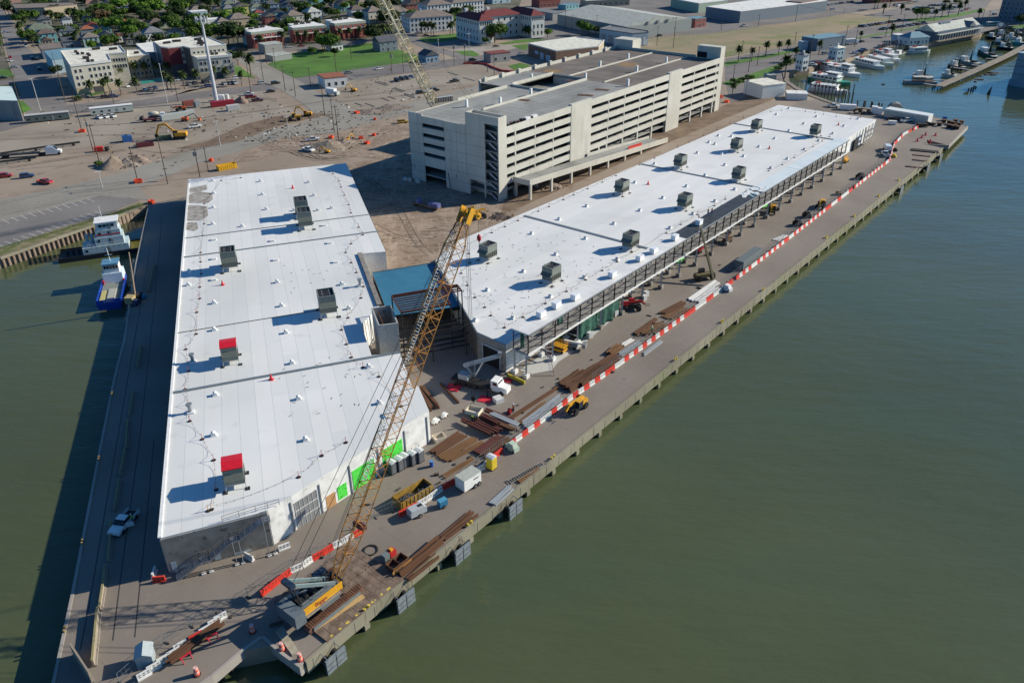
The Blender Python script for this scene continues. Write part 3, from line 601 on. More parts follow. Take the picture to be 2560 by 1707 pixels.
# ------------------------------------------------------------------ roof equipment
ACG = plain('unit_grey_green', (.13,.15,.125), .55, .1); ACL = plain('unit_light_grey', (.18,.205,.18), .5)
REDM = plain('red_cover', (.62,.012,.025), .45)
def mk_hvac(kind):
    t = thing('rooftop_unit', '', 'air handler')
    L, W, H = (3.6, 3.0, 2.9) if kind != 'long' else (3.0, 3.0, 3.2)
    z0 = 1.1
    for x in (-L/2+.1, L/2-.1):
        for y in (-W/2+.1, W/2-.1):
            MB().tube((x*1.15,y*1.15,0), (x,y,z0), .07, 5).build('leg', STL, t)
            MB().cb(x*1.2,y*1.2,0,.9,.7,.08).build('foot_pad', DKST, t)
    MB().cb(0,0,z0-.15,L,W,.15).build('base_frame', STL, t)
    MB().cb(0,0,z0,L,W,H*.55).build('casing', ACG if kind != 'red' else ACL, t)
    m_ = MB().cb(0,0,z0+H*.55+.02,L*1.02,W*1.02,H*.42); m_.build('upper_casing', ACL, t)
    if kind == 'red': MB().side([(-L/2-.1,z0+H),(L/2+.1,z0+H),(L/2+.1,z0+H+.15),(0,z0+H+.5),(-L/2-.1,z0+H+.15)], -W/2-.1, W/2+.1).build('red_cover', REDM, t)
    else:
        m_ = MB()
        for x0,y0,x1,y1 in ((-L/2,-W/2,L/2,-W/2+.15),(-L/2,W/2-.15,L/2,W/2),(-L/2,-W/2+.15,-L/2+.15,W/2-.15),(L/2-.15,-W/2+.15,L/2,W/2-.15)): m_.box(x0,y0,z0+H-.02,x1,y1,z0+H+.4)
        m_.build('fan_shroud', ACL, t); MB().cb(0,0,z0+H-.01,L-.3,W-.3,.05).build('fan_deck', BLK, t)
        for x in (-L/3.2, 0, L/3.2):
            for y in (-W/4.5, W/4.5):
                m_ = MB().tube((x,y,z0+H+.05), (x,y,z0+H+.16), .1, 6)
                for a_ in range(4): m_.ob((x+.22*math.cos(a_*1.57),y+.22*math.sin(a_*1.57),z0+H+.1), .42,.12,.02,a_*1.57)
                m_.build('fan', STL, t)
    MB().side([(-L/2-.9,z0+1.3),(-L/2,z0+2.1),(-L/2,z0+1.2)], -W/2, W/2).build('intake_hood', ACG, t)
    m_ = MB()
    for k in range(5): m_.box(-L/2+.2+k*L/5, -W/2-.04, z0+.2, -L/2+.2+k*L/5+.45, -W/2, z0+1.3)
    m_.build('louvre', DKST, t)
    MB().cb(L/2+.5,0,z0-.1,1.0,1.2,.9).build('duct', WHT, t)
    return t
HV = Kind(mk_hvac)
for i, (u, v) in enumerate(((29.3,-12.2),(58.9,-8.5),(30.1,-33),(94.4,-33.8),(94.9,-12.3),(129.5,-32.9),(128.6,-11.3),(160,-27),(196.4,-12.2),(190,-33))):
    HV.put('std', U(u,v,R2), CA, 'grey-green air unit %s from near end, %s row, quay shed' % (ORD[[0,1,0,1,2,2,3,3,4,4][i]], 'walkway-side' if v > -20 else 'garage-side'), 'air units on the quay shed roof')
AR = R(18)
HV.put('std', Q('f',455,505,R1), AR+R(90), 'nearer of the paired tall grey air units on the slip shed roof', None, 1.2); HV.put('std', Q('f',425,400,R1), AR+R(90), 'farther of the paired tall grey air units on the slip shed roof', None, 1.2)
HV.put('std', Q('e',2105,880,R1), AR+R(90), 'grey air unit nearest the tugboat slip on the white shed roof', None, 1.2); HV.put('std', Q('f',660,1290,R1), AR+R(90), 'grey air unit with black fans beside the blockwork shaft, slip shed roof', None, 1.2)
HV.put('red', Q('i',2110,190,R1), AR+R(90), 'farther of the two red-topped units on the slip shed roof', None); HV.put('red', Q('i',2155,1300,R1), AR+R(90), 'nearer of the two red-topped units on the slip shed roof', None)
def mk_vent(kind):
    t = thing('roof_vent', '', 'roof vent')
    if kind == 'cowl':
        MB().cb(0,0,0,1.3,1.3,.12).build('curb', WHT, t); MB().side([(-.5,.12),(.5,.12),(.35,.75),(-.1,.9),(-.5,.6)], -.5, .5).build('cowl', WHT, t)
    elif kind == 'flat':
        MB().cb(0,0,0,1.2,1.0,.3).build('curb', WHT, t); MB().side([(-.65,.3),(.65,.3),(.65,.36),(-.65,.4)], -.55, .55).build('hatch_lid', WHT, t)
    else:
        MB().cb(0,0,0,1.2,1.2,.3).build('curb', WHT, t); MB().tube((0,0,.3), (0,0,1.5), .35, 10).build('pipe', STL, t); MB().tube((0,0,1.5), (0,0,1.9), .55, 12).build('cap', STL, t)
    return t
VN = Kind(mk_vent)
V1 = [('e',1940,75),('e',1950,190),('e',1945,320),('e',1940,470),('e',2210,490),('e',1725,905),('e',1720,1025),('e',1955,1190),('e',1955,1435),('f',40,80),('f',480,90),('f',60,200),('f',530,210),('f',95,335),('f',350,345),('f',565,345),('f',690,325),('f',195,1000),('f',785,1020),('f',235,1215),('f',850,1240),('f',275,1460),('i',1965,495),('i',1950,860),('j',330,205),('j',1030,240),('j',390,530),('j',1125,570),('j',455,905)]
for i, (k, x, y) in enumerate(sorted(V1, key=lambda t: -Q(*t,R1).y)): VN.put('cowl', Q(k,x,y+8,R1), AR, 'small white cowl vent on the slip shed roof, %s counting from its far end' % ORD[i], 'white cowl vents on the slip shed', .85)
for i, (k, x, y) in enumerate((('e',1950,620),('e',1950,795),('e',1950,985),('f',150,630),('f',180,805),('f',620,490),('f',670,650),('f',725,825))): VN.put('flat', Q(k,x,y,R1), AR, 'low square white roof hatch, %s from the far end in the %s column' % (ORD[(0,1,2,0,1,0,1,2)[i]], ('slip-side','middle','courtyard-side')[(0,0,0,1,1,2,2,2)[i]]), 'white hatches on the slip shed')
for k, x, y, l in (('i',1760,200,'farther'),('i',1740,660,'nearer')): VN.put('pipe', Q(k,x,y,R1), AR, l+' of two round flue caps at the slip-side roof edge')
VN.put('pipe', Q('f',950,1040,R1), AR, 'single round flue cap near the courtyard edge of the slip shed roof')
V2 = [('f',2110,1080),('f',2000,1355),('g',105,910),('g',400,755),('g',670,610),('g',930,475),('g',1165,355),('g',1375,240),('g',1590,135),('g',1760,35),('g',180,565),('g',430,435),('g',680,315),('g',1120,100),('g',660,965),('g',960,800),('g',1440,515),('g',1650,385),('g',1850,270),('g',2030,163),('g',350,1140),('g',10,1335),('c',1880,1242),('c',2000,1247),('c',1795,1302),('c',1850,1318),('c',1690,1398),('c',1910,1408),('c',2110,1428),('c',2250,1343),('c',1300,1498),('c',1940,1508),('d',190,992),('d',440,1068),('d',820,1088),('d',325,1133),('d',190,1198),('d',60,1268),('d',590,1222),('d',460,1287),('d',330,1367),('d',175,1453),('d',25,1538),('d',75,1048),('d',690,1153)]
for i, (k, x, y) in enumerate(sorted(V2, key=lambda t: (Q(*t,R2)-CO).dot(CU))): VN.put('cowl', Q(k,x,y,R2), CA, 'white cowl vent, %s from the near end, quay shed roof' % ORD[i], 'white cowl vents on the quay shed', .8)
def mk_stan(kind):
    t = thing('stanchion', '', 'stanchion'); MB().tube((0,0,0), (0,0,.1), .36, 10).build('base', DKST, t)
    MB().tube((0,0,.1), (0,0,1.25), .045, 5).build('post', plain('red_post', (.45,.05,.04), .6) if kind == 'red' else plain('orange_post', (.62,.28,.06), .6), t); return t
SK = Kind(mk_stan)
S1 = [[('e',2195,55),('e',2020,80),('e',1865,290),('e',1862,475),('e',1848,580),('e',1830,735),('e',1830,820),('e',1835,930),('e',1822,1050),('e',1822,1155),('e',1795,1280),('e',1790,1478),('i',1695,85),('i',1720,285),('i',1688,450),('i',1715,590),('i',1730,740),('i',1845,905),('i',1950,1095),('i',1972,1365),('i',1930,1545)],
 [('f',700,20),('f',755,85),('f',775,140),('f',805,215),('f',845,300),('f',865,375),('f',935,505),('f',975,575),('f',868,655),('f',818,735),('f',868,828),('f',915,918),('f',980,1045),('f',958,1150),('f',840,1330),('f',780,1440),('j',825,40),('j',868,160),('j',975,250),('j',1120,335),('j',1325,605)], [('j',820,935),('j',600,1055),('j',390,1250),('k',1900,0)]]
S2 = [[('f',2085,1235),('f',1995,1145),('f',1925,1035),('f',1870,925),('f',1950,830),('f',1940,745),('f',1905,680),('f',2150,555),('f',2270,500),('g',55,445),('g',240,360),('g',338,318),('g',470,255),('g',563,212),('g',690,155),('g',825,95),('g',948,35),('c',1162,1505),('c',1300,1445),('c',1510,1345),('c',1615,1300),('c',1748,1240),('c',1868,1185),('c',1988,1128),('c',2110,1075),('d',25,1020),('d',125,1010),('d',340,1020),('d',430,1030),('d',505,1045),('d',622,1065),('d',752,1085),('d',840,1075)],
 [('f',2140,1310),('f',2265,1420),('g',100,1325),('g',305,1200),('g',497,1090),('g',672,985),('g',822,900),('g',957,820),('g',1408,560),('g',1540,480),('g',1692,390),('g',1845,310),('g',1945,250)],[('d',5,1560),('d',130,1505),('d',240,1440),('d',345,1380),('d',410,1340),('d',492,1290),('d',560,1250)]]
ROPE = plain('warning_rope', (.10,.05,.04), .8)
for nm, LL, z in (('slip shed', S1, R1), ('quay shed', S2, R2)):
    for li, L in enumerate(LL):
        P = [Q(k,x,y,z) for k,x,y in L]
        for i, p in enumerate(P): SK.put('red' if (i+li) % 5 else 'orange', p, 0, '%s warning post, %s along the %s rope of the %s roof' % ('thin red' if (i+li) % 5 else 'thin orange', ORD[i], (('slip-side','courtyard','front wall'), ('garage-side','near walkway','far walkway'))[nm == 'quay shed'][li], nm), ('red' if (i+li) % 5 else 'orange')+' warning posts on the '+nm)
        mb = MB()
        for a, b_ in zip(P, P[1:]):
            prev = a+Vector((0,0,1.1)); L_ = (b_-a).length
            nseg = max(2, int(L_/1.2))
            for k in range(1, nseg+1):
                t_ = k/nseg; q = a.lerp(b_, t_)+Vector((0,0,1.1-1.0*math.sin(math.pi*t_)**.6)); mb.tube(prev, q, .022, 3, cap=False)
                if k < nseg: mb.add([q, q+Vector((.14,0,-.02)), q+Vector((.07,.02,-.3))], [(0,1,2)])
                prev = q
        tag(mb.build('warning_line', ROPE), 'sagging flagged rope along the %s edge of the %s roof' % (((('slip-side','courtyard','front wall'), ('garage-side','near walkway','far walkway'))[nm == 'quay shed'][li]), nm), 'rope')
def mk_cone(kind):
    t = thing('safety_cone', '', 'cone'); MB().cb(0,0,0,.7,.7,.06).build('base', REDM, t); MB().tube((0,0,.06), (0,0,1.0), .26, 8, .05).build('cone', REDM, t); return t
CN = Kind(mk_cone)
for k, x, y, z, l in (('f',335,150,R1,'alone near the north end of the slip shed roof'),('e',2030,1030,R1,'in the middle of the slip shed roof'),('j',140,360,R1,'beside the widest roof joint of the slip shed'),('g',1240,115,R2,'in the middle of the quay shed roof'),('d',640,1143,R2,'at the far end of the quay shed roof'),('d',10,1358,R2,'behind the farthest walkway stretch on the quay shed roof')): CN.put('c', Q(k,x,y,z), 0, 'red cone '+l, None, 1.3)
# foot-traffic scraps of dark tape on the membrane
mb = MB()
for k in range(150):
    u = 10+rnd.random()**1.3*48; v = -4-rnd.random()*34; p = U(u,v,R2+.012); mb.ob(p.to_tuple(), .5+rnd.random()*.5, .14, .01, rnd.random()*3)
for k in range(26):
    p = Q('j', 200+rnd.random()*900, 100+rnd.random()*600, R1+.012); mb.ob(p.to_tuple(), .7, .14, .01, rnd.random()*3)
for k in range(16):
    p = Q('f', 250+rnd.random()*500, 850+rnd.random()*300, R1+.012); mb.ob(p.to_tuple(), .7, .14, .01, rnd.random()*3)
tag(mb.build('roof_scraps', plain('scrap_black', (.05,.06,.07), .7)), 'scattered dark scraps and tape marks on the white roofs', 'scraps', None, 'stuff')
# ------------------------------------------------------------------ parking garage, local frame u along the quay, v inland
GO = G(1248.7,504.4); GU = ud(51.0); GV = Vector((-GU.y,GU.x,0)); GA = R(51)
def K(u, v, z=0.): p = GO+GU*u+GV*v; return Vector((p.x,p.y,z))
def kbox(mb, u0, v0, z0, u1, v1, z1):
    return mb.prism([K(u0,v0)[:2], K(u1,v0)[:2], K(u1,v1)[:2], K(u0,v1)[:2]], z0, z1)
PCC = mat('precast_concrete', (.50,.485,.42), .85, scale=.12, col2=(.58,.565,.50), detail=8)
mixin(PCC, noise_mask(PCC, .5, .56, .72, 6, stretch=(1,1,.1)), (.36,.345,.30), .5)
mixin(PCC, line_mask(PCC, 3.75, .05, 51+90), (.3,.29,.25), .5)
SLABL = m_conc('roof_slab_concrete', (.20,.205,.195), (.34,.345,.325), 3.6, 51+90, (.10,.095,.085), .8)
mixin(SLABL, line_mask(SLABL, 3.6, .16, 51+90), (.08,.08,.075), .7); mixin(SLABL, line_mask(SLABL, 9, .3, 51), (.45,.45,.43), .5)
SLABD = mat('ribbed_slab', (.10,.082,.07), .9, scale=.08, col2=(.19,.16,.14), detail=10)
mixin(SLABD, line_mask(SLABD, 1.8, .3, 51+90), (.25,.24,.22), .6); mixin(SLABD, line_mask(SLABD, 9, .25, 51+90), (.05,.045,.04), .8); mixin(SLABD, line_mask(SLABD, 4.2, .12, 51), (.07,.06,.055), .7)
gar = thing('parking_garage', 'seven-level precast concrete parking garage with long rows of dark slot openings, unfinished roof', 'parking garage', K(80,25))
H0 = 23.6; ROWS = [21.3-3.3*k for k in range(6)]; OH = 1.35
bays = [(4.1,8.3),(8.9,19.0),(19.4,29.3),(29.7,39.4)]; bays2 = [(53.2+11.3*k, 53.2+11.3*k+10.8) for k in range(5)]; bays3 = [(121,131.4),(131.9,142.4),(142.9,152.4),(153,155)]
def facade(u0, u1, bl, rows, zbot, nm='facade_panel'):
    "spandrel bands with real gaps between them"
    edges = []; z = H0
    mb = MB()
    for r_ in rows:
        kbox(mb, u0, 0, r_, u1, .35, z); z = r_-OH
    kbox(mb, u0, 0, zbot, u1, .35, z); mb.build(nm, PCC, gar, True)
    for a, b_ in zip(bl, bl[1:]):
        kbox(MB(), a[1], -.02, zbot, b_[0], .5, H0-.6).build('pilaster', PCC, gar, True)
facade(4.1, 39.9, bays, ROWS, 3.2); facade(52.7, 109.5, bays2, ROWS[:5], 5.0); facade(120.6, 155.2, bays3, ROWS[:5], 5.0)
for u0, u1 in ((39.9,52.7),(109.5,120.6)): kbox(MB(), u0, -.12, 0, u1, 1.2, H0+.5).build('solid_panel', PCC, gar, True)
for u in (59,)+tuple(b_[1]+.25 for b_ in bays2[:4])+tuple(b_[1]+.25 for b_ in bays3[:3]): kbox(MB(), u-.45, .1, 0, u+.45, .9, 5.05).build('column', PCC, gar, True)
for u in (8.6,19.2,29.5): kbox(MB(), u-.4, .1, 0, u+.4, .9, 3.25).build('column', PCC, gar, True)
for z in [r_-OH-1.0 for r_ in ROWS]+[22.3]:
    z_ = z
    if z < 22: kbox(MB(), .4, .36, z_, 155, 40, z_+.4).build('floor_slab', SLABL, gar, True)
# roof decks
kbox(MB(), .4, .36, 22.2, 57, 23.5, 22.6).build('roof_deck', SLABL, gar, True); kbox(MB(), .4, 23.5, 22.2, 57, 40, 22.6).build('roof_deck', SLABL, gar, True)
kbox(MB(), 57, .36, 22.2, 84, 23.5, 22.6).build('roof_deck', SLABL, gar, True)
kbox(MB(), 84, .36, 22.2, 155, 54.2, 22.62).build('roof_deck', SLABD, gar, True)
kbox(MB(), 53.8, 40, 22.4, 84, 54.2, 22.8).build('roof_deck', SLABL, gar, True)
kbox(MB(), 57, 23.5, 17.6, 84, 40, 18.0).build('lower_deck', SLABL, gar, True)
for z in (18.9, 15.6, 12.3, 9): kbox(MB(), 53.8, 40, z, 155, 54.2, z+.4).build('floor_slab', SLABL, gar, True)
# parapets and walls
def kw(nm, u0, v0, z0, u1, v1, z1, ma=PCC): return kbox(MB(), u0, v0, z0, u1, v1, z1).build(nm, ma, gar, True)
for u0, v0, u1, v1, z0, z1 in ((57,23.2,84,23.5,22,23.6),(57,40,84,40.3,22.4,24),(56.8,23.5,57.1,40,18,23.4),(84,23.5,84.3,40,18,23.4),(53.5,54.2,155,54.5,20.8,23.9),(25,39.8,53.5,40.1,22,23.7),(155,12,155.3,54.5,21,23.8),(84,14.9,153,15.3,22.6,23.1),(84,33.2,153,33.6,22.6,23.1),(20,23.3,57,23.6,22.6,23.3),(53.5,40,53.8,41,12,23.6),(53.5,53.6,53.8,54.5,0,23.6)): kw('parapet', u0, v0, z0, u1, v1, z1)
kw('back_wall', 53.8, 54.2, 0, 155, 54.45, 20.7); kw('side_wall', 155, .5, 5, 155.3, 12, 23); kw('side_wall', 155.02, 12, 0, 155.28, 54, 21); kw('inner_wall', 53.6, 40.4, 0, 53.9, 53.6, 18)
# short side facing the yard
SHD = PCC
kw('end_panel', 0, 33.6, 0, .35, 40.1, H0+.1); kw('end_panel', 0, 13.9, 0, .35, 23.6, 22.9); kw('end_panel', 0, 40.1, 0, 12, 40.4, 12) if False else None
mb = MB(); z = 23.0
for r_ in (20.6, 17.3, 14.0, 10.7): kbox(mb, 0, 23.6, r_, .33, 33.6, z); z = r_-OH
kbox(mb, 0, 23.6, 6.0, .33, 33.6, z); mb.build('end_panel', PCC, gar, True)
kw('side_wall', .35, 39.8, 0, 25, 40.1, 22.8)
# precast joints on the yard side
for z in (3.4,6.8,10.1,13.4,16.7,20): kw('panel_joint', -.02, 13.9, z, -.005, 23.6, z+.06, DKST); kw('panel_joint', -.02, 33.6, z, -.005, 40.1, z+.06, DKST); kw('panel_joint', -.02, 5.9, z, -.005, 13.9, z+.06, DKST)
for v in (23.6, 33.6, 13.9, 18): kw('panel_joint', -.02, v, 6, -.005, v+.06, 22.7, DKST)
# stair tower
kw('stair_tower_wall', 0, 5.8, 5.2, .4, 13.9, 27.2); kw('stair_tower_wall', 0, 12.6, 0, .4, 13.88, 5.2); kw('stair_tower_wall', 0, 5.8, 0, .4, 6.3, 5.2); kw('stair_tower_wall', .4, 13.5, 0, 4.1, 13.9, 27.2); kw('stair_tower_wall', 3.7, .4, 0, 4.1, 13.5, 27.2); kw('stair_tower_wall', 0, 0, 0, 4.1, .4, 27.2); kw('stair_tower_wall', 0, .4, 24.6, .4, 5.8, 27.2)
kw('stair_tower_roof', .4, .4, 25.6, 3.7, 13.5, 25.8, SLABL)
stw = MB()
for k in range(7):
    zb = .3+3.3*k
    kbox(MB(), .5, 4.0, zb+1.6, 3.6, 5.6, zb+1.8).build('stair_landing', GCONC, gar, True); kbox(MB(), .5, .5, zb+3.2, 3.6, 1.4, zb+3.4).build('stair_landing', GCONC, gar, True)
    MB().bar(K(.3,4.2,zb+1.8), K(.3,1.3,zb+.1), .12, .5).build('stair_flight', plain('stair_steel', (.4,.42,.44), .6), gar, True)
    MB().bar(K(1.2,4.2,zb+1.6), K(1.2,1.3,zb+.0), 1.3, .2).build('stair_flight', GCONC, gar, True); MB().bar(K(2.8,1.3,zb+3.3), K(2.8,4.2,zb+1.7), 1.3, .2).build('stair_flight', GCONC, gar, True)
# corner towers at the far end
for u0, v0, u1, v1, z1, nm in ((155.3,.0,159.6,11.5,28,'lift_tower'),(155.4,45.5,163,56,27,'lift_tower')): kw(nm, u0, v0, 0, u1, v1, z1)
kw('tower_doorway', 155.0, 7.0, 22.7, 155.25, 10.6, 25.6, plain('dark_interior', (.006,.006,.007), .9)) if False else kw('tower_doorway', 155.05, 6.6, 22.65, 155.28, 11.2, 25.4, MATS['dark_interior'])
# roof clutter
for u, v in ((84,4),(84.2,24),(110,15.6),(135,15.6),(110,33.9),(133,33.9),(48,23.9),(30,23.9),(70,40.5),(20,31)): kw('column_stub', u, v, 22.6, u+.8, v+.8, 25.2, WHT)
for k in range(9): kw('column_stub', 56+k*11, 53.4, 22.8, 57.4+k*11, 54.15, 24.6)
OPN = mat('rust_opening', (.05,.025,.012), .9, scale=2, col2=(.16,.07,.03))
for k, x0, y0, x1, y1 in (('c',760,815,885,825),('c',600,865,740,875),('c',30,905,160,920),('c',500,735,610,742)):
    a, b_ = Q(k,x0,y0,22.64), Q(k,x1,y1,22.64); MB().ob(((a.x+b_.x)/2,(a.y+b_.y)/2,22.61), (b_-a).length, 2.4, .12, ang(a,b_)).build('deck_opening', OPN, gar, True)
for x, y, s_ in ((1060,590,6),(370,650,5)):
    p = Q('c',x,y,22.63); MB().tube(p, p+Vector((0,0,.02)), s_*.8, 14).build('rust_stain', mat('rust_stain', (.20,.12,.05), .9, scale=.5, col2=(.30,.19,.09)), gar, True)
for i in range(14):
    u = 5+i*1.1+rnd.random(); p = K(u+.5,1.6+rnd.random()*1.6,22.61); mb = MB().ob(p.to_tuple(), .7+rnd.random()*.6, .6+rnd.random()*.4, .5+rnd.random()*.7, rnd.random()*3)
    tag(mb.build('material_bundle', DKST if i % 3 else REDOX), 'dark bundle of materials on the garage roof edge, %s from the stair tower' % ORD[i], 'bundle', 'bundles on the garage roof')
for u in (17.2, 21): tag(MB().ob(K(u,2,22.61).to_tuple(), 2.4, 1.4, 1.3, GA).build('storage_box', WHT), ('white box on the garage roof edge, %s the stair tower' % ('nearer to' if u < 20 else 'farther from')), 'box')
# approach ramp on columns
rp = thing('garage_ramp', 'long concrete ramp on columns sloping down beside the garage facade', 'ramp', K(50,-4))
def zr(u): return 6.0-(u-7)/85*4.3
P = [(7,-.3),(92,-2.5),(92,-9),(7,-7)]
zz = [zr(u) for u,_ in P]
MB().prism([K(*q)[:2] for q in P], [z-.7 for z in zz], zz).build('deck', SLABL, rp, True)
for (u0,v0),(u1,v1) in (((7,-7),(95,-9.2)),((7,-.2),(7,-7)),((50,-.6),(92,-2.4))):
    MB().bar(K(u0,v0,zr(u0)-.1), K(u1,v1,zr(u1)-.1), .3, 1.9).build('parapet', PCC, rp, True)
for k in range(8):
    u = 7.6+k*11.3
    if zr(u) > 2: kbox(MB(), u-.4, -7.3-k*.25, 0, u+.4, -6.6-k*.25, zr(u)-.6).build('column', PCC, rp, True)
    if zr(u) > 2: kbox(MB(), u-.4, -1.3, 0, u+.4, -.6, zr(u)-.6).build('column', PCC, rp, True)
# water barriers on the ramp
BRED = plain('barrier_red', (.66,.05,.03), .5); BWHT = plain('barrier_white', (.68,.68,.66), .5)
def mk_bar(kind):
    t = thing('traffic_barrier', '', 'barrier'); m_ = BRED if kind == 'red' else BWHT; L = 1.78
    mb = MB().side([(-L/2,0),(L/2,0),(L/2,.22),(-L/2,.22)], -.3, .3); mb.side([(-L/2,.22),(L/2,.22),(L/2,1.0),(-L/2,1.0)], -.13, .13); mb.build('body', m_, t)
    for x in (-.55, 0, .55):
        for z in (.42, .75): MB().box(x-.14,-.145,z,x+.14,.145,z+.12).build('slot', DKST, t)
    return t
BR = Kind(mk_bar)
p0, p1 = Q('c',1195,1255,zr(71)), Q('c',1300,1278,zr(78))
for k in range(5): 
    q = K(70.5+k*1.9, -6.4-k*.03, zr(70.5+k*1.9)+.02); BR.put('red', q, GA, 'red water barrier on the garage ramp, %s from the garage end of the row' % ORD[k], 'red barriers on the ramp')
# tilt-up braces at the yard side base and concrete blocks
for x0, y0, x1, y1 in ((425,160,320,530),(515,395,370,545),(1085,540,1000,730),(1260,620,1190,760)):
    b_ = Q('r',x1,y1); 
    MB().tube(b_, K(-.1, (b_-GO).dot(GV)+1.2, 5.6), .09, 5).build('brace', DKST, gar, True)
for i, (x, y) in enumerate(((100,560),(185,570),(345,600))): tag(MB().ob(Q('r',x,y).to_tuple(), 1.8-.3*i+.8*(i == 2), 1.0, 1.0, GA+1.2).build('concrete_block', plain('footing_concrete',(.6,.6,.6))), 'pale concrete block in the shade of the garage end wall, %s from the left' % ORD[i], 'block')
# ------------------------------------------------------------------ crawler crane and the quay working area
YEL = plain('machine_yellow', (.66,.33,.02), .45); BOOMY = mat('boom_yellow', (.50,.24,.04), .6, scale=.6, col2=(.36,.15,.04), detail=5)
GRYG = plain('machine_grey', (.16,.19,.19), .5); TRK = mat('track_rust', (.10,.045,.03), .8, scale=3, col2=(.19,.09,.06)); WOOD = mat('weathered_timber', (.13,.09,.065), .9, scale=.8, col2=(.25,.185,.14), detail=8)
mixin(WOOD, noise_mask(WOOD, 2, .5, .7, 4, stretch=(1,.15,1), rot=-.89), (.12,.075,.05), .6)
PINE = plain('new_pine', (.52,.34,.14), .8)
CR0 = Vector((-27.3,81.0,.32)); CRA = R(51); cu = ud(51); cv = Vector((-cu.y,cu.x,0))
def Cc(u, v, z=0.): return CR0+cu*u+cv*v+Vector((0,0,z))
cr_ = thing('crawler_crane', 'big yellow and grey crawler crane on timber mats, lattice boom leaning over the sheds', 'crane', CR0, 0)
def cpart(mb, nm, ma, par=None): return mb.build(nm, ma, par or cr_, par is None)
for s_ in (-2.75, 2.75):
    mb = MB()
    prof = [(-4.9,.5),(-4.6,.1),(4.6,.1),(4.9,.5),(4.9,.75),(4.5,1.15),(-4.5,1.15),(-4.9,.75)]
    c_ = MB().side(prof, s_-.5, s_+.5); c_.v = [tuple(Cc(*v)) for v in c_.v]; tr = cpart(c_, 'track', TRK)
    mb = MB()
    for k in range(26):
        a_ = MB().box(-4.75+k*.375, s_-.53, 1.12, -4.75+k*.375+.2, s_+.53, 1.2); a_.v = [tuple(Cc(*v)) for v in a_.v]; mb.add(a_.v, a_.f)
    cpart(mb, 'track_shoes', RUST)
    a_ = MB().box(-4.2, s_-.62*(1 if s_ < 0 else -1)-.05, .3, 4.2, s_-.62*(1 if s_ < 0 else -1)+.05, .9); a_.v = [tuple(Cc(*v)) for v in a_.v]; cpart(a_, 'track_frame', GRYG)
def cbx(nm, ma, u0, v0, z0, u1, v1, z1):
    a_ = MB().box(u0,v0,z0,u1,v1,z1); a_.v = [tuple(Cc(*v)) for v in a_.v]; return cpart(a_, nm, ma)
cbx('car_body', GRYG, -1.6,-2.2,.5,1.6,2.2,1.2); cbx('deck', DKST, -4.6,-1.3,1.3,3.2,1.4,1.6)
cbx('engine_housing', GRYG, -4.3,-1.55,1.6,1.2,-.35,2.9); hs = cbx('side_panel', YEL, -4.2,-1.62,1.75,2.6,-1.56,3.1)
cbx('winch_housing', DKST, -3.2,-.3,1.6,1.4,1.1,2.5); cbx('walkway', STL, -4.0,-2.0,1.6,2.0,-1.63,1.66)
for u in (-2.4,-1,.4): 
    mb = MB().tube(Cc(u,-.2,2.9), Cc(u,1.0,2.9), .42, 12); cpart(mb, 'winch_drum', DKST)
for k in range(5):
    cbx('counterweight', plain('counterweight_grey', (.13,.16,.18), .5), -6.0,-2.2,1.3+k*.42,-4.3,2.0,1.3+k*.42+.38)
cab = cbx('operator_cab', plain('cab_dark_blue', (.02,.04,.07), .4), .6,1.5,1.5,2.6,2.7,3.3); cbx('cab_window', GLS, .7,1.48,2.2,2.65,2.72,3.0)
rail = MB()
for z in (3.5, 3.9, 4.2): rail.tube(Cc(-4.2,-1.5,z), Cc(1.6,-1.5,z), .03, 4)
for k in range(7): rail.tube(Cc(-4.2+k*.97,-1.5,3.1), Cc(-4.2+k*.97,-1.5,4.2), .03, 4)
cpart(rail, 'guard_rail', STL)
# maker's word on the side panel
def text(name, s_, loc, size, rot, ma, parent=None, ext=.01, align='CENTER'):
    cv_ = bpy.data.curves.new(name, 'FONT'); cv_.body = s_; cv_.size = size; cv_.extrude = ext; cv_.align_x = align; cv_.align_y = 'CENTER'; cv_.resolution_u = 2
    o = bpy.data.objects.new(name, cv_); sc.collection.objects.link(o); cv_.materials.append(ma)
    mtx = rot.to_4x4(); mtx.translation = loc
    if parent is not None: o.parent = parent; mtx.translation = Vector(loc)-parent.location
    o.matrix_local = mtx
    dg = bpy.context.evaluated_depsgraph_get(); me = bpy.data.meshes.new_from_object(o.evaluated_get(dg)); n_ = bpy.data.objects.new(name, me); sc.collection.objects.link(n_); me.materials.clear(); me.materials.append(ma)
    if parent is not None: n_.parent = parent
    n_.matrix_local = mtx; bpy.data.objects.remove(o); return n_
rot = Matrix((cu, Vector((0,0,1)), -cv)).transposed()
text('lettering', 'Bigge', Cc(-1.2,-1.65,2.35), 1.0, rot, plain('letter_red', (.30,.03,.04), .6), cr_)
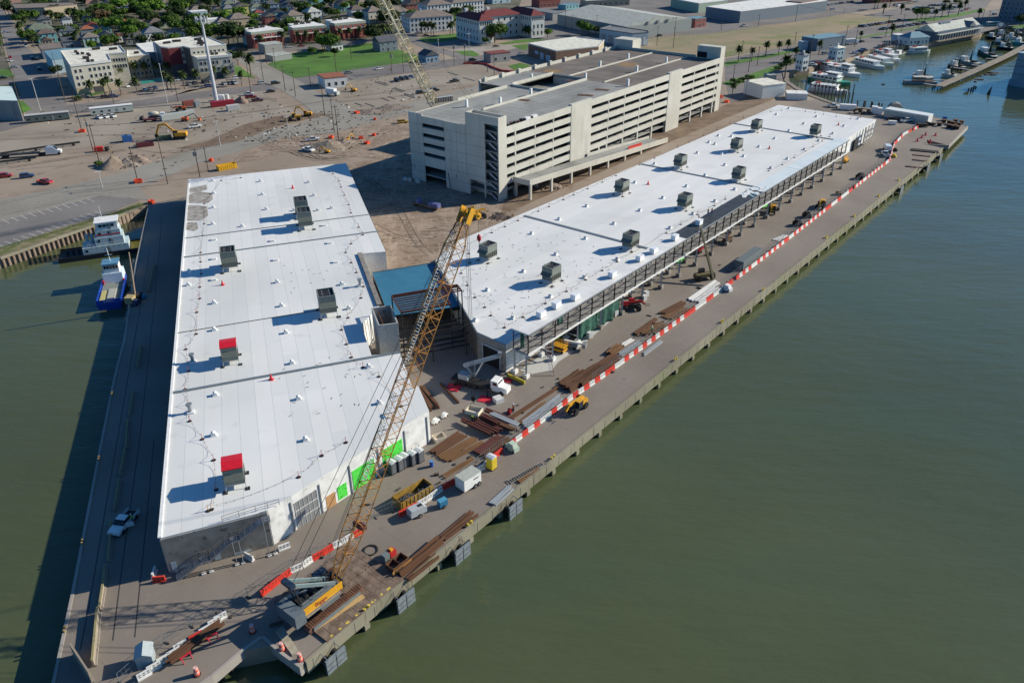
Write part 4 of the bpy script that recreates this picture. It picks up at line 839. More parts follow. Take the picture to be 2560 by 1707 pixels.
# lattice boom
def lattice(a, b, wd, n_, ma, par, up, chord=.07, lace=.045, taper0=2.0, taper1=2.0, nm='boom'):
    a = Vector(a); b = Vector(b); d = (b-a).normalized(); sx = d.cross(up).normalized(); sz = sx.cross(d).normalized(); L = (b-a).length
    def corner(i, j, k):
        s_ = L*k/n_; w_ = wd*min(1, .3+.7*s_/taper0, .35+.65*(L-s_)/taper1); return a+d*s_+sx*(i*w_/2)+sz*(j*w_/2)
    mb = MB(); ml = MB()
    C4 = [(-1,-1),(1,-1),(1,1),(-1,1)]
    for k in range(n_):
        for q in range(4):
            i, j = C4[q]; i2, j2 = C4[(q+1)%4]
            mb.tube(corner(i,j,k), corner(i,j,k+1), chord, 5, cap=False)
            if k % 2: ml.tube(corner(i,j,k), corner(i2,j2,k+1), lace, 4, cap=False)
            else: ml.tube(corner(i2,j2,k), corner(i,j,k+1), lace, 4, cap=False)
            if k % 4 == 0: ml.tube(corner(i,j,k), corner(i2,j2,k), lace, 4, cap=False)
    par and mb.build(nm+'_chords', ma, par, True); par and ml.build(nm+'_lacing', ma, par, True); return corner
foot = Cc(2.3,-.1,1.9); tip = G(1166,533,49.5)
lattice(foot, tip, 2.1, 44, BOOMY, cr_, Vector((0,0,1)), .085, .05, 7, 5)
# walkway grating panels inside the boom
bd = (tip-foot).normalized(); bx = bd.cross(Vector((0,0,1))).normalized(); bz = bx.cross(bd).normalized(); BL = (tip-foot).length
for t0, t1 in ((.28,.52),(.60,.95)):
    a = foot+bd*BL*t0+bx*-.5+bz*.9; b = foot+bd*BL*t1+bx*-.5+bz*.9; mb = MB(); n_ = int((b-a).length/.45)
    for s_ in (-.36,.36): mb.bar(a+bx*s_, b+bx*s_, .06, .06)
    for k in range(n_): q = a.lerp(b, k/n_); mb.bar(q-bx*.36, q+bx*.36, .2, .03)
    mb.build('boom_catwalk', plain('grating', (.62,.68,.68), .6), cr_, True)
mb = MB().tube(foot+bd*BL*.02+bx*-1.3, foot+bd*BL*.02+bx*1.3, .15, 8); cpart(mb, 'boom_pin', DKST)
cpart(MB().bar(foot+bd*BL*.16+bz*-1.0+bx*-1.1, foot+bd*BL*.16+bz*-1.0+bx*1.1, .8, .7), 'boom_stop', REDOX)
MB().tube(foot+bd*BL*.45+bz*1.2+bx*-1.2, foot+bd*BL*.45+bz*1.2+bx*-.2, .32, 8).build('guide_sheave', WHT, cr_, True)
# boom head with sheaves and short runner jib
hd = thing('x','x','x'); bpy.data.objects.remove(hd)
for s_ in (-.7,-.25,.25,.7):
    c = tip+bx*s_; MB().tube(c-bx*.08, c+bx*.08, .6, 14).build('head_sheave', YEL, cr_, True)
cpart(MB().bar(tip-bd*1.4+bx*-.9, tip+bd*.9+bx*-.9, .15, 1.0).bar(tip-bd*1.4+bx*.9, tip+bd*.9+bx*.9, .15, 1.0), 'head_plates', YEL)
jt = G(1196,540,49.0); 
for s_ in (-.6,.6): cpart(MB().bar(tip+bx*s_, jt+bx*s_*.3, .25, .35), 'runner_arm', YEL)
cpart(MB().bar(tip+bd*.6, jt.lerp(tip,.3)+Vector((0,0,1.2)), .2, .25), 'runner_strut', YEL); MB().tube(jt-bx*.1, jt+bx*.1, .5, 12).build('runner_sheave', YEL, cr_, True)
# back mast, gantry and pendants
gt = Cc(-4.6,.2,7.2); 
for s_ in (-.75,.75):
    cpart(MB().bar(Cc(2.0,s_,2.6), gt+cv*s_, .3, .5), 'back_mast', plain('mast_grey', (.18,.24,.25), .5)); cpart(MB().tube(Cc(-3.6,s_,2.6), gt+cv*s_, .12, 6), 'gantry_leg', DKST)
cpart(MB().bar(gt-cv*1.1, gt+cv*1.1, .8, .6), 'mast_head', plain('cab_dark_blue', (.02,.04,.07)))
CAB = plain('wire_rope', (.06,.06,.06), .6, .3)
for s_ in (-.7,.7):
    pts = [gt+cv*s_, (foot+bd*BL*.97)+bx*s_*-1+bz*.7]; MB().tube(pts[0], pts[1], .05, 4).build('pendant', CAB, cr_, True)
for s_ in (-.3,0,.3): MB().tube(Cc(-1,s_,2.9), tip+bz*1.0+bx*s_, .03, 4).build('hoist_rope', CAB, cr_, True)
# crate hanging from the main hoist
lo, hi = 0, 30
for _ in range(40):
    md = (lo+hi)/2; d_ = Vector((tip.x,tip.y,md))-_C; yy = 853.5-FPX*d_.dot(_U)/d_.dot(_F)
    if yy > 1030: lo = md
    else: hi = md
crz = md
for s_ in (-.35,0,.35): MB().tube(tip+bx*s_, Vector((tip.x,tip.y,crz+3))+bx*s_, .035, 4).build('hoist_fall', CAB, cr_, True)
hb = thing('hook_block', 'black hook block over the hanging timber work box', 'hook', (tip.x,tip.y,crz+2.2)); MB().cb(0,0,0,.6,.4,.8).build('block', DKST, hb); MB().tube((0,0,-.5),(0,0,0),.08,6).build('hook', DKST, hb)
bxk = thing('work_box', 'open pale timber box hanging on slings under the boom tip', 'crate', (tip.x,tip.y,crz), CRA-R(75)); mb = MB()
for x0,y0,x1,y1 in ((-1.2,-.9,1.2,-.8),(-1.2,.8,1.2,.9),(-1.2,-.8,-1.1,.8),(1.1,-.8,1.2,.8)): mb = MB().box(x0,y0,0,x1,y1,.6); mb.build('side_board', plain('pale_ply', (.66,.58,.44), .8), bxk)
MB().box(-1.1,-.8,0,1.1,.8,.08).build('floor', plain('pale_ply', (.66,.58,.44)), bxk)
for x,y in ((-1.15,-.85),(1.15,-.85),(1.15,.85),(-1.15,.85)): MB().tube((x,y,.5),(0,0,2.0),.025,4).build('sling', CAB, bxk)
rb = Vector((jt.x,jt.y,0)); d_ = None
lo, hi = 0, 48
for _ in range(40):
    md = (lo+hi)/2; d_ = Vector((jt.x,jt.y,md))-_C; yy = 853.5-FPX*d_.dot(_U)/d_.dot(_F)
    if yy > 590: lo = md
    else: hi = md
MB().tube(jt, (jt.x,jt.y,md+.5), .03, 4).build('runner_rope', CAB, cr_, True)
bl_ = thing('headache_ball', 'red weight ball and hook hanging from the boom runner', 'hook', (jt.x,jt.y,md-.6)); MB().sph((0,0,.3),.32,.32,.55,10,8).build('ball', plain('ball_red', (.45,.02,.04), .4), bl_, smooth=True); MB().tube((0,0,-.5),(0,0,0),.06,5).build('hook', DKST, bl_)
# deck machinery, hoses and cab steps crowding the upperworks
for u0, v0, z0, u1, v1, z1, nm_, ma_ in ((-4.2,.9,1.6,-2.6,2.0,3.4,'fuel_tank',MATS['cab_dark_blue']),(-2.4,1.3,1.6,-.8,2.0,2.4,'tool_box',GRYG),(-.6,1.3,1.6,.4,2.1,2.9,'power_pack',DKST),(1.4,-1.3,1.6,2.6,-.2,2.4,'boom_base_frame',GRYG),(1.6,.5,1.6,2.8,1.3,3.0,'winch_frame',DKST),(-3.9,-.35,2.55,-2.9,.7,3.2,'exhaust_box',DKST)): cbx(nm_, ma_, u0, v0, z0, u1, v1, z1)
for k in range(9): cpart(MB().tube(Cc(-4+k*.6,.1+.9*math.sin(k*2.1),2.5), Cc(-2.6+k*.55,.3+1.2*math.cos(k*1.7),3.0+.5*math.sin(k)), .06, 5), 'hose', BLK)
for k in range(3): cpart(MB().tube(Cc(-5.4+k*.2,1.2,3.3), Cc(-5.4+k*.2,1.2,4.4), .05, 5), 'exhaust_pipe', STL)
# timber mats
k_ = 0
for row, (v0, v1) in enumerate(((-5.9,-.1),(.1,5.8))):
    for k in range(12):
        u = -4.1+1.2*k; c = Cc(u+.6, (v0+v1)/2); mb = MB()
        for q in range(4): mb.ob((c.x+cu.x*(q-1.5)*.29, c.y+cu.y*(q-1.5)*.29, .01), v1-v0-.05+rnd.random()*.2, .27, .28+rnd.random()*.02, CRA+R(90))
        tag(mb.build('timber_mat', WOOD), 'dark timber crane mat, %s from the left in the row on the %s side' % (ORD[k], ('water','shed')[row]), 'mat', 'timber mats under the crane')
for i, (k, x0, y0, x1, y1) in enumerate((('l',520,1080,760,925),('l',760,920,980,775))):
    a, b = Q(k,x0,y0,.33), Q(k,x1,y1,.33); tag(MB().ob(((a.x+b.x)/2,(a.y+b.y)/2,.32), (b-a).length, .75, .12, ang(a,b)).build('plank', PINE), ('fresh yellow plank beside the crane track, %s' % ('nearer the pier corner' if i == 0 else 'farther from the pier corner')), 'plank')
# ------------------------------------------------------------------ barriers and fence
BR2 = Kind(lambda kind: (lambda t: (MB().side([(-.89,0),(.89,0),(.89,.22),(-.89,.22)], -.3, .3).side([(-.89,.22),(.89,.22),(.89,1.0),(-.89,1.0)], -.13, .13).build('body', BRED if kind == 'red' else BWHT, t), t)[1])(thing('traffic_barrier','','barrier')))
def barrier_run(pts, seq, where, slots=True, z=0, gaps=()):
    P = PX(pts); n_ = 0
    for p_, d in along(P, 1.85, .9):
        c = seq[n_ % len(seq)]; n_ += 1
        if c == '.': continue
        a_ = math.atan2(d.y, d.x); lab = '%s water barrier, %s of the run %s' % ({'R':'red','W':'white'}[c], ORD[n_-1] if n_ <= 99 else ORD[n_-100]+' past the hundredth', where)
        (BR if slots and n_ < 70 else BR2).put({'R':'red','W':'white'}[c], (p_.x,p_.y,z), a_, lab, {'R':'red','W':'white'}[c]+' barriers '+where)
barrier_run([px_ for px_ in ((653,1490),(707,1447),(730,1430),(757,1418),(781,1401),(807,1387),(832,1370),(870,1350),(914,1325))], 'RRRWWRRWWRRWWRR.WWRR', 'beside the crane')
barrier_run([(998,1291),(1067,1253),(1112,1220),(1203,1174),(1238,1143),(1382,1034),(1427,998),(1500,948),(1800,729),(1920,638),(2223,403),(2235,362),(2260,337),(2296,319)], 'RRWWWRRWWWWRR.RWRWRWWRWRWRWRWRWRRWWRWRWRWRWRWRWRWR', 'along the quay')
for i, (k, x, y, c, a_) in enumerate((('k',1410,580,'W',1.9),('k',1455,640,'R',.3),('l',260,345,'W',.75),('k',2275,435,'W',-.35),('k',1790,1165,'R',.95),('k',1880,1100,'W',.95),('k',1960,1030,'W',.95),('k',2015,985,'W',.95),('k',1590,1310,'W',.95),('k',1500,1370,'W',.95),('k',1410,1440,'W',.95),('k',1320,1510,'W',.95),('k',1650,1245,'W',.95))):
    BR.put({'W':'white','R':'red'}[c], Q(k,x,y), a_-.2 if i < 4 else R(42), '%s plastic barrier %s' % ({'W':'white','R':'red'}[c], ('standing at the foot of the outside stair, end-on','lying at the foot of the outside stair','near the shed front corner','near the stair posts','in the broken row by the rusty beams, first','in the broken row by the rusty beams, second','in the broken row by the rusty beams, third','in the broken row by the rusty beams, fourth','in the low row by the light hut, fifth','in the low row by the light hut, fourth','in the low row by the light hut, third','in the low row by the light hut, second','in the low row by the light hut, sixth')[i]))
def mk_fence(kind):
    t = thing('fence_panel', '', 'fence'); mb = MB()
    for z in (.15,1.0,1.85): mb.tube((-1.8,0,z),(1.8,0,z),.022,4)
    for k in range(7): mb.tube((-1.8+k*.6,0,.15),(-1.8+k*.6,0,1.85),.012 if 0 < k < 6 else .03,4)
    mb.build('frame', STL, t)
    for x in (-1.75,1.75): MB().cb(x,0,0,.15,.7,.1).build('foot', DKST, t)
    return t
FN = Kind(mk_fence)
def fence_run(pts, where, step=3.65):
    n_ = 0
    for p_, d in along(PX(pts), step, 1.8):
        n_ += 1; FN.put('f', (p_.x,p_.y,0), math.atan2(d.y,d.x), 'mesh fence panel, %s of the line %s' % (ORD[n_-1], where), 'fence panels '+where)
fence_run([(1480,953),(1790,727),(1912,634),(2215,400),(2228,362),(2250,340),(2290,318)], 'inside the quay barriers')
fence_run([(1190,1165),(1370,1035),(1395,1012)], 'behind the stacked beams'); fence_run([(1160,1190),(1100,1220),(1045,1255),(995,1275)], 'behind the white trailer')
fence_run([(988,1273),(914,1306),(905,1330)], 'between dumpster and boom', 3.6); fence_run([(300,1707),(400,1620),(470,1572),(560,1525)], 'above the low barrier row'); fence_run([(560,1525),(645,1478),(700,1440),(760,1400),(830,1358)], 'behind the crane')
# ------------------------------------------------------------------ stacked steel
SILV = plain('galvanised_beam', (.42,.45,.46), .45, .3); ORNG = mat('rusty_orange_steel', (.12,.058,.024), .85, scale=1.0, col2=(.22,.115,.045), detail=7)
def mk_beam(kind):
    ma, H = {'rust':(RUST,.42),'oxide':(REDOX,.45),'silver':(SILV,.3),'orange':(ORNG,.3),'white':(WHT,.25)}[kind]
    mb = MB()
    if kind in ('silver','white'): mb.side([(0,0),(1,0),(1,.28),(0,.28)], -.16, .16)
    else:
        mb.box(0,-.17,0,1,.17,.05).box(0,-.17,H-.05,1,.17,H).box(0,-.03,.05,1,.03,H-.05)
    o = mb.build('steel_beam', ma); return tag(o, 'x', 'beam')
BM = Kind(mk_beam); bid = [0]
def stack(k, x0, y0, x1, y1, n_, kind, where, gap=.5, z=.05, jit=.06, layers=1):
    a, b = Q(k,x0,y0), Q(k,x1,y1); L = dist(a,b); t_ = ang(a,b); nn = Vector((-math.sin(t_), math.cos(t_), 0))
    nm = {'rust':'rusty brown','oxide':'dark red primed','silver':'grey galvanised','orange':'orange-brown rusty','white':'white'}[kind]
    for j in range(layers):
        for i in range(n_-j):
            l_ = L*(1-rnd.random()*.12); o = a+nn*((i-(n_-1-j)/2)*gap)+Vector((math.cos(t_),math.sin(t_),0))*(L-l_)*rnd.random()
            BM.put(kind, (o.x,o.y,z+j*.46), t_+(rnd.random()-.5)*jit, '%s steel beam, %s from the shed side, %sin the stack %s' % (nm, ORD[n_-j-1-i], 'upper layer ' if j else '', where), '%s beams %s' % (nm, where), (l_,1,1))
stack('j',1610,1045,1890,860,4,'rust','nearest the toilets'); stack('j',1700,1100,2030,910,6,'orange','right of the toilets'); stack('n',530,790,900,540,4,'oxide','beside the barriers, pinkish'); stack('n',600,830,980,550,4,'rust','against the barrier fence')
stack('n',30,1140,500,840,2,'orange','lying alone behind the trailer',.7); stack('m',300,1190,770,1430,2,'oxide','pointing at the water, lowest',.6,.6); stack('m',540,1210,890,1370,3,'oxide','pointing at the water, second',.6,.5); stack('m',620,1160,860,1290,2,'oxide','pointing at the water, short pair',.6,1.0)
stack('m',350,1040,1140,1370,3,'rust','pointing at the water, longest',.55,.5); stack('m',650,1050,1060,1220,2,'oxide','pointing at the water, uppermost',.6,.5); stack('m',740,1110,1140,1290,3,'silver','pointing at the water, pipes',.4,.7)
stack('m',1020,1150,1720,700,2,'rust','long pair up the quay',.5); stack('m',1140,1230,1560,900,2,'orange','between the long pair and the grey beams',.5); stack('m',1190,1270,1790,820,5,'silver','of long grey sections by the fence',.42,.15)
stack('m',1760,700,2080,470,4,'rust','messy, above the yellow telehandler',.5,.05,.15,2); stack('m',1830,750,2323,400,5,'rust','dense, above the yellow telehandler',.5,.05,.08,2); stack('p',20,1540,340,1340,5,'rust','before the dark pipe support',.5,.05,.1)
stack('p',250,1540,820,1120,6,'rust','dense middle quay',.5,.05,.05,2); stack('p',700,1100,880,960,4,'orange','short, mid quay',.5,.05,.1,2); stack('p',1080,810,1410,570,3,'rust','narrow, farther quay',.45); stack('p',1170,790,1530,640,6,'orange','wide orange, farther quay',.5); stack('p',1470,510,1810,335,4,'rust','near the white panels, shed side',.5); stack('p',1530,570,1830,400,6,'orange','near the white panels, water side',.5)
stack('p',900,960,1060,870,2,'white','of pale pipes, mid quay',.7); stack('p',850,1110,1180,890,3,'silver','by the fence, mid quay',.5); stack('p',1200,1100,1480,900,2,'silver','by the fence, far mid quay',.5); stack('p',1880,310,2290,30,4,'white','of white panels, upper',.45,.1); stack('p',1980,330,2300,120,5,'white','of white panels, lower',.45,.1)
stack('j',1490,450,1640,640,5,'rust','in the shade against the shed side',.5,.05,.1,2); stack('j',1680,400,1850,590,1,'rust','alone beside the truck crane'); stack('k',1515,1440,2040,1050,3,'rust','on red trestles by the low barriers',.45,.8,.02)
stack('h',60,1470,170,1420,3,'white','of pale sheets beyond the container',.6); stack('l',1290,600,1700,250,3,'rust','along the wharf kerb by the fenders',.6,.05,.12,2); stack('l',1380,640,1640,400,2,'rust','beside the rusty box',.5,.05,.2); stack('l',1700,260,2000,20,3,'rust','along the kerb, farther part',.5,.05,.15)
stack('n',1140,1200,1440,1000,2,'orange','lying on the kerb near the cage ladder',.45); stack('n',760,1530,1040,1260,4,'silver','of thin rods on the kerb',.4,.05,.1)
for i, (x, y) in enumerate(((1940,1170),(1700,1350))):
    t = thing('trestle', 'red steel trestle under the rusty beams, %s' % ('nearer the crane' if i == 0 else 'nearer the light hut'), 'trestle', Q('k',x,y), R(-40)); RD = plain('trestle_red', (.55,.02,.05), .5)
    for y_ in (-.6,.6):
        for x_ in (-.5,.5): MB().tube((x_,y_,0),(x_*.2,y_,.8),.07,5).build('leg', RD, t)
    MB().cb(0,0,.7,.2,1.6,.12).build('top_bar', RD, t)
cg = thing('cage_ladder', 'rusty ladder-like cage section lying on the wharf kerb', 'ladder', Q('n',1270,1060), ang(Q('n',1080,1160), Q('n',1430,970)))
for y_ in (-.5,.5): MB().bar((-4.2,y_,.3),(4.2,y_,.3),.12,.12).build('side_rail', GCONC, cg)
for k in range(17): MB().bar((-4+k*.5,-.5,.3),(-4+k*.5,.5,.3),.1,.1).build('rung', GCONC, cg)
# ------------------------------------------------------------------ site things on the quay
def mk_toilet(kind):
    t = thing('portable_toilet', '', 'toilet'); ma = plain('toilet_grey', (.09,.10,.11), .5) if kind == 'grey' else plain('toilet_yellow', (.68,.52,.03), .45)
    MB().cb(0,0,0,1.15,1.15,.12).build('skid', DKST, t); MB().cb(0,0,.12,1.1,1.1,1.95).build('cabin', ma, t); MB().side([(-.62,2.08),(.62,2.08),(.5,2.25),(0,2.38),(-.5,2.25)], -.62, .62).build('roof', plain('toilet_roof', (.6,.63,.63), .5), t)
    MB().box(-.4,-.57,.2,.4,-.55,1.95).build('door', plain('toilet_door', (.12,.13,.14), .5) if kind == 'grey' else plain('door_yellow', (.6,.45,.03), .5), t); MB().box(.55,-.35,1.5,.57,.35,1.8).build('vent_grille', DKST, t); MB().tube((.45,.45,2.0),(.45,.45,2.55),.05,5).build('vent_pipe', DKST, t); return t
TL = Kind(mk_toilet)
for i, (x, y) in enumerate(((470,470),(575,420),(650,375),(765,340),(865,300))): TL.put('grey', Q('o',x,y), CA, 'grey portable toilet by the green sheets, %s from the boom' % ORD[i], 'grey toilets in a row by the shed', 1.15)
TL.put('yellow', Q('n',750,985), CA, 'yellow portable toilet with white roof by the quay barriers', None, 1.2)
for i in range(7): TL.put('grey', Q('b',1650+i*22,938-i*3), R(36), 'dark portable toilet in the yard beyond the garage, %s from the left' % ORD[i], 'dark toilets beyond the garage', 1.1)
dr = thing('blue_drum', 'blue plastic drum standing alone on the quay', 'drum', Q('o',1040,378)); MB().tube((0,0,0),(0,0,1.1),.36,12).build('body', plain('drum_blue', (.02,.10,.42), .4), dr); MB().tube((0,0,1.1),(0,0,1.16),.38,12).build('lid', plain('drum_lid', (.10,.25,.5), .4), dr)
def wheel(par, x, y, z, r, w_, nm='wheel'):
    o = MB().tube((x,y-w_/2,z),(x,y+w_/2,z),r,12).build(nm, BLK, par); MB().tube((x,y-w_/2-.01,z),(x,y+w_/2+.01,z),r*.5,8).build('rim', STL, o); return o
a, b = Q('o',1530,785), Q('o',1760,635); L = dist(a,b)
tl = thing('box_trailer', 'white enclosed cargo trailer with two axles parked by the barriers', 'trailer', a.lerp(b,.5)+Vector((-math.sin(ang(a,b)),math.cos(ang(a,b)),0))*1.2, ang(a,b))
MB().cb(0,0,.45,L*1.05,2.3,2.2).build('body', WHT, tl); MB().cb(0,0,2.66,L*1.06,2.36,.08).build('roof', plain('trailer_roof', (.42,.44,.38), .6), tl); MB().cb(L*.2,-1.17,1.8,1.1,.02,.2).build('side_mark', GLS, tl)
for x in (.5,1.4):
    for y in (-1.2,1.2): wheel(tl, x, y, .4, .4, .25)
MB().bar((L/2,0,.5),(L/2+1.2,0,.5),.12,.12).build('drawbar', STL, tl)
# dumpsters
def dumpster(loc, rz, L, W, H, ma, label, fill=True):
    t = thing('dumpster', label, 'dumpster', loc, rz)
    for nm, b_ in (('side',(-L/2,-W/2,0,L/2,-W/2+.08,H)),('side',(-L/2,W/2-.08,0,L/2,W/2,H)),('end',(-L/2,-W/2+.08,0,-L/2+.08,W/2-.08,H)),('end',(L/2-.08,-W/2+.08,0,L/2,W/2-.08,H)),('floor',(-L/2+.08,-W/2+.08,0,L/2-.08,W/2-.08,.1))): MB().box(*b_).build(nm, ma, t)
    for k in range(int(L/.8)): MB().box(-L/2+.3+k*.8,-W/2-.08,.1,-L/2+.42+k*.8,-W/2,H-.1).build('rib', ma, t)
    if fill:
        mb = MB()
        for k in range(40): mb.ob(((rnd.random()-.4)*L*.85,(rnd.random()-.5)*W*.7,.1+rnd.random()*H*.5), .5+rnd.random(), .1+rnd.random()*.4, .15, rnd.random()*3)
        tag(mb.build('scrap_fill', MATS['scrap_black'], t), None, None, None, 'stuff')
    return t
DY = mat('dumpster_yellow', (.42,.25,.04), .6, scale=.8, col2=(.22,.14,.03), detail=6)
a, b = Q('o',610,1030), Q('o',1070,760); dumpster(a.lerp(b,.5)+Vector((-math.sin(ang(a,b)),math.cos(ang(a,b)),0))*1.3, ang(a,b), dist(a,b), 2.5, 1.7, DY, 'rust-stained yellow dumpster half full of scrap, near the boom')
dumpster(Q('a',2070,1540), R(38), 7, 2.4, 1.8, plain('bright_dumpster_yellow', (.75,.42,.02), .5), 'bright yellow dumpster beside the road north of the slip shed', False)
dumpster(Q('a',1325,1335), R(30), 6.5, 2.4, 1.6, plain('dumpster_maroon', (.14,.03,.04), .6), 'dark red ribbed dumpster in front of the yellow excavator'); dumpster(Q('a',1495,1275), R(30), 6, 2.4, 1.6, plain('dumpster_green', (.07,.12,.08), .6), 'dark green dumpster behind the excavator bucket')
rbx = thing('rusty_bin', 'rusty open steel skip with a tipped yellow side by the kerb', 'skip', Q('l',1290,500), R(50))
for b_ in ((-1.6,-.9,0,1.6,-.8,1.1),(-1.6,.8,0,1.6,.9,1.1),(-1.6,-.8,0,-1.5,.8,1.1),(1.5,-.8,0,1.6,.8,1.1),(-.1,-.8,0,0,.8,1.0)): MB().box(*b_).build('side', RUST, rbx)
MB().bar((-2,-1.2,.5),(1.8,-1.25,.5),.1,.9).build('tipped_plate', plain('ochre_plate', (.42,.20,.05), .7), rbx)
# compressor, generator
cm = thing('compressor', 'pale grey tow-behind compressor in front of the yellow dumpster', 'compressor', Q('o',830,1085), R(38)); MB().side([(-1.5,.5),(1.5,.5),(1.5,1.4),(1.1,1.75),(-1.3,1.75),(-1.5,1.5)], -.75, .75).build('body', plain('pale_grey', (.40,.43,.44), .5), cm); MB().cb(.6,0,1.76,.8,.6,.03).build('top_grille', DKST, cm)
for y in (-.85,.85): wheel(cm, .1, y, .35, .35, .2)
MB().bar((1.5,0,.5),(2.9,0,.4),.1,.1).build('drawbar', STL, cm)
gn = thing('welding_set', 'blue welding generator with a coiled lead beside the compressor', 'generator', Q('o',1200,960), R(38)); MB().cb(0,0,.3,1.5,1.0,1.1).build('body', plain('welder_blue', (.03,.18,.32), .4), gn); MB().cb(0,0,1.4,1.5,1.0,.06).build('lid', plain('welder_lid', (.08,.30,.45), .4), gn); wheel(gn,0,-.6,.3,.3,.15); wheel(gn,0,.6,.3,.3,.15)
md_ = thing('welding_set', 'red and black engine welder on a frame near the timber mats', 'generator', Q('l',1215,430), R(50)); MB().cb(.5,0,.3,1.2,1.1,1.0).build('body', plain('welder_red', (.45,.03,.03), .4), md_); MB().cb(-.7,0,.2,1.0,1.0,1.2).build('frame_box', GRYG, md_); MB().cb(.5,0,1.3,.5,.5,.3).build('air_filter', YEL, md_)
hc = MB()
for r_ in (.95,1.05,1.15):
    for k in range(20):
        a0, a1 = k*math.pi/10, (k+1)*math.pi/10; c = Q('l',1045,360); hc.tube((c.x+r_*math.cos(a0),c.y+r_*math.sin(a0),.08+.06*(r_ > 1)), (c.x+r_*math.cos(a1),c.y+r_*math.sin(a1),.08+.06*(r_ > 1)), .05, 4, cap=False)
tag(hc.build('hose_coil', BLK), 'coiled black hose lying on the concrete beyond the timber mats', 'hose')
# shipping container
a, b = Q('g',2100,905), Q('g',2300,755); L = 12.2; t_ = CA
ct = thing('shipping_container', 'long grey shipping container standing along the barriers', 'container', a+ud(50.4)*6.1+Vector((-math.sin(CA),math.cos(CA),0))*1.2, CA)
CGR = plain('container_grey', (.17,.20,.20), .6); MB().cb(0,0,.12,12,2.4,2.45).build('body', CGR, ct)
for k in range(30): MB().box(-5.8+k*.4,-1.24,.25,-5.6+k*.4,-1.2,2.45).build('corrugation', CGR, ct) if k % 2 == 0 else MB().box(-5.8+k*.4,-1.1,2.57,-5.6+k*.4,1.1,2.61).build('roof_rib', CGR, ct)
for x in (-6,6): MB().cb(x*.99,0,.1,.16,2.44,2.5).build('end_frame', CGR, ct)
# fenders and bitts
def mk_fender(kind):
    t = thing('dock_fender', '', 'fender'); FG = mat('fender_grey', (.13,.16,.18), .7, scale=1.5, col2=(.22,.25,.27))
    MB().cb(0,-1.9,-3.3,3.4,.3,2.9).build('face_panel', FG, t)
    for z in (-1.3,-2.3): MB().cb(0,-2.07,z,3.3,.04,.05).build('panel_joint', DKST, t)
    MB().cb(0,-2.07,-3.2,.06,.04,2.7).build('panel_joint', DKST, t)
    for x in (-.8,.8): MB().tube((x,-.3,-1.8),(x,-1.75,-1.8),.55,10,.35).build('rubber_cone', BLK, t)
    for x in (-1.2,1.2): MB().tube((x,-.35,-.4),(x,-1.75,-.7),.06,5).build('chain', STL, t)
    return t
FD = Kind(mk_fender)
for i, q in enumerate((('l',720,1330),('l',1375,800),('l',1895,370),('o',2230,950),('h',1195,990),('h',1440,790),('h',1545,695))):
    p = Q(q[0],q[1],q[2],-1.2); best = None
    for a, b in zip(east, east[1:]):
        d = (b-a); t_ = max(0,min(1,(p-a).dot(d)/d.length_squared)); c = a+d*t_
        if best is None or (c-p).length < best[0]: best = ((c-p).length, c, math.atan2(d.y,d.x))
    FD.put('f', best[1], best[2], 'grey square rubber-backed fender on the wharf face, %s from the pier corner' % ORD[i], 'fenders on the wharf face')
def mk_bitt(kind):
    t = thing('mooring_bitt', '', 'bollard'); by = plain('bitt_yellow', (.62,.48,.06), .6)
    MB().cb(0,0,.01,1.3,.6,.12).build('base', by, t)
    for x in (-.35,.35): MB().tube((x,0,.12),(x*1.25,0,.65),.16,9,.2).build('post', by, t)
    return t
BT = Kind(mk_bitt)
for i, q in enumerate((('l',1010,900),('l',1950,130),('n',1640,850),('p',1680,1165),('g',1915,1370),('g',2290,1080),('h',530,1440),('h',785,1245),('h',1010,1060),('h',1190,915))): BT.put('b', Q(*q), CA, 'yellow mooring bitt on the wharf edge, %s from the pier corner' % ORD[i], 'yellow bitts along the wharf')
BT = Kind(lambda kind: (lambda t: ([MB().tube((x,0,0),(x,0,.6),.15,8).build('post', plain('dull_bitt', (.30,.22,.08), .8), t) for x in (-.35,.35)], t)[1])(thing('mooring_bitt','','bollard')))
for i, q in enumerate((('i',1025,500),('i',905,1090),('k',755,295),('k',595,1090))): BT.put('b', Q(*q), R(108), 'rusty yellow bitt on the slip-side kerb, %s from the tugboat' % ORD[i], 'bitts on the slip side')
# yellow kerb blocks between mats and wharf edge
for i in range(8):
    a, b = Q('l',690,1150), Q('l',1210,720); p = a.lerp(b,i/7); tag(MB().ob(p.to_tuple(), .9, .35, .3, CA).build('wheel_stop', plain('bitt_yellow', (.62,.48,.06))), 'yellow stop block between crane mats and kerb, %s from the pier corner' % ORD[i], 'stop block', 'yellow stop blocks')
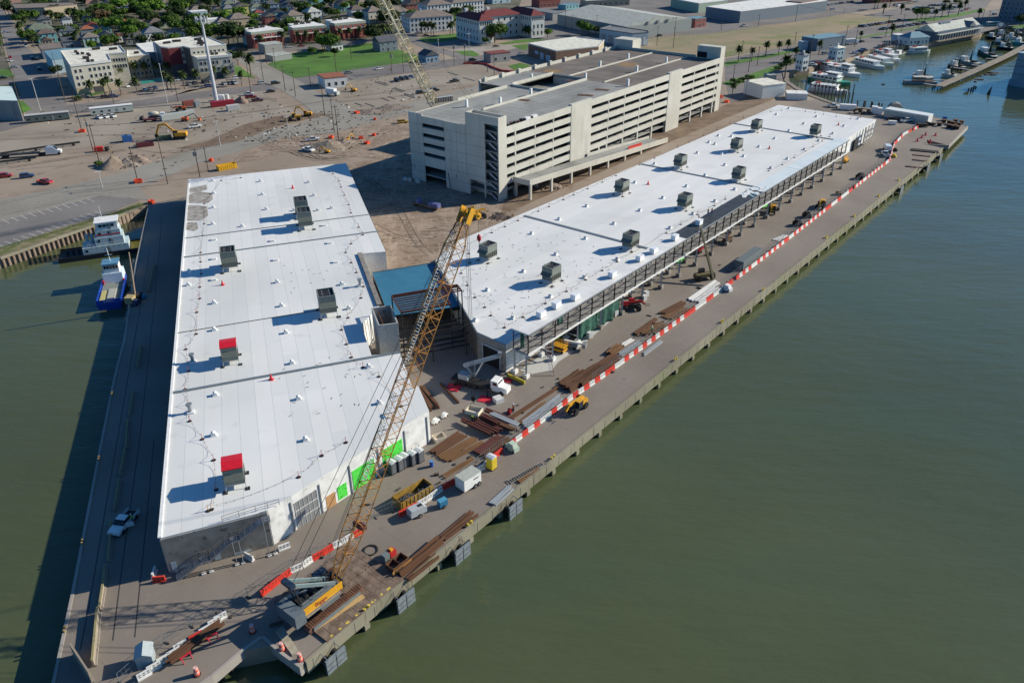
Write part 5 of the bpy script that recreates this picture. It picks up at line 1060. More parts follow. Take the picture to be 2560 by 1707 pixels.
# traffic drums and posts
def mk_drum(kind):
    t = thing('traffic_drum', '', 'drum'); PK = plain('drum_orange', (.78,.13,.07), .5)
    MB().tube((0,0,0),(0,0,.08),.4,12).build('base', BLK, t)
    for k in range(4): MB().tube((0,0,.08+k*.26),(0,0,.34+k*.26),.31-.025*k,12,.29-.025*k).build('band', PK if k % 2 == 0 else plain('drum_pale', (.75,.42,.38), .5), t)
    return t
TD = Kind(mk_drum)
for q, l in ((('k',1797,1490),'standing alone on the left lobe of the pier'),(('k',2305,1100),'in the shade behind the crane'),(('l',238,1265),'behind the broken slab at the notch'),(('l',403,1360),'at the pier corner')): TD.put('d', Q(*q), 0, 'orange and pale striped traffic drum '+l, None, 1.25)
tag(MB().add([tuple(Q('l',x,y,.12)) for x,y in ((180,1110),(245,1050),(390,1290),(330,1320))][::-1], [(0,1,2,3)]).prism([Q('l',x,y)[:2] for x,y in ((180,1110),(245,1050),(390,1290),(330,1320))], .01, .28).build('broken_slab', mat('rubble_slab', (.30,.27,.20), .9, scale=1.5, col2=(.42,.38,.28), detail=8)), 'long broken concrete slab lying by the pier notch', 'slab')
hut = thing('site_hut', 'small white pitched-roof hut beside the low barriers at the pier end', 'hut', Q('k',1310,1400)+Vector((.3,.4,0)), R(18)); MB().cb(0,0,0,2.0,2.2,2.1).build('wall', plain('hut_wall', (.30,.35,.37), .6), hut); MB().side([(-1.15,2.1),(0,2.75),(1.15,2.1)], -1.25, 1.25).build('roof', plain('hut_roof', (.36,.41,.42), .5), hut)
# concrete median walls on the west apron
for i, (k, x0, y0, x1, y1, h_, ma_) in enumerate((('k',950,690,915,915,.9,'p'),('k',905,930,860,1420,1.3,'p'),('k',1020,110,995,465,.8,'g'),('k',965,520,945,680,.8,'g'),('i',1285,60,1255,260,.7,'g'),('i',1215,480,1185,700,.7,'g'),('i',1170,740,1155,1000,.8,'g'),('i',1145,1010,1100,1250,.8,'g'),('i',1095,1290,1050,1560,.8,'g'),('e',1410,850,1355,1100,.8,'g'),('k',680,1310,850,1568,2.3,'p'))):
    a, b = Q(k,x0,y0), Q(k,x1,y1); t = thing('concrete_barrier', ('tall leaning concrete panel throwing a wide shadow at the pier end' if i == 10 else '%s concrete barrier on the slip apron, %s from the near end' % ('tall sunlit' if ma_ == 'p' else 'dark mossy', ORD[(1,0,3,2,10,8,7,6,5,9,0)[i]])), 'barrier', a.lerp(b,.5), ang(a,b)); L = dist(a,b)
    MB().side([(-L/2,0),(L/2,0),(L/2,h_),(-L/2,h_)], -.12, .12).build('panel', plain('median_concrete', (.30,.255,.195), .9), t); MB().box(-L/2,-.35,0,L/2,.35,.25).build('foot', plain('median_foot', (.26,.23,.19), .9), t)
    if i not in (10,): MB().box(-L/2+.02,-.14,h_-.1,L/2-.02,.14,h_+.01).build('cap_stripe', plain('cap_ochre', (.27,.24,.12), .9), t)
# ------------------------------------------------------------------ vehicles
PAINT = dict(white=(.78,.78,.76), silver=(.38,.40,.41), grey=(.16,.17,.18), black=(.015,.016,.018), red=(.42,.02,.025), blue=(.03,.06,.16), maroon=(.18,.02,.03), teal=(.05,.25,.26), yellow=(.68,.42,.03), green=(.05,.12,.08), beige=(.36,.31,.23))
def car_wheels(t, L, W, r=.34):
    for x in (-L*.3, L*.31):
        for y in (-W/2+.1, W/2-.1): MB().tube((x,y-.12,r),(x,y+.12,r),r,10).build('wheel', BLK, t)
def mk_car(key):
    col, kind = key; p = plain('paint_'+col, PAINT[col], .3, coat=.6); t = thing({'car':'parked_car','suv':'parked_suv','pickup':'pickup_truck','van':'van'}[kind], '', {'car':'car','suv':'suv','pickup':'pickup','van':'van'}[kind])
    if kind == 'car':
        L, W = 4.6, 1.8; MB().side([(-2.3,.3),(2.3,.3),(2.32,.6),(1.9,.78),(1.0,.88),(-1.6,.95),(-2.28,.85)], -W/2, W/2).build('body', p, t)
        MB().side([(1.0,.88),(.35,1.36),(-.95,1.38),(-1.7,.94)], -.78, .78).build('window', GLS, t); MB().side([(.32,1.37),(.3,1.43),(-.9,1.44),(-.98,1.38)], -.7, .7).build('roof', p, t)
    elif kind == 'suv':
        L, W = 4.8, 1.9; MB().side([(-2.4,.35),(2.4,.35),(2.4,.8),(1.9,1.0),(1.1,1.06),(-2.35,1.08)], -W/2, W/2).build('body', p, t)
        MB().side([(1.1,1.06),(.5,1.62),(-2.1,1.62),(-2.35,1.08)], -.84, .84).build('window', GLS, t); MB().side([(.5,1.62),(.4,1.72),(-2.05,1.72),(-2.15,1.62)], -.78, .78).build('roof', p, t)
    elif kind == 'van':
        L, W = 5.4, 2.0; MB().side([(-2.7,.35),(2.7,.35),(2.7,.95),(2.2,1.15),(1.6,2.1),(-2.7,2.2)], -W/2, W/2).build('body', p, t); MB().side([(2.2,1.17),(1.68,2.0),(1.55,2.0),(2.0,1.17)], -1.02, 1.02).build('window', GLS, t)
    else:
        L, W = 5.7, 1.95; MB().side([(-2.85,.45),(2.85,.45),(2.85,.95),(2.4,1.08),(1.35,1.12),(-.75,1.12),(-.75,.7),(-2.85,.7)], -W/2, W/2).build('body', p, t)
        for y in (-W/2, W/2-.08): MB().box(-2.85,y,.7,-.75,y+.08,1.12).build('bed_side', p, t)
        MB().box(-2.85,-W/2+.08,.7,-2.77,W/2-.08,1.1).build('tailgate', p, t); MB().box(-2.76,-W/2+.1,.71,-.8,W/2-.1,.74).build('bed_liner', BLK, t)
        MB().side([(1.35,1.12),(.7,1.68),(-.55,1.7),(-.75,1.12)], -.84, .84).build('window', GLS, t); MB().side([(.68,1.69),(.55,1.79),(-.5,1.8),(-.56,1.7)], -.78, .78).build('roof', p, t)
    for y in (-W*.36, W*.36): MB().cb(L/2-.02,y,.62,.06,.3,.14).build('headlight', WHT, t)
    car_wheels(t, L, W); return t
CK = Kind(mk_car); A37 = 37
def car(k, x, y, col, kind, deg, label, group=None, z=0.03): return CK.put((col,kind), Q(k,x,y,z), R(deg), label, group)
W_ = {'car':'car','suv':'suv','pickup':'pickup','van':'van'}
one = [('a',1780,1165,'white','pickup',32,'on bare ground right of the yellow excavator boom'),('a',905,1082,'white','car',-40,'leftmost of three white cars by the long site office'),('a',965,1074,'white','car',-40,'middle of three white cars by the long site office'),('a',1030,1068,'white','car',-40,'rightmost of three white cars by the long site office'),
('e',50,48,'red','suv',20,'at the left edge of the dirt lot'),('e',250,50,'blue','suv',25,'between two red ones on the dirt lot'),('e',415,105,'red','pickup',-15,'with a trailer nose, beside the concrete road'),('a',45,1085,'silver','car',30,'below the pale green warehouse corner'),
('a',1160,795,'white','car',-45,'nearest the cream apartment block in its lot'),('a',1205,778,'black','car',-45,'next to the white one by the cream apartment block'),('a',1250,778,'black','car',-45,'third by the cream apartment block'),('a',1320,825,'white','car',-50,'left of three in the apartment front lot'),('a',1370,818,'grey','car',-50,'middle of three in the apartment front lot'),('a',1415,812,'blue','car',-50,'right of three in the apartment front lot'),
('a',1635,738,'white','car',30,'in the deep shade before the dark red wall'),('a',1725,778,'grey','suv',-50,'under the palms before the dark red wall'),('a',1775,768,'black','car',-50,'right of the grey suv under the palms'),('a',1865,757,'black','suv',-50,'left of the mobile mast foot'),('a',1910,748,'grey','car',-50,'behind the mobile mast foot'),('a',1910,795,'blue','suv',32,'on the lot beside the mobile mast'),
('a',2045,773,'silver','car',-50,'left of three right of the mobile mast'),('a',2095,768,'grey','car',-50,'middle of three right of the mobile mast'),('a',2140,768,'silver','suv',-50,'right of three right of the mobile mast'),('a',2165,722,'white','suv',30,'parked at the end of the apartment drive'),('a',775,888,'silver','car',30,'on the grass verge by the apartment corner'),('a',968,895,'black','suv',30,'left of two dark ones on the road verge'),('a',1040,888,'blue','suv',30,'right of two dark ones on the road verge'),
('a',45,302,'white','car',32,'crossing the wide street at its far end'),('a',95,530,'red','car',122,'on the left kerb of the wide street'),('a',107,562,'white','car',122,'behind the red car on the wide street'),('a',130,622,'silver','car',25,'pulled out on the left of the wide street'),('a',240,428,'white','pickup',122,'on the right kerb of the wide street'),('a',30,718,'black','car',30,'driving at the left edge by the green lawn'),('a',300,540,'black','suv',122,'in the yard beside the blue-grey workshop'),('a',345,548,'black','suv',122,'next to the first black suv by the workshop'),('a',362,640,'black','suv',122,'alone in the shade beside the workshop'),
('b',60,768,'silver','suv',37,'waiting at the crossing left of the green field'),('b',180,768,'black','suv',37,'entering the crossing left of the green field'),('b',135,842,'black','car',37,'on the dirt lot behind the low wall'),('b',15,925,'maroon','pickup',15,'at the soil heap by the red container'),('a',2265,870,'white','pickup',15,'behind the soil heap near the red container'),('a',2290,895,'red','pickup',15,'red one right of the soil heap'),
('b',300,437,'silver','suv',35,'on the street before the brick row buildings'),('b',415,427,'maroon','car',35,'following the silver suv past the brick row'),('b',845,672,'grey','car',37,'on the road under the green field, left'),('b',1125,635,'white','car',37,'on the road under the green field, middle'),('b',1520,592,'silver','car',37,'on the road near the small blue house'),('b',1975,558,'black','suv',37,'on the road beyond the blue house'),('b',1550,332,'black','car',35,'on the street left of the red-roofed mansion'),('b',1735,282,'white','car',35,'parked by the palms near the red-roofed mansion'),('b',1480,308,'grey','car',35,'on the street behind the yellow lattice mast'),
('b',1290,742,'black','suv',-50,'leftmost of four dark ones in the dirt yard'),('b',1335,730,'black','suv',-50,'second of four dark ones in the dirt yard'),('b',1385,722,'grey','suv',-50,'third of four dark ones in the dirt yard'),('b',1415,710,'blue','car',-50,'fourth of four dark ones in the dirt yard'),('b',1810,750,'black','pickup',37,'alone in the middle of the dirt yard'),('b',1500,855,'black','suv',30,'left of the lattice boom in the dirt yard'),('b',1630,832,'black','suv',30,'right of the lattice boom in the dirt yard'),('b',1585,842,'white','car',30,'behind the lattice boom in the dirt yard'),('b',1340,1122,'yellow','suv',20,'by the road left of the garage'),('b',480,1378,'white','pickup',-35,'beside the heap of broken concrete'),('b',515,1285,'white','pickup',20,'partly hidden behind the heap of rubble'),
('c',1345,332,'black','car',37,'on the road beyond the garage roof'),('c',2115,243,'silver','pickup',37,'on the road beside the dry field'),('c',85,500,'silver','car',37,'by the fence of the brick shed'),('4',1310,770,'grey','car',30,'in the drive below the mansion tree'),
('d',855,388,'black','car',37,'alone on the waterfront street past the lorry'),('d',520,497,'silver','suv',20,'beside the palm before the blue-grey shed'),('d',590,978,'white','pickup',-22,'crew cab at the back of the quay shed'),('d',1262,1112,'white','pickup',25,'by the row of white site boxes'),('d',2065,140,'silver','suv',20,'near the tall dark building at the right'),('d',2250,178,'white','pickup',20,'in the shade of the tall dark building'),('d',1190,65,'white','van',35,'on the far street'),('d',2118,240,'white','van',20,'by the shrimp boats'),('d',1950,252,'silver','car',20,'at the far corner of the restaurant'),('h',1085,640,'white','van',80,'parked tight against the barriers at the far quay'),('h',1065,690,'white','pickup',80,'behind the white van at the far quay')]
for k, x, y, c, kd, a_, l in one: car(k,x,y,c,kd,a_,'%s %s %s' % ({'maroon':'dark red','blue':'dark blue'}.get(c,c), W_[kd], l))
def row(k, x0, y0, x1, y1, n_, deg, where, skip=0):
    for i in range(n_):
        if rnd.random() < skip: continue
        t_ = i/max(1,n_-1); a, b = Q(k,x0,y0,.03), Q(k,x1,y1,.03); p = a.lerp(b,t_)
        c = rnd.choice(['white','silver','silver','grey','black','black','blue','white','red','grey','green','beige']); kd = rnd.choice(['car','car','suv','suv','pickup'])
        CK.put((c,kd), p, R(deg+rnd.random()*4-2+(180 if rnd.random() < .2 else 0)), '%s %s, %s in the row %s' % ({'blue':'dark blue','green':'dark green'}.get(c,c), kd, ORD[i], where), 'cars parked '+where)
row('5',1650,448,2290,352,13,-18,'against the dry field'); row('5',1985,492,2680,395,14,-18,'between field and waterfront street'); row('5',1545,880,1700,835,3,-10,'behind the party boats'); row('5',1930,790,2300,680,9,-15,'beside the restaurant'); row('5',860,1075,1150,1010,6,-25,'behind the lookout houses')
row('6',250,98,600,45,8,35,'along the far street'); row('6',590,140,850,150,5,-20,'in the far lot, second line'); row('6',565,172,750,168,5,-20,'in the far lot, front line'); row('6',840,105,1060,100,5,-20,'in the far lot, back line',.1); row('6',800,225,880,228,2,-15,'in the far lot nearest the restaurant'); row('6',910,190,1180,160,6,-20,'in the far lot, middle line'); row('6',1120,140,1310,130,5,-20,'in the far lot, right-hand line'); row('6',1350,190,1450,155,3,30,'along the grass verge of the far lot'); row('6',450,172,500,165,1,30,'alone in the far lot')
row('5',1110,95,1500,45,7,20,'beyond the brick warehouse'); row('5',1180,165,1240,160,1,20,'below the brick warehouse'); row('6',1980,470,2330,520,6,10,'behind the shrimp boats',.1)
row('2',1500,830,1640,835,3,30,'beside the brick row corner'); row('c',2035,180,2160,195,3,10,'before the metal warehouse')
# ---- larger vehicles and site machines
def wheels_(t, xs, ys, r, w_=.35):
    for x in xs:
        for y in ys: MB().tube((x,y-w_/2,r),(x,y+w_/2,r),r,12).build('wheel', BLK, t)
def big(name, label, cat, k, x, y, deg, z=.03): return thing(name, label, cat, Q(k,x,y,z), R(deg))
ORM = plain('machine_orange', (.62,.12,.03), .5); RDM = plain('machine_red', (.34,.015,.02), .45); OLV = plain('machine_olive', (.12,.10,.04), .6)
wp = big('pickup_truck', 'white pickup with an open side door in the deep shade of the slip apron', 'pickup', 'k', 1140, 130, -100)
P_ = plain('paint_white', PAINT['white']); L, W = 5.7, 2.0
MB().side([(-2.85,.45),(2.85,.45),(2.85,1.0),(2.3,1.12),(1.35,1.16),(-.75,1.16),(-.75,.7),(-2.85,.7)], -1, 1).build('body', P_, wp); MB().side([(1.35,1.16),(.7,1.75),(-.55,1.78),(-.75,1.16)], -.86, .86).build('window', GLS, wp); MB().side([(.66,1.77),(.55,1.87),(-.5,1.88),(-.56,1.78)], -.8, .8).build('roof', P_, wp)
for y in (-1,.92): MB().box(-2.85,y,.7,-.75,y+.08,1.16).build('bed_side', P_, wp)
MB().box(-2.76,-.9,.71,-.8,.9,.75).build('bed_liner', BLK, wp); MB().bar((.9,1.0,.95),(.2,1.9,.95),.08,.9).build('open_door', P_, wp); wheels_(wp, (-1.75,1.8), (-.9,.9), .38, .26)
def telehandler(label, k, x, y, deg, ma, boom):
    t = big('telehandler', label, 'telehandler', k, x, y, deg); wheels_(t, (-1.6,1.6), (-1.0,1.0), .68, .45); MB().cb(0,0,.7,4.6,1.5,.6).build('chassis', DKST, t); MB().cb(-1.6,.1,1.1,1.6,1.7,.8).build('engine_cover', ma, t)
    MB().cb(.2,.75,1.0,1.4,.8,1.5).build('cab', GLS, t); MB().cb(.2,.75,2.5,1.45,.85,.1).build('cab_roof', ma, t); MB().bar((-2.2,-.1,1.9), boom, .5, .55).build('boom', ma, t)
    b = Vector(boom); MB().bar(b, b+Vector((.9,0,-.8)), .5, .4).build('boom_head', ma, t)
    for y_ in (-.4,.4): MB().bar(b+Vector((.9,y_,-1.1)), b+Vector((2.2,y_,-1.1)), .12, .08).build('fork', DKST, t)
    return t
telehandler('yellow telehandler standing on the water side of the barriers', 'm', 1985, 1010, 230, YEL, (2.7,-.1,2.3)); telehandler('dark red telehandler under the raised walkway by the green netting', 'p', 1030, 430, 5, RDM, (2.4,-.1,2.2)); telehandler('yellow telehandler on the open quay beyond the container', 'h', 478, 1160, 240, YEL, (1.8,-.1,2.0)); telehandler('orange telehandler half under the far walkway columns', 'h', 30, 1210, 250, YEL, (1.8,-.1,2.0)); telehandler('yellow telehandler in the mud between the shed roofs, boom tip behind it', 'f', 2030, 425, 30, YEL, (1.6,-.1,3.0))
# telescopic handler raising its boom to the walkway roof
th = big('telescopic_lift', 'olive telescopic handler with its long boom raised to the walkway roof', 'lift', 'g', 1750, 975, 20); wheels_(th, (-1.8,1.8), (-1.1,1.1), .75, .5); MB().cb(0,0,.8,5.4,1.8,.9).build('chassis', OLV, th); MB().cb(-.5,.8,1.4,1.5,.9,1.3).build('cab', GLS, th)
bt_ = Q('g',1722,520,11.2); fb = Q('g',1835,975,1.5); th['label'] = 'olive telescopic handler with its long boom raised to the walkway roof'
MB().bar(fb, fb.lerp(bt_,.55), .55, .6).build('lower_boom', OLV, th).matrix_world = Matrix.Identity(4)
MB().bar(fb.lerp(bt_,.5), bt_, .38, .4).build('upper_boom', OLV, th).matrix_world = Matrix.Identity(4)
inv = th.matrix_basis.inverted() if False else (Matrix.Translation(th.location) @ Matrix.Rotation(th.rotation_euler.z,4,'Z')).inverted()
for o in th.children:
    if 'boom' in o.name: o.matrix_parent_inverse = inv
# truck crane in the courtyard
tc_ = big('truck_crane', 'white-cabbed truck crane with a folded grey telescopic boom in the courtyard', 'truck', 'm', 560, 680, -26)
wheels_(tc_, (-4.2,-2.9,-1.6,-.3,5.6), (-1.0,1.0), .5, .4); MB().cb(-1.2,0,.8,9.2,2.3,.5).build('chassis', DKST, tc_); MB().side([(3.6,.6),(6.9,.6),(6.9,1.7),(5.4,1.95),(3.6,1.95)], -.95, .95).build('bonnet', WHT, tc_); MB().side([(3.4,1.2),(5.3,1.95),(4.9,3.0),(3.4,3.1)], -1.15, 1.15).build('cab', WHT, tc_)
MB().side([(4.95,2.15),(5.22,2.15),(4.98,2.8),(4.85,2.8)], -1.0, 1.0).build('windscreen', GLS, tc_)
for y in (-1.16,1.12): MB().box(3.9,y,2.1,4.8,y+.04,2.8).build('side_window', GLS, tc_)
MB().cb(-3.2,0,1.3,2.2,1.6,1.2).build('turret', plain('crane_grey', (.32,.36,.38), .5), tc_)
lb0, lb1 = Q('m',345,370,4.6), Q('m',870,225,7.5)
def wpart(mb, nm, ma, par):
    o = mb.build(nm, ma, par); o.matrix_parent_inverse = (Matrix.Translation(par.location) @ Matrix.Rotation(par.rotation_euler.z,4,'Z')).inverted(); return o
CGY = plain('crane_grey', (.32,.36,.38)); wpart(MB().bar(lb0, lb1, .6, .7), 'boom', CGY, tc_); wpart(MB().bar(lb0.lerp(lb1,.3)-Vector((0,0,.5)), Q('m',500,530,1.8), .25, .25), 'boom_strut', CGY, tc_); wpart(MB().bar(lb0.lerp(lb1,.05), Q('m',490,520,1.8), .4, .5), 'mast_arm', CGY, tc_); wpart(MB().bar(lb0.lerp(lb1,.55)-Vector((0,0,.3)), Q('m',510,510,1.8), .22, .22), 'lift_cylinder', WHT, tc_)
wpart(MB().cb(*lb1,.8,.8,.8), 'boom_head', STL, tc_)
for i, (x, y, s_) in enumerate(((195,690,2.9),(660,860,2.7),(990,590,1.7))): tag(MB().ob(Q('m',x,y,.02).to_tuple(), s_, s_*.85, .12, R(-20)).build('outrigger_pad', plain('pad_red', (.62,.03,.05), .6)), ('red outrigger mat behind the truck crane','red outrigger mat in front of the truck crane cab','dark red mat between the walkway column and yellow girder')[i], 'mat')
for a_, b_ in (((330,480),(205,660)),((700,690),(690,830))): wpart(MB().bar(Q('m',*a_,1.2), Q('m',*b_,.2), .25, .25), 'outrigger', DKST, tc_)
tag(MB().bar(Q('m',985,505,.5), Q('m',1230,615,.5), .45, .7).build('steel_girder', plain('girder_yellow', (.40,.34,.04), .7)), 'dull yellow girder lying across the first walkway column footings', 'girder')
blk = thing('barrier_cluster', 'white block of nested plastic barriers beside the truck crane cab', 'barriers', Q('m',845,890), R(30))
for i in range(3): MB().cb(0,-.6+i*.6,0,1.7,.5,.95-.0*i).build('block', BWHT, blk)
# yellow scissor lift and white boom lift by the walkway start
sl_ = big('scissor_lift', 'yellow scissor lift parked under the walkway at its near end', 'lift', 'm', 1735, 160, -35); MB().cb(0,0,.35,3.0,1.8,.5).build('chassis', YEL, sl_); MB().cb(0,0,.86,2.6,1.3,.5).build('scissor_stack', DKST, sl_); MB().cb(0,0,1.4,3.2,1.8,.2).build('platform', YEL, sl_); wheels_(sl_, (-1.1,1.1), (-.8,.8), .35, .25)
mb = MB()
for z in (2.0,2.5):
    for a, b in (((-1.6,-.9),(1.6,-.9)),((1.6,-.9),(1.6,.9)),((1.6,.9),(-1.6,.9)),((-1.6,.9),(-1.6,-.9))): mb.tube((*a,z),(*b,z),.04,4)
for x in (-1.6,0,1.6):
    for y in (-.9,.9): mb.tube((x,y,1.6),(x,y,2.5),.04,4)
mb.build('guard_rail', YEL, sl_)
bl2 = big('boom_lift', 'white folded boom lift just behind the yellow scissor lift', 'lift', 'm', 1900, 110, -20); MB().cb(0,0,.4,3,1.8,.7).build('chassis', GRYG, bl2); wheels_(bl2, (-1,1), (-.85,.85), .4, .3); MB().bar((-1.6,0,1.6),(2.6,0,1.4),.4,.4).build('boom', WHT, bl2); MB().bar((-1.6,0,1.2),(1.6,0,1.15),.35,.3).build('lower_arm', WHT, bl2); MB().cb(3.1,0,.7,.8,1.6,1.0).build('basket', STL, bl2)
# other lifts under the walkway
for k, x, y, c, l in (('g',1700,730,RDM,'dark telehandler under the middle of the walkway'),('g',1960,640,RUST,'rusty stack of plates under the walkway'),('h',700,750,YEL,'orange boom lift under the walkway far end')):
    t = big('site_machine', l, 'machine', k, x, y, 50); MB().cb(0,0,.4,3.0,1.7,.9).build('chassis', c, t); wheels_(t, (-1,1), (-.8,.8), .42, .3); MB().bar((-1.2,0,1.5),(1.6,0,2.2),.35,.4).build('boom', c, t)
# ladder, pallets of blocks
ld = thing('leaning_ladder', 'red and white ladder tower leaning from the quay to the walkway edge', 'ladder', Q('v',1810,1245)); p0, p1 = Q('v',1810,1245), Q('v',1695,590,6.2)
sd_ = Vector((.35,-.15,0))
for s_ in (-1,1): wpart(MB().tube(p0+sd_*s_, p1+sd_*s_, .05, 4), 'side_rail', RDM if s_ > 0 else WHT, ld)
for k in range(18): q = p0.lerp(p1,k/18); wpart(MB().tube(q-sd_, q+sd_, .035, 4), 'rung', WHT if k % 2 else RDM, ld)
for i, (k, x, y, l) in enumerate((('p',430,840,'on the pale slab beside the netting'),('p',800,520,'under the netting edge'),('p',1215,300,'beside the red telehandler, nearer'),('p',1245,240,'beside the red telehandler, farther'))):
    t = thing('block_pallet', 'pallet of white blocks '+l, 'pallet', Q(k,x,y), R(40)); MB().cb(0,0,0,1.3,1.1,.14).build('pallet', MATS['pallet_wood'], t)
    for j in range(5): MB().cb(0,0,.15+j*.28,1.2,1.0,.24).build('block_layer', plain('block_white', (.55,.56,.55), .8), t)
sheet('slab', [(1408,880),(1512,790),(1530,800),(1440,876),(1395,905),(1380,925),(1330,935),(1300,925),(1350,890)], plain('pale_new_concrete', (.50,.50,.47), .85), .03)
# flat mobile table trolleys, small gear
for i, (k, x, y, s_, ma_, l) in enumerate((('j',1640,755,1.0,'W','white bundle by the shed corner, nearer'),('j',1720,700,.9,'W','white bundle by the shed corner, farther'),('j',1480,970,1.3,'W','white machine against the shed wall by the toilets'),('m',1010,1060,.9,'R','red gas bottle trolley by the long beams'),('m',500,1170,.9,'D','dark coil standing on the red beams'),('e',1245,1210,1.4,'B','dark pump set on the slip apron by the blue boat'),('e',1315,1150,.9,'C','blue drum cluster on the slip apron'),('h',640,1045,1.3,'G','ochre concrete block on the quay'),('h',350,1250,1.8,'D','dark heap of rebar by the far barriers'),('h',265,1325,1.8,'D','second dark heap by the far barriers'),('h',840,900,2.0,'D','dark scaffold stack by the farthest barriers'),('g',1960,1080,1.6,'W','grey trailer frame on the water side of the barriers'),('n',1050,720,1.6,'V','small pale green utility truck by the barriers'),('h',1145,705,1.2,'Y','yellow portable cabin at the far quay'),('h',1155,650,1.2,'D','dark wheeled compressor at the far quay'),('b',1780,1125,.1,'D','z'))):
    if l == 'z': continue
    ma_ = dict(W=WHT,R=RDM,D=DKST,B=plain('navy', (.02,.04,.09)),C=plain('bright_blue', (.05,.28,.45)),G=plain('ochre', (.4,.32,.16)),V=plain('pale_green', (.42,.52,.42)),Y=plain('toilet_yellow', (.68,.52,.03)))[ma_]
    t = thing('site_equipment', l, 'equipment', Q(k,x,y), R(50+i*7)); MB().cb(0,0,.12,s_*1.5,s_*.8,s_*.55).build('lower_body', ma_, t); MB().side([(-s_*.5,.12+s_*.55),(s_*.55,.12+s_*.55),(s_*.3,.1+s_),(-s_*.4,.1+s_*.95)], -s_*.35, s_*.35).build('upper_body', ma_, t)
    for x_ in (-s_*.5, s_*.5): MB().tube((x_,-s_*.42,.22),(x_,s_*.42,.22),.22,8).build('axle', BLK, t)
def crate2(k, x, y, l, a_=30): 
    t = thing('plywood_box', l, 'crate', Q(k,x,y), R(a_)); pp = plain('pale_ply', (.66,.58,.44))
    for b_ in ((-1.1,-.9,0,1.1,-.8,.8),(-1.1,.8,0,1.1,.9,.8),(-1.1,-.8,0,-1,.8,.8),(1,-.8,0,1.1,.8,.8),(-1,-.8,0,1,.8,.1)): MB().box(*b_).build('side', pp, t)
crate2('j',1670,905,'open pale plywood box on the ground by the shed corner')
# excavators and loaders
def excavator(label, k, x, y, deg, s_=1., bucket=True):
    t = big('excavator', label, 'excavator', k, x, y, deg); t.scale = (s_,)*3
    for y_ in (-1.15,1.15): MB().side([(-1.9,.3),(-1.6,0),(1.6,0),(1.9,.3),(1.9,.55),(1.6,.85),(-1.6,.85),(-1.9,.55)], y_-.3, y_+.3).build('track', BLK, t)
    MB().cb(-.5,0,1.0,3.2,2.5,1.1).build('body', YEL, t); MB().cb(.8,.75,1.1,1.4,.95,1.7).build('cab', GLS, t); MB().cb(.8,.75,2.8,1.45,1.0,.08).build('cab_roof', YEL, t); MB().cb(-2.0,0,1.0,.7,2.5,1.0).build('counterweight', YEL, t)
    pts = [(1.0,-.2,1.9),(3.4,-.2,4.6),(5.4,-.2,4.4),(6.6,-.2,1.6)]
    for a, b, nm in zip(pts, pts[1:], ('boom','boom','stick')): MB().bar(a, b, .4, .55).build(nm, YEL, t)
    MB().side([(6.2,1.6),(7.1,1.6),(7.0,.5),(6.0,.3)], -.8, .4).build('bucket', DKST, t); return t
excavator('large yellow excavator with raised arm on the dirt lot by the dumpsters', 'a', 1640, 1265, 190, 1.35); excavator('yellow excavator beside a wheel loader at the soil heap', 'b', 470, 1060, 180, .9); excavator('brown excavator with its arm down in the broken concrete heap', 'b', 835, 1290, 60, .55); excavator('small yellow excavator at the edge of the rubble pit', 'b', 650, 1395, 160, .5); excavator('small yellow digger parked behind the white office building', 'b', 890, 835, 160, .7)
lo_ = big('wheel_loader', 'yellow wheel loader pushing soil at the edge of the dark heap', 'loader', 'b', 350, 1100, 200); wheels_(lo_, (-1.8,1.8), (-1.2,1.2), .85, .6); MB().cb(-1.6,0,1.2,3,1.8,1.1).build('engine_cover', YEL, lo_); MB().cb(.2,0,1.4,1.4,1.5,1.8).build('cab', GLS, lo_); MB().cb(.2,0,3.2,1.5,1.6,.1).build('cab_roof', YEL, lo_); MB().bar((.8,0,1.4),(3.4,0,.9),1.2,.4).build('lift_arm', YEL, lo_); MB().side([(3.2,.2),(4.4,.2),(3.6,1.5)], -1.5, 1.5).build('bucket', YEL, lo_)
# semi truck with flatbed, trailer frames
sm = big('semi_truck', 'white semi truck with a long empty dark flatbed at the left edge', 'truck', 'a', 430, 1415, 15); MB().side([(0,.7),(5.4,.7),(5.5,1.7),(4.0,2.1),(3.0,3.2),(1.0,3.4),(0,3.0)], -1.2, 1.2).build('cab', WHT, sm); MB().side([(3.35,2.9),(3.1,3.15),(4.05,2.15),(4.2,2.12)], -1.0, 1.0).build('windscreen', GLS, sm); wheels_(sm, (4.6,-1,-2.2), (-1.05,1.05), .52, .4); MB().cb(-1.5,0,.8,4,1.0,.3).build('frame', DKST, sm)
MB().cb(-9.5,0,1.1,14,2.5,.3).build('flatbed', DKST, sm); wheels_(sm, (-14,-15.3), (-1.05,1.05), .5, .4)
for i, (x0, y0, x1, y1) in enumerate(((0,1405,400,1345),(400,1345,730,1300),(0,1480,330,1440))):
    a, b = Q('a',x0,y0,.8), Q('a',x1,y1,.8); t = thing('trailer_frame', 'empty dark trailer frame %s the white semi truck' % ('left of','behind','in front of')[i], 'trailer', a.lerp(b,.5), ang(a,b)); L = dist(a,b)
    for y_ in (-.8,.8): MB().box(-L/2,y_-.15,0,L/2,y_+.15,.35).build('rail', DKST, t)
    for j in range(4): MB().box(-L/2+j*L/3.2,-.65,0,-L/2+j*L/3.2+.2,.65,.2).build('cross_member', DKST, t)
    for y_ in (-1,1): MB().tube((L*.3,y_-.2,-.3),(L*.3,y_+.2,-.3),.5,10).build('wheel', BLK, t)
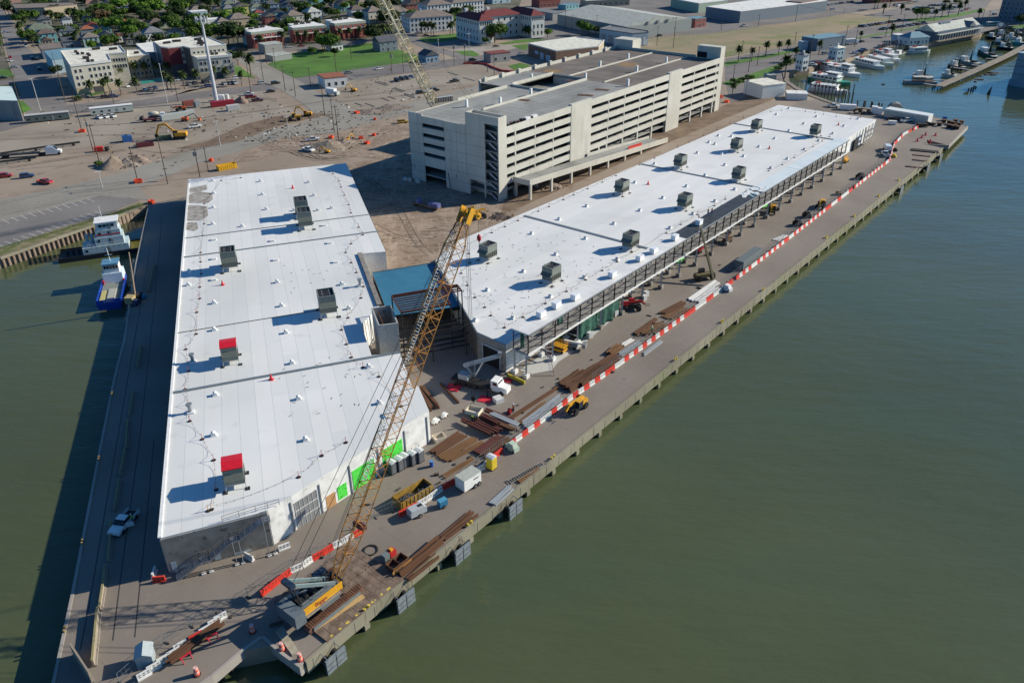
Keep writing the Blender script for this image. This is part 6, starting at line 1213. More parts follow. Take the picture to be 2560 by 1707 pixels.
# site offices and containers
def office(label, k, x0, y0, x1, y1, h_, wallc, roofc, dark=False, wins=5):
    a, b = Q(k,x0,y0), Q(k,x1,y1); L = dist(a,b); rz = ang(a,b); t = thing('site_office', label, 'site office', a.lerp(b,.5)+Vector((-math.sin(rz),math.cos(rz),0))*1.6, rz)
    MB().cb(0,0,.5,L,3.2,h_-.5).build('wall', wallc, t); MB().cb(0,0,h_+.01,L+.3,3.5,.15).build('roof', roofc, t); MB().cb(0,0,0,L-.4,2.8,.49).build('skirt', DKST, t)
    for j in range(wins): MB().box(-L/2+1+j*(L-2)/wins,-1.64,1.3,-L/2+2+j*(L-2)/wins,-1.6,2.1).build('window' , GLS, t)
    MB().box(L*.1,-1.65,.5,L*.1+.9,-1.6,2.5).build('door', STL, t); return t
office('long white site office trailer with a red roof stripe', 'a', 835, 1062, 1220, 1020, 3.3, plain('office_white', (.42,.46,.42), .6), WHT); office('long dark grey-green site office trailer', 'a', 240, 1130, 640, 1090, 3.3, plain('office_dark', (.12,.15,.14), .6), plain('office_roof', (.5,.5,.47), .5))
def box_cont(label, k, x0, y0, x1, y1, W, h_, ma):
    a, b = Q(k,x0,y0), Q(k,x1,y1); L = dist(a,b); rz = ang(a,b); t = thing('storage_container', label, 'container', a.lerp(b,.5)+Vector((-math.sin(rz),math.cos(rz),0))*W/2, rz)
    MB().cb(0,0,.1,L,W,h_-.1).build('body', ma, t)
    for j in range(int(L/.6)): MB().box(-L/2+.15+j*.6,-W/2-.04,.2,-L/2+.4+j*.6,-W/2,h_-.15).build('corrugation', ma, t)
    MB().box(L/2,-W/2+.1,.2,L/2+.04,W/2-.1,h_-.1).build('end_door', ma, t); return t
RC = plain('container_red', (.33,.02,.035), .5)
box_cont('long bright red shipping container at the foot of the mobile mast','a',1930,985,2140,960,2.4,2.6,RC); box_cont('white container with pinkish roof beside the red one','a',2080,1020,2190,1005,2.4,2.6,plain('container_white', (.5,.5,.48))); box_cont('light grey corrugated container by the orange boom lift','a',1480,1110,1780,1060,2.4,2.6,plain('container_light', (.42,.45,.43))); box_cont('dark red container behind the orange telehandler','a',1680,980,1780,965,2.4,2.6,plain('container_maroon', (.25,.07,.05)))
box_cont('small dark grey container beside the dark red one','a',1790,985,1840,975,2.2,2.6,plain('container_dark', (.2,.22,.23)))
telehandler('orange telehandler among the containers on the dirt lot','a',1650,1015,200,ORM,(2.4,-.1,2.2))
ol = big('boom_lift', 'orange boom lift with a bent dark arm beside the light grey container', 'lift', 'a', 1690, 1105, 0); MB().cb(0,0,.5,2.6,2,1.2).build('chassis', ORM, ol); wheels_(ol, (-.9,.9), (-1,1), .45, .3); MB().bar((0,0,1.8),(4.2,.5,3.2),.3,.35).build('boom', DKST, ol); MB().bar((4.2,.5,3.2),(6.0,.3,.8),.25,.3).build('jib', DKST, ol); MB().cb(6.4,.3,.3,.9,1.5,1.0).build('basket', ORM, ol)
cmx = big('mixer_truck', 'pale concrete mixer truck beside the dark boom on the dirt lot', 'truck', 'a', 1430, 1085, 20); MB().cb(0,0,.8,7,2.2,.4).build('chassis', DKST, cmx); MB().sph((-1,0,2.4),2.4,1.2,1.2,12,8).build('drum', plain('mixer_cream', (.48,.46,.38), .6), cmx, smooth=True); MB().cb(2.8,0,1.0,1.6,2.3,1.7).build('cab', WHT, cmx); wheels_(cmx, (-2.4,-1.2,2.6), (-1,1), .5, .4)
mrx = big('bolster_truck', 'dark maroon flatbed truck left of the mixer truck', 'truck', 'a', 1370, 1110, 10); MB().cb(0,0,.8,6,2.2,.5).build('bed', plain('dumpster_maroon', (.14,.03,.04)), mrx); wheels_(mrx, (-2,2), (-1,1), .5, .4); MB().cb(-3.4,0,.8,1.4,2.2,1.4).build('cab', DKST, mrx)
lr = big('box_truck', 'white and grey lorry parked beside the blue-grey shed on the waterfront', 'truck', 'd', 745, 410, 20); MB().cb(0,0,.9,8,2.5,2.7).build('cargo_box', plain('lorry_grey', (.40,.44,.46)), lr); MB().cb(5,0,.7,1.9,2.4,2.0).build('cab', WHT, lr); wheels_(lr, (-2.5,4.8), (-1,1), .5, .4); MB().cb(0,0,3.61,8.05,2.55,.06).build('roof', WHT, lr)
bs = big('bus', 'pale teal bus with a white roof near the shrimp boats', 'bus', 'd', 2045, 240, 15); MB().cb(0,0,.5,11,2.6,2.4).build('body', plain('bus_teal', (.12,.32,.34)), bs); MB().cb(0,0,2.91,11,2.6,.15).build('roof', WHT, bs); MB().box(-5,-1.34,1.7,5,-1.3,2.5).build('window_band', GLS, bs); wheels_(bs, (-3.5,3.5), (-1.2,1.2), .5, .35)
bx3 = big('box_truck', 'old white box truck behind the low white office building', 'truck', 'b', 690, 870, -30); MB().cb(0,0,.8,5.5,2.3,2.6).build('cargo_box', WHT, bx3); MB().cb(3.6,0,.6,1.8,2.2,1.7).build('cab', plain('office_white', (.42,.46,.42)), bx3); wheels_(bx3, (-1.6,3.4), (-1,1), .45, .35)
# blue skip, red power unit, water barriers on the lots
bb = thing('blue_bin', 'blue steel bin alone on the pale dirt lot', 'bin', Q('a',1165,1290), R(30)); MB().side([(-1.8,0),(1.8,0),(1.8,2.2),(-1.8,2.6)], -1.3, 1.3).build('body', plain('bin_blue', (.02,.10,.30), .5), bb); MB().cb(0,0,2.62,1.0,1.0,.1).build('lid', DKST, bb)
ru = thing('pump_set', 'red pump set with a coil of hose left of the dark dumpster', 'pump', Q('a',930,1380), R(20)); MB().cb(-1,0,.2,3.2,1.7,1.7).build('body', plain('bright_red', (.66,.03,.02), .5), ru); MB().tube((2,0,.2),(2,0,1.5),.9,10).build('hose_reel', DKST, ru)
for i, (k, x, y) in enumerate((('a',750,1205),('b',918,1035),('b',685,1262),('b',958,1268),('b',1012,1312),('b',1075,1240),('e',1262,95),('e',1382,285),('a',1925,1470),('c',1900,890),('c',1955,935),('b',1085,1095))):
    t = thing('barrier_group', 'orange-red plastic barriers clustered at the foot of a pole, %s such cluster from the left' % ORD[i], 'barriers', Q(k,x,y), R(20+i*31)); s_ = (1.9,1.5,1.3,1.2,1.4,1.0,2.0,1.2,.9,1.4,1.5,.7)[i]
    for a0 in range(4): MB().ob((math.cos(a0*1.57)*s_*.6, math.sin(a0*1.57)*s_*.6, 0), .3, s_*1.1, 1.0, a0*1.57).build('barrier', plain('barrier_orange', (.82,.09,.03), .5), t)
orange_ = [(1158,161),(1190,160),(1215,163),(1235,172),(1255,179),(1278,181),(1300,180)]
barrier_run(orange_, 'R', 'curving behind the garage', False)
# people: one skinned body each
def person(label, loc, rz, shirt, pants, hat, s_=1.0, pose=0):
    t = thing('person', label, 'person', loc, rz)
    J = [(0,0,.95),(0,0,1.2),(0,0,1.42),(0,0,1.53),(0,0,1.66),(0,.2,1.4),(.08,.27,1.12),(.2*(pose+.3),.26,.88),(0,-.2,1.4),(.1,-.27,1.14),(.3*(pose+.2),-.24,1.0),(0,.1,.9),(.04,.12,.48),(0,.13,.06),(.1,.13,.03),(0,-.1,.9),(-.03,-.12,.48),(-.06,-.13,.06),(.05,-.13,.03)]
    E_ = [(0,1),(1,2),(2,3),(3,4),(2,5),(5,6),(6,7),(2,8),(8,9),(9,10),(0,11),(11,12),(12,13),(13,14),(0,15),(15,16),(16,17),(17,18)]
    rr = [.16,.15,.14,.06,.11,.07,.05,.045,.07,.05,.045,.1,.07,.05,.05,.1,.07,.05,.05]
    me = bpy.data.meshes.new('body'); me.from_pydata(J, E_, []); o = bpy.data.objects.new('body', me); sc.collection.objects.link(o); o.parent = t; me.materials.append(plain('cloth_'+shirt[0], shirt[1], .9))
    md_ = o.modifiers.new('skin', 'SKIN'); 
    for i_, v in enumerate(me.skin_vertices[0].data): v.radius = (rr[i_]*.8, rr[i_]*.8)
    me.skin_vertices[0].data[0].use_root = True
    o.modifiers.new('sub', 'SUBSURF').levels = 1
    mb = MB(); mb.tube((0,.1,.92),(.04,.12,.46),.11,8,.085).tube((.04,.12,.46),(0,.13,.1),.085,8,.07).tube((0,-.1,.92),(-.03,-.12,.46),.11,8,.085).tube((-.03,-.12,.46),(-.06,-.13,.1),.085,8,.07); mb.build('trousers', plain('cloth_'+pants[0], pants[1], .9), t)
    MB().sph((0,0,1.74),.135,.12,.09,10,5).build('hard_hat', plain('hat_'+hat[0], hat[1], .4), t, smooth=True); MB().tube((0,0,1.02),(0,0,1.42),.18,10,.2).build('vest', plain('vest_'+('o' if pose else 'y'), (.75,.22,.02) if pose else (.5,.7,.05), .8), t); t.scale = (s_,)*3; return t
BL_ = ('blue',(.05,.08,.2)); DK_ = ('dark',(.03,.03,.04)); WH_ = ('white',(.75,.75,.75))
person('worker in hi-vis vest standing on the red beams by the hanging timber box', Q('m',470,1180,.9), 2, DK_, DK_, WH_, 1.1, 0)
for i, (k, x, y, z) in enumerate((('g',1700,450,ZR+.35),('g',1785,395,ZR+.35),('g',1820,385,ZR+.35))): person('worker on the dark walkway decking, %s from the near end' % ORD[i], Q(k,x,y,z), i, BL_, BL_, WH_, 1.1, 1)
person('worker in blue beside the grey generator near the long beams', Q('m',1065,1045), 1, BL_, DK_, WH_, 1.1, 1); person('worker in shorts and bright vest walking over the orange beams', Q('p',1330,770,.3), 1, WH_, DK_, WH_, 1.1, 0); person('pedestrian crossing the concrete road beside the loader', Q('b',568,1140), 1, DK_, DK_, DK_, 1.1, 0)
person('worker at the open door of the white pickup on the slip apron', Q('k',1215,110), 1, ('green',(.10,.35,.2)), DK_, WH_, 1.1, 0)
# ------------------------------------------------------------------ boats and the marina
def local(par, mb): return mb
PBL = plain('pale_house_paint', (.42,.52,.55), .5); DH = plain('hull_black', (.012,.014,.02), .4); NAVY = plain('hull_blue', (.01,.05,.33), .35)
a, b = Q('e',545,795,-1.6), Q('e',1290,690,-1.6); rz = ang(a,b); L = dist(a,b)+1; nn = Vector((-math.sin(rz),math.cos(rz),0))
tg = thing('pushboat', 'white and black pushboat tugboat moored across the head of the slip', 'tugboat', (a+b)/2+nn*3.8+Vector((0,0,-1.4)), rz)
MB().box(-L/2,-3.8,-1.4,L/2,3.8,.9).build('hull', DH, tg); MB().box(-L/2,-3.85,.9,L/2,-3.7,1.5).build('bulwark', DH, tg); MB().box(-L/2,3.7,.9,L/2,3.85,1.5).build('bulwark', DH, tg); MB().box(-L/2,-3.7,.905,L/2,3.7,.93).build('deck', DKST, tg)
for x0, x1, y0, z0, z1, nm in ((-4.6,7.6,3.2,.95,3.2,'lower_deckhouse'),(-.9,6.6,2.8,3.25,5.6,'middle_deckhouse'),(-.3,6.2,2.5,5.65,7.6,'upper_deckhouse'),(.2,5.9,2.3,7.65,9.8,'wheelhouse')):
    o = MB().box(x0,-y0,z0,x1,y0,z1).build(nm, PBL if nm != 'wheelhouse' else WHT, tg)
    for k in range(4 if nm == 'wheelhouse' else 2):
        w_ = .9 if nm == 'wheelhouse' else .7; xx = x0+.7+k*((x1-x0-1.4)/(4 if nm == 'wheelhouse' else 2)); MB().box(xx,-y0-.03,z1-1.25,xx+w_,-y0,z1-.5).build('window', GLS, o)
        if nm == 'wheelhouse' and k < 3: MB().box(x1,-y0+.5+k*1.3,z1-1.25,x1+.03,-y0+1.4+k*1.3,z1-.5).build('window', GLS, o)
    MB().box(x0+(x1-x0)*.55,-y0-.04,z0+.1,x0+(x1-x0)*.55+.7,-y0,z0+1.8).build('door', STL, o)
MB().box(-.1,-2.7,9.82,6.3,2.7,10.1).build('roof', WHT, tg); MB().box(-.3,-2.54,6.2,6.2,-2.5,6.5).build('red_stripe', REDM, tg)
MB().box(7.7,-3.4,.94,L/2-.3,3.4,1.1).build('foredeck', plain('deck_yellow', (.55,.36,.02)), tg); MB().tube((2.2,0,10.1),(2.2,0,14.2),.06,5).build('mast', WHT, tg); MB().bar((1.6,-.8,11),(1.6,.8,11),.1,.12).build('radar', WHT, tg)
for x in (-1.9,-3.2): MB().tube((x,1,3.2),(x,1,6),.45,10).build('stack', PBL, tg)
MB().tube((-2.6,-1.6,3.25),(-2.6,-1.6,4.5),.7,12).build('tank', PBL, tg)
for x in (-9,-7.5,-6): MB().tube((x,-1,.95),(x,1,.95+.01),.1,4).tube((x,0,.9),(x,0,2.2),.35,8).build('winch', DKST, tg)
mb = MB()
for z in (3.7,4.2): mb.tube((-4.5,-3.25,z),(7.5,-3.25,z),.03,4)
for k in range(9): mb.tube((-4.5+k*1.5,-3.25,3.2),(-4.5+k*1.5,-3.25,4.2),.03,4)
mb.build('guard_rail', WHT, tg)
def hull(L, W, d, fb, n_=8, bow=.35):
    "pointed bow at +x, with sheer"
    mb = MB(); vs = []; xs = [-L/2+L*i/n_ for i in range(n_+1)]
    for x in xs:
        t_ = (x+L/2)/L; w_ = W/2*(1 if t_ < 1-bow else max(.04,max(0,math.cos((t_-(1-bow))/bow*math.pi/2))**.7)); h_ = fb+(.9*fb*max(0,t_-.5)**1.5)
        vs += [(x,-w_,h_),(x,-w_*.75,-d),(x,w_*.75,-d),(x,w_,h_)]
    fs = [(4*i,4*i+1,4*i+5,4*i+4) for i in range(n_)]+[(4*i+1,4*i+2,4*i+6,4*i+5) for i in range(n_)]+[(4*i+2,4*i+3,4*i+7,4*i+6) for i in range(n_)]+[(4*i+3,4*i,4*i+4,4*i+7) for i in range(n_)]+[(3,2,1,0),(4*n_,4*n_+1,4*n_+2,4*n_+3)]
    return mb.add(vs, fs)
sb = thing('workboat', 'deep blue workboat with white wheelhouse, stern towards the pier end', 'workboat', Q('e',1040,1080,-2.6)+Vector((.3,-.4,0)), R(108))
H_ = hull(21,6.2,.9,1.5,10,.3); o = H_.build('hull', NAVY, sb)
MB().box(-9.6,-2.5,1.52,2.5,2.5,1.56).build('deck', plain('deck_grey', (.22,.25,.22)), sb)
for y in (-2.9,2.75): MB().box(-10.2,y,1.5,3,y+.15,2.3).build('bulwark', NAVY, sb)
MB().box(-10.4,-2.9,1.3,-10.2,2.9,2.3).build('transom', NAVY, sb); MB().box(-8.5,-1.2,1.57,-2.5,.6,1.9).build('deck_cargo', plain('netted_cargo', (.42,.42,.36)), sb); MB().box(-9,1.2,1.57,-3,2.3,1.8).build('cargo_strip', plain('deck_yellow_pale', (.50,.46,.18)), sb)
o = MB().side([(2.2,1.5),(7.8,1.5),(7.2,4.0),(2.6,4.0)], -2.4, 2.4).build('deckhouse', plain('pale_blue_white', (.55,.66,.75)), sb)
o = MB().side([(3.0,4.02),(6.6,4.02),(6.2,6.4),(3.2,6.4)], -1.9, 1.9).build('wheelhouse', WHT, sb)
for k in range(5): MB().box(2.95,-1.75+k*.72,5.2,3.1,-1.2+k*.72,6.0).build('window', GLS, o)
MB().box(2.8,-2.1,6.42,6.8,2.1,6.6).build('roof', plain('roof_blue', (.10,.25,.38)), sb); MB().tube((5,0,6.6),(4.6,0,10.4),.1,5).build('mast', WHT, sb); MB().bar((4.8,-.9,8.4),(4.8,.9,8.4),.1,.12).build('radar', WHT, sb)
for y in (-2.6,2.4): MB().cb(1.6,y,1.6,.6,.4,1.0).build('red_locker', REDM, sb)
rot_ = Matrix((Vector((0,-1,0)), Vector((0,0,1)), Vector((-1,0,0)))).transposed()
for y_ in (1.7,-1.7): text('lettering', 'GALVESTON' if y_ < 0 else 'SERVICE', Vector((0,0,0)), .42, rot_, WHT, None).parent = sb
for o in sb.children:
    if o.name.startswith('lettering'): o.matrix_local = Matrix.Translation((-10.52, 1.6 if 'x' not in o else 0, 1.9)) @ rot_.to_4x4()
ls_ = [o for o in sb.children if o.name.startswith('lettering')]
if len(ls_) == 2: bpy.data.objects.remove(ls_[0]); ls_[1].matrix_local = Matrix.Translation((-10.44,0,1.85)) @ rot_.to_4x4(); 
cg_ = thing('mast_crane', 'thin pale derrick rising from a small crane truck on the slip apron', 'crane', Q('e',1230,1160)); pb, pt = Q('e',1230,1120,1.2), Q('e',1175,735,13)
wpart(MB().tube(pb, pt, .28, 7, .14), 'derrick', plain('derrick_tan', (.48,.34,.24)), cg_); MB().cb(0,0,.3,3.6,2.2,1.2).build('truck_bed', DKST, cg_); MB().cb(0,-2.2,.3,2.0,2.2,1.6).build('cab', plain('ochre', (.4,.32,.16)), cg_)
mb = MB()
def party_boat(label, k, x0, y0, x1, y1, W, hullm, decks=2, z=-2.6, kind='party'):
    a, b = Q(k,x0,y0,z+1), Q(k,x1,y1,z+1); L = dist(a,b); t = thing('tour_boat' if kind == 'party' else 'fishing_boat', label, 'boat', ((a+b)/2).to_tuple()[:2]+(z,), ang(a,b))
    hull(L,W,.6,1.3,8,.28).build('hull', hullm, t); MB().box(-L*.47,-W*.42,1.32,L*.22,W*.42,1.36).build('deck', plain('deck_pale', (.5,.5,.46)), t)
    if kind == 'party':
        o = MB().box(-L*.42,-W*.40,1.4,L*.22,W*.40,3.4).build('cabin', WHT, t)
        for j in range(6): MB().box(-L*.38+j*L*.1,-W*.4-.04,2.1,-L*.38+j*L*.1+L*.07,-W*.4,3.0).build('window', GLS, o)
        MB().box(-L*.46,-W*.46,3.42,L*.25,W*.46,3.6).build('upper_deck', WHT, t)
        if decks > 1:
            o = MB().box(-L*.05,-W*.28,3.62,L*.2,W*.28,5.3).build('wheelhouse', WHT, t)
            MB().box(-L*.05,-W*.28-.03,4.3,L*.2,-W*.28,5.0).build('window', GLS, o); MB().box(-L*.1,-W*.34,5.32,L*.22,W*.34,5.45).build('roof', WHT, t)
        mb = MB()
        for y in (-W*.44,W*.44):
            for j in range(9): mb.tube((-L*.44+j*L*.08,y,3.6),(-L*.44+j*L*.08,y,4.5),.04,4)
            mb.tube((-L*.44,y,4.5),(L*.22,y,4.5),.04,4)
        mb.build('guard_rail', WHT, t); MB().cb(-L*.3,0,3.62,2.2,1.2,.7).build('raft_canister', plain('raft_orange', (.60,.10,.04)), t)
        MB().tube((L*.05,0,5.4),(L*.03,0,9),.06,4).build('antenna', WHT, t)
    else:
        o = MB().side([(L*.05,1.3),(L*.3,1.6),(L*.28,3.6),(L*.05,3.8)], -W*.33, W*.33).build('cabin', WHT, t); MB().box(L*.29,-W*.25,2.6,L*.31,W*.25,3.3).build('window', GLS, o)
        for y in (-W*.3,W*.3): MB().tube((0,y,1.4),(-L*.02,y*2.2,9.5),.09,5).build('outrigger', plain('outrigger_grey', (.35,.35,.33)), t)
        MB().tube((L*.02,0,1.4),(L*.02,0,9),.12,6).build('mast', plain('mast_dark', (.10,.08,.06)), t); MB().bar((-L*.25,0,5.5),(L*.02,0,4.4),.12,.12).build('boom', plain('mast_dark', (.10,.08,.06)), t)
        mb = MB()
        for y in (-1,1): mb.tube((L*.02,0,9),(L*.45,y*.3,2.4),.03,3).tube((L*.02,0,9),(-L*.45,y*W*.4,1.6),.03,3)
        mb.build('rigging', CAB, t); MB().cb(-L*.25,0,1.36,L*.18,W*.5,1.0).build('winch', DKST, t)
        mb = MB()
        for j in range(10): mb.add([(-L*.1,0,8),(-L*.02-j*.1,(j-5)*.12,2),(-L*.12-j*.05,(j-5)*.15,2.2)], [(0,1,2)])
        mb.build('hung_net', NETM, t)
    return t
HG = plain('hull_green_white', (.03,.30,.17), .4)
party_boat('white double-deck tour boat with a green waterline stripe', '5', 830, 1260, 1480, 1370, 6.5, HG); party_boat('white double-deck tour boat behind the green-striped one', '5', 1120, 1120, 1640, 1230, 6.5, WHT); party_boat('white low tour boat with a red float on its roof', '5', 1550, 1000, 2040, 1110, 6, plain('hull_pale_blue', (.45,.55,.58)), 1); party_boat('sleek pale green catamaran tour boat', '5', 1780, 960, 2180, 1060, 6.5, plain('cat_green', (.40,.50,.45)), 1); party_boat('weathered white tour boat inside the timber slip piles', '5', 820, 1430, 1430, 1500, 6, WHT, 1); party_boat('white boat under the blue-roofed dock house', '6', 480, 850, 820, 830, 5.5, plain('hull_pale_green', (.45,.52,.47)), 1)
party_boat('white-hulled boat with red deck gear beside the catamaran', '5', 2000, 930, 2290, 990, 5.5, WHT, 1)
party_boat('white motor boat moored behind the sleek catamaran', '5', 1900, 880, 2190, 950, 5.5, WHT, 2); party_boat('white tour boat squeezed between the two lookout houses and the green-striped boat', '5', 980, 1070, 1500, 1170, 5.5, WHT, 1)
GRB = plain('hull_grey', (.20,.24,.24)); DGB = plain('hull_dark_green', (.03,.09,.07))
FB = [('6',830,1290,540,1210,4.5,GRB,'grey fishing boat with upturned bow at the end of the finger pier'),('6',1250,1240,1010,1210,4.5,plain('hull_seafoam', (.36,.48,.44)),'seafoam fishing boat second along the finger pier'),('6',1390,1110,1110,1060,4.5,DH,'black-hulled shrimp boat third along the finger pier'),('6',1630,1050,1230,970,5,GRB,'grey shrimp boat with heaped white nets'),('6',1900,940,1610,810,5,DGB,'dark green shrimp boat with a high bow'),('6',1990,620,1720,600,5,DH,'black shrimp boat nearest the restaurant'),
 ('6',2150,560,1880,560,4.5,GRB,'grey shrimp boat in the far raft'),('6',2300,620,2050,600,4.5,WHT,'white shrimp boat in the far raft'),('6',2120,700,1820,690,4.5,DGB,'green shrimp boat under crossed outriggers'),('6',2480,720,2140,690,4.5,plain('hull_turquoise', (.08,.35,.33)),'turquoise and white shrimp boat in the far raft'),('6',2180,790,1900,770,4.5,DH,'black shrimp boat close by the finger pier'),('6',2400,560,2200,540,4.5,DGB,'dark shrimp boat at the right edge of the raft'),
 ('5',2080,850,1900,900,4,WHT,'small white fishing boat among the marina masts'),('5',2230,870,2080,930,4,GRB,'small grey fishing boat among the marina masts'),('5',2350,860,2200,920,4,DGB,'small boat with dark green nets at the marina')]
for k, x0, y0, x1, y1, W, hm, l in FB: party_boat(l, k, x0, y0, x1, y1, W, hm, 1, kind='fish')
TIM = mat('pier_timber', (.16,.13,.10), .9, scale=.6, col2=(.28,.24,.19))
def deck_run(nm, label, cat, pts, w_, z, pile=4, ma=TIM, rail=False):
    P = [p for p in pts]; t = thing(nm, label, cat, (P[0].x,P[0].y,0))
    for a, b in zip(P, P[1:]): MB().bar(Vector((a.x,a.y,z)), Vector((b.x,b.y,z)), w_, .3).build('deck', ma, t, True)
    for i, (p, d) in enumerate(along(P, pile, 1)):
        n2 = Vector((-d.y,d.x,0))
        for s_ in (-1,1): c = p+n2*s_*w_*.45; MB().tube((c.x,c.y,-6),(c.x,c.y,z-.1),.2,5).build('pile', MATS['pile_timber'], t, True) if i < 50 else None
    return t
fp = PX([(2347,216),(2372,205),(2440,176),(2518,140),(2560,118),(2640,76)], -1.2)
deck_run('finger_pier', 'long narrow timber and concrete pier with shrimp boats tied along it', 'pier', fp, 4.5, -1.2, 5)
for i, (x0, y0, x1, y1) in enumerate(((720,1370,980,1410),(860,1310,1130,1320),(1100,1180,1330,1230),(1150,1100,1490,1150),(1500,1060,1640,1080),(1730,960,1850,970))): deck_run('slip_finger', 'short pale slip finger off the timber pier, %s from its seaward end' % ORD[i], 'dock', [Q('6',x0,y0,-1.3), Q('6',x1,y1,-1.3)], 1.2, -1.3, 4, plain('dock_pale', (.42,.38,.36)))
bg_ = thing('barge', 'grey barge with a rusty canopy at the seaward end of the finger pier', 'barge', Q('6',650,1350,-2.4), R(-8)); MB().box(-8,-2.5,-.6,8,2.5,.8).build('hull', GRB, bg_); MB().box(-4,-1.8,.82,6,1.8,1.0).build('deck', RUST, bg_)
for x in (-3.5,5.5):
    for y in (-1.6,1.6): MB().tube((x,y,.8),(x,y,3),.08,5).build('post', WHT, bg_)
MB().box(-4,-2,3,6,2,3.15).build('canopy', plain('canopy_cream', (.5,.48,.42)), bg_)
# curved timber walkway and slip piles
deck_run('timber_walkway', 'curved dark timber walkway skirting the marina basin behind the quay shed', 'walkway', PX([(1962,182),(1968,205),(1992,222),(2030,240),(2075,256),(2130,268),(2190,274)], .15), 2.6, .15, 3.5)
for i in range(24):
    t_ = i/11 if i < 12 else (i-12)/11; (x0,y0,x1,y1) = (345,800,770,880) if i < 12 else (420,870,760,955); p = Q('d',x0+(x1-x0)*t_, y0+(y1-y0)*t_, WZ)
    tag(MB().tube((p.x,p.y,-6),(p.x,p.y,2.2+rnd.random()*1.5),.25,7).build('mooring_pile', MATS['pile_timber']), 'dark timber mooring pile, %s from shore in the %s row of the slip' % (ORD[i % 12], ('far','near')[i > 11]), 'pile', 'mooring piles of the slip')
for i, x in enumerate((810,868,880,935,945,1000,1005,1030)):
    p = Q('d',x,975+i*4,-1); tag(MB().tube((p.x,p.y,-6),(p.x,p.y,2.0),.3,7).build('mooring_pile', MATS['pile_timber']), 'dark pile behind the parked site boxes, %s from the left' % ORD[i], 'pile', 'piles along the back of the pier')
# dry dock
p0, p1 = Q('6',2085,1395,WZ), Q('6',2352,1440,WZ); rz = ang(p0,p1); dd_ = thing('dry_dock', 'towering blue-grey steel side of a floating dry dock at the right edge', 'dry dock', p0, rz)
BLS = mat('dock_blue', (.12,.22,.30), .6, scale=.15, col2=(.17,.29,.38)); MB().box(0,0,-2,30,60,3.2).build('pontoon', BLS, dd_); MB().box(.6,0.4,3.2,30,58,16.5).build('wing_wall', BLS, dd_); MB().box(.4,0,16.5,30,58,16.8).build('top_deck', plain('dock_pale_blue', (.35,.50,.58)), dd_)
for z in (6,10,13): MB().box(.5,.2,z,30,.38,z+.15).build('plate_seam', DKST, dd_)
for i, (x, y, h_) in enumerate(((1375,1535,.4),(1408,1525,.8),(1440,1500,1.8),(1485,1485,1.8),(1525,1460,1.8),(1563,1440,.9))):
    p = Q('6',x,y,WZ); tag(MB().tube((p.x,p.y,-6),(p.x,p.y,WZ+h_),.4,7).build('pile_stub', MATS['pile_timber']), 'broken dark pile stub in open water, %s from the left' % ORD[i], 'pile', 'pile stubs in the channel')
p = Q('6',1760,1530,WZ); tag(MB().prism([(p.x-1,p.y-1),(p.x+1,p.y-.6),(p.x+.8,p.y+.8)], -4, [WZ+.5,WZ+4.2,WZ+1.8]).build('steel_fin', RUST), 'large leaning rusty steel fin sticking out of the channel', 'wreckage')
for i, (x, y, s_) in enumerate(((1860,1195,4),(1790,1225,4),(1640,1250,2),(1620,1305,2.4),(1560,1340,1.2),(50,1385,1.2))):
    p = Q('6',x,y,WZ); tag(MB().sph((p.x,p.y,WZ),s_,s_*.4,.5,9,5,.6).build('floating_debris', DKST), 'dark floating debris in the channel, %s from the dry dock' % ORD[i], 'debris')
# things parked on the back of the pier
for i in range(8):
    a, b = Q('d',1115,1065), Q('d',1465,1125); p = a.lerp(b,i/7); t = thing('storage_unit', 'white storage unit in the row at the back of the pier, %s from the left' % ORD[i], 'container', p+Vector((0,2,0)), ang(a,b)); wu = dist(a,b)/7*.98; MB().cb(0,0,0,wu,5,3.2).build('body', WHT, t); MB().cb(0,0,3.2,wu,5.2,.15).build('roof', plain('unit_roof', (.66,.72,.72)), t); MB().box(-1.2,-2.54,.2,1.2,-2.5,2.8).build('shutter', plain('office_white', (.42,.46,.42)), t)
gd = thing('dome_shelter', 'grey arched shelter behind the white storage units', 'shelter', Q('d',1155,1000), R(-15)); MB().side([(-3,0),(3,0),(2.8,1.6),(1.6,2.8),(0,3.2),(-1.6,2.8),(-2.8,1.6)], -2, 2).build('cover', plain('tarp_grey', (.22,.22,.20)), gd)
for i, (x, y, sx_, sy_, h_, c, l) in enumerate(((725,1000,7,2.4,2.2,'W','long white box behind the quay shed end'),(850,1035,9,3,2.4,'R','dark heap of rubble and machinery behind the shed'),(965,1035,2.6,2.6,3,'W','white box cabin at the shed end, left'),(1005,1040,2.6,2.4,2.6,'W','white box cabin at the shed end, right'),(1170,1095,8,2.5,1.6,'R','dark heap of scaffolding before the storage units'),(1130,1135,3.2,1.6,1.4,'W','low white box in front of the scaffolding heap'),(1400,1155,4,2,1.2,'R','dark pallets where the barriers end, left'),(1470,1140,4,2,1.2,'R','dark pallets where the barriers end, right'),(1605,1100,1.6,1.6,1.6,'B','blue box on the outer dock'))):
    t = thing('site_box', l, 'box' if c != 'R' else 'heap', Q('d',x,y), R(-18))
    if c == 'R':
        mb = MB()
        for k in range(22): mb.ob(((rnd.random()-.5)*sx_,(rnd.random()-.5)*sy_,rnd.random()*h_*.6), .5+rnd.random()*1.6, .3+rnd.random()*.5, .3+rnd.random()*.5, rnd.random()*3)
        mb.build('rubble', MATS['pile_timber'], t)
    else: MB().cb(0,0,.15,sx_,sy_,h_).build('body', WHT if c == 'W' else plain('bin_blue', (.02,.10,.30)), t); MB().cb(0,0,0,sx_*.9,sy_*.9,.15).build('skid', DKST, t)
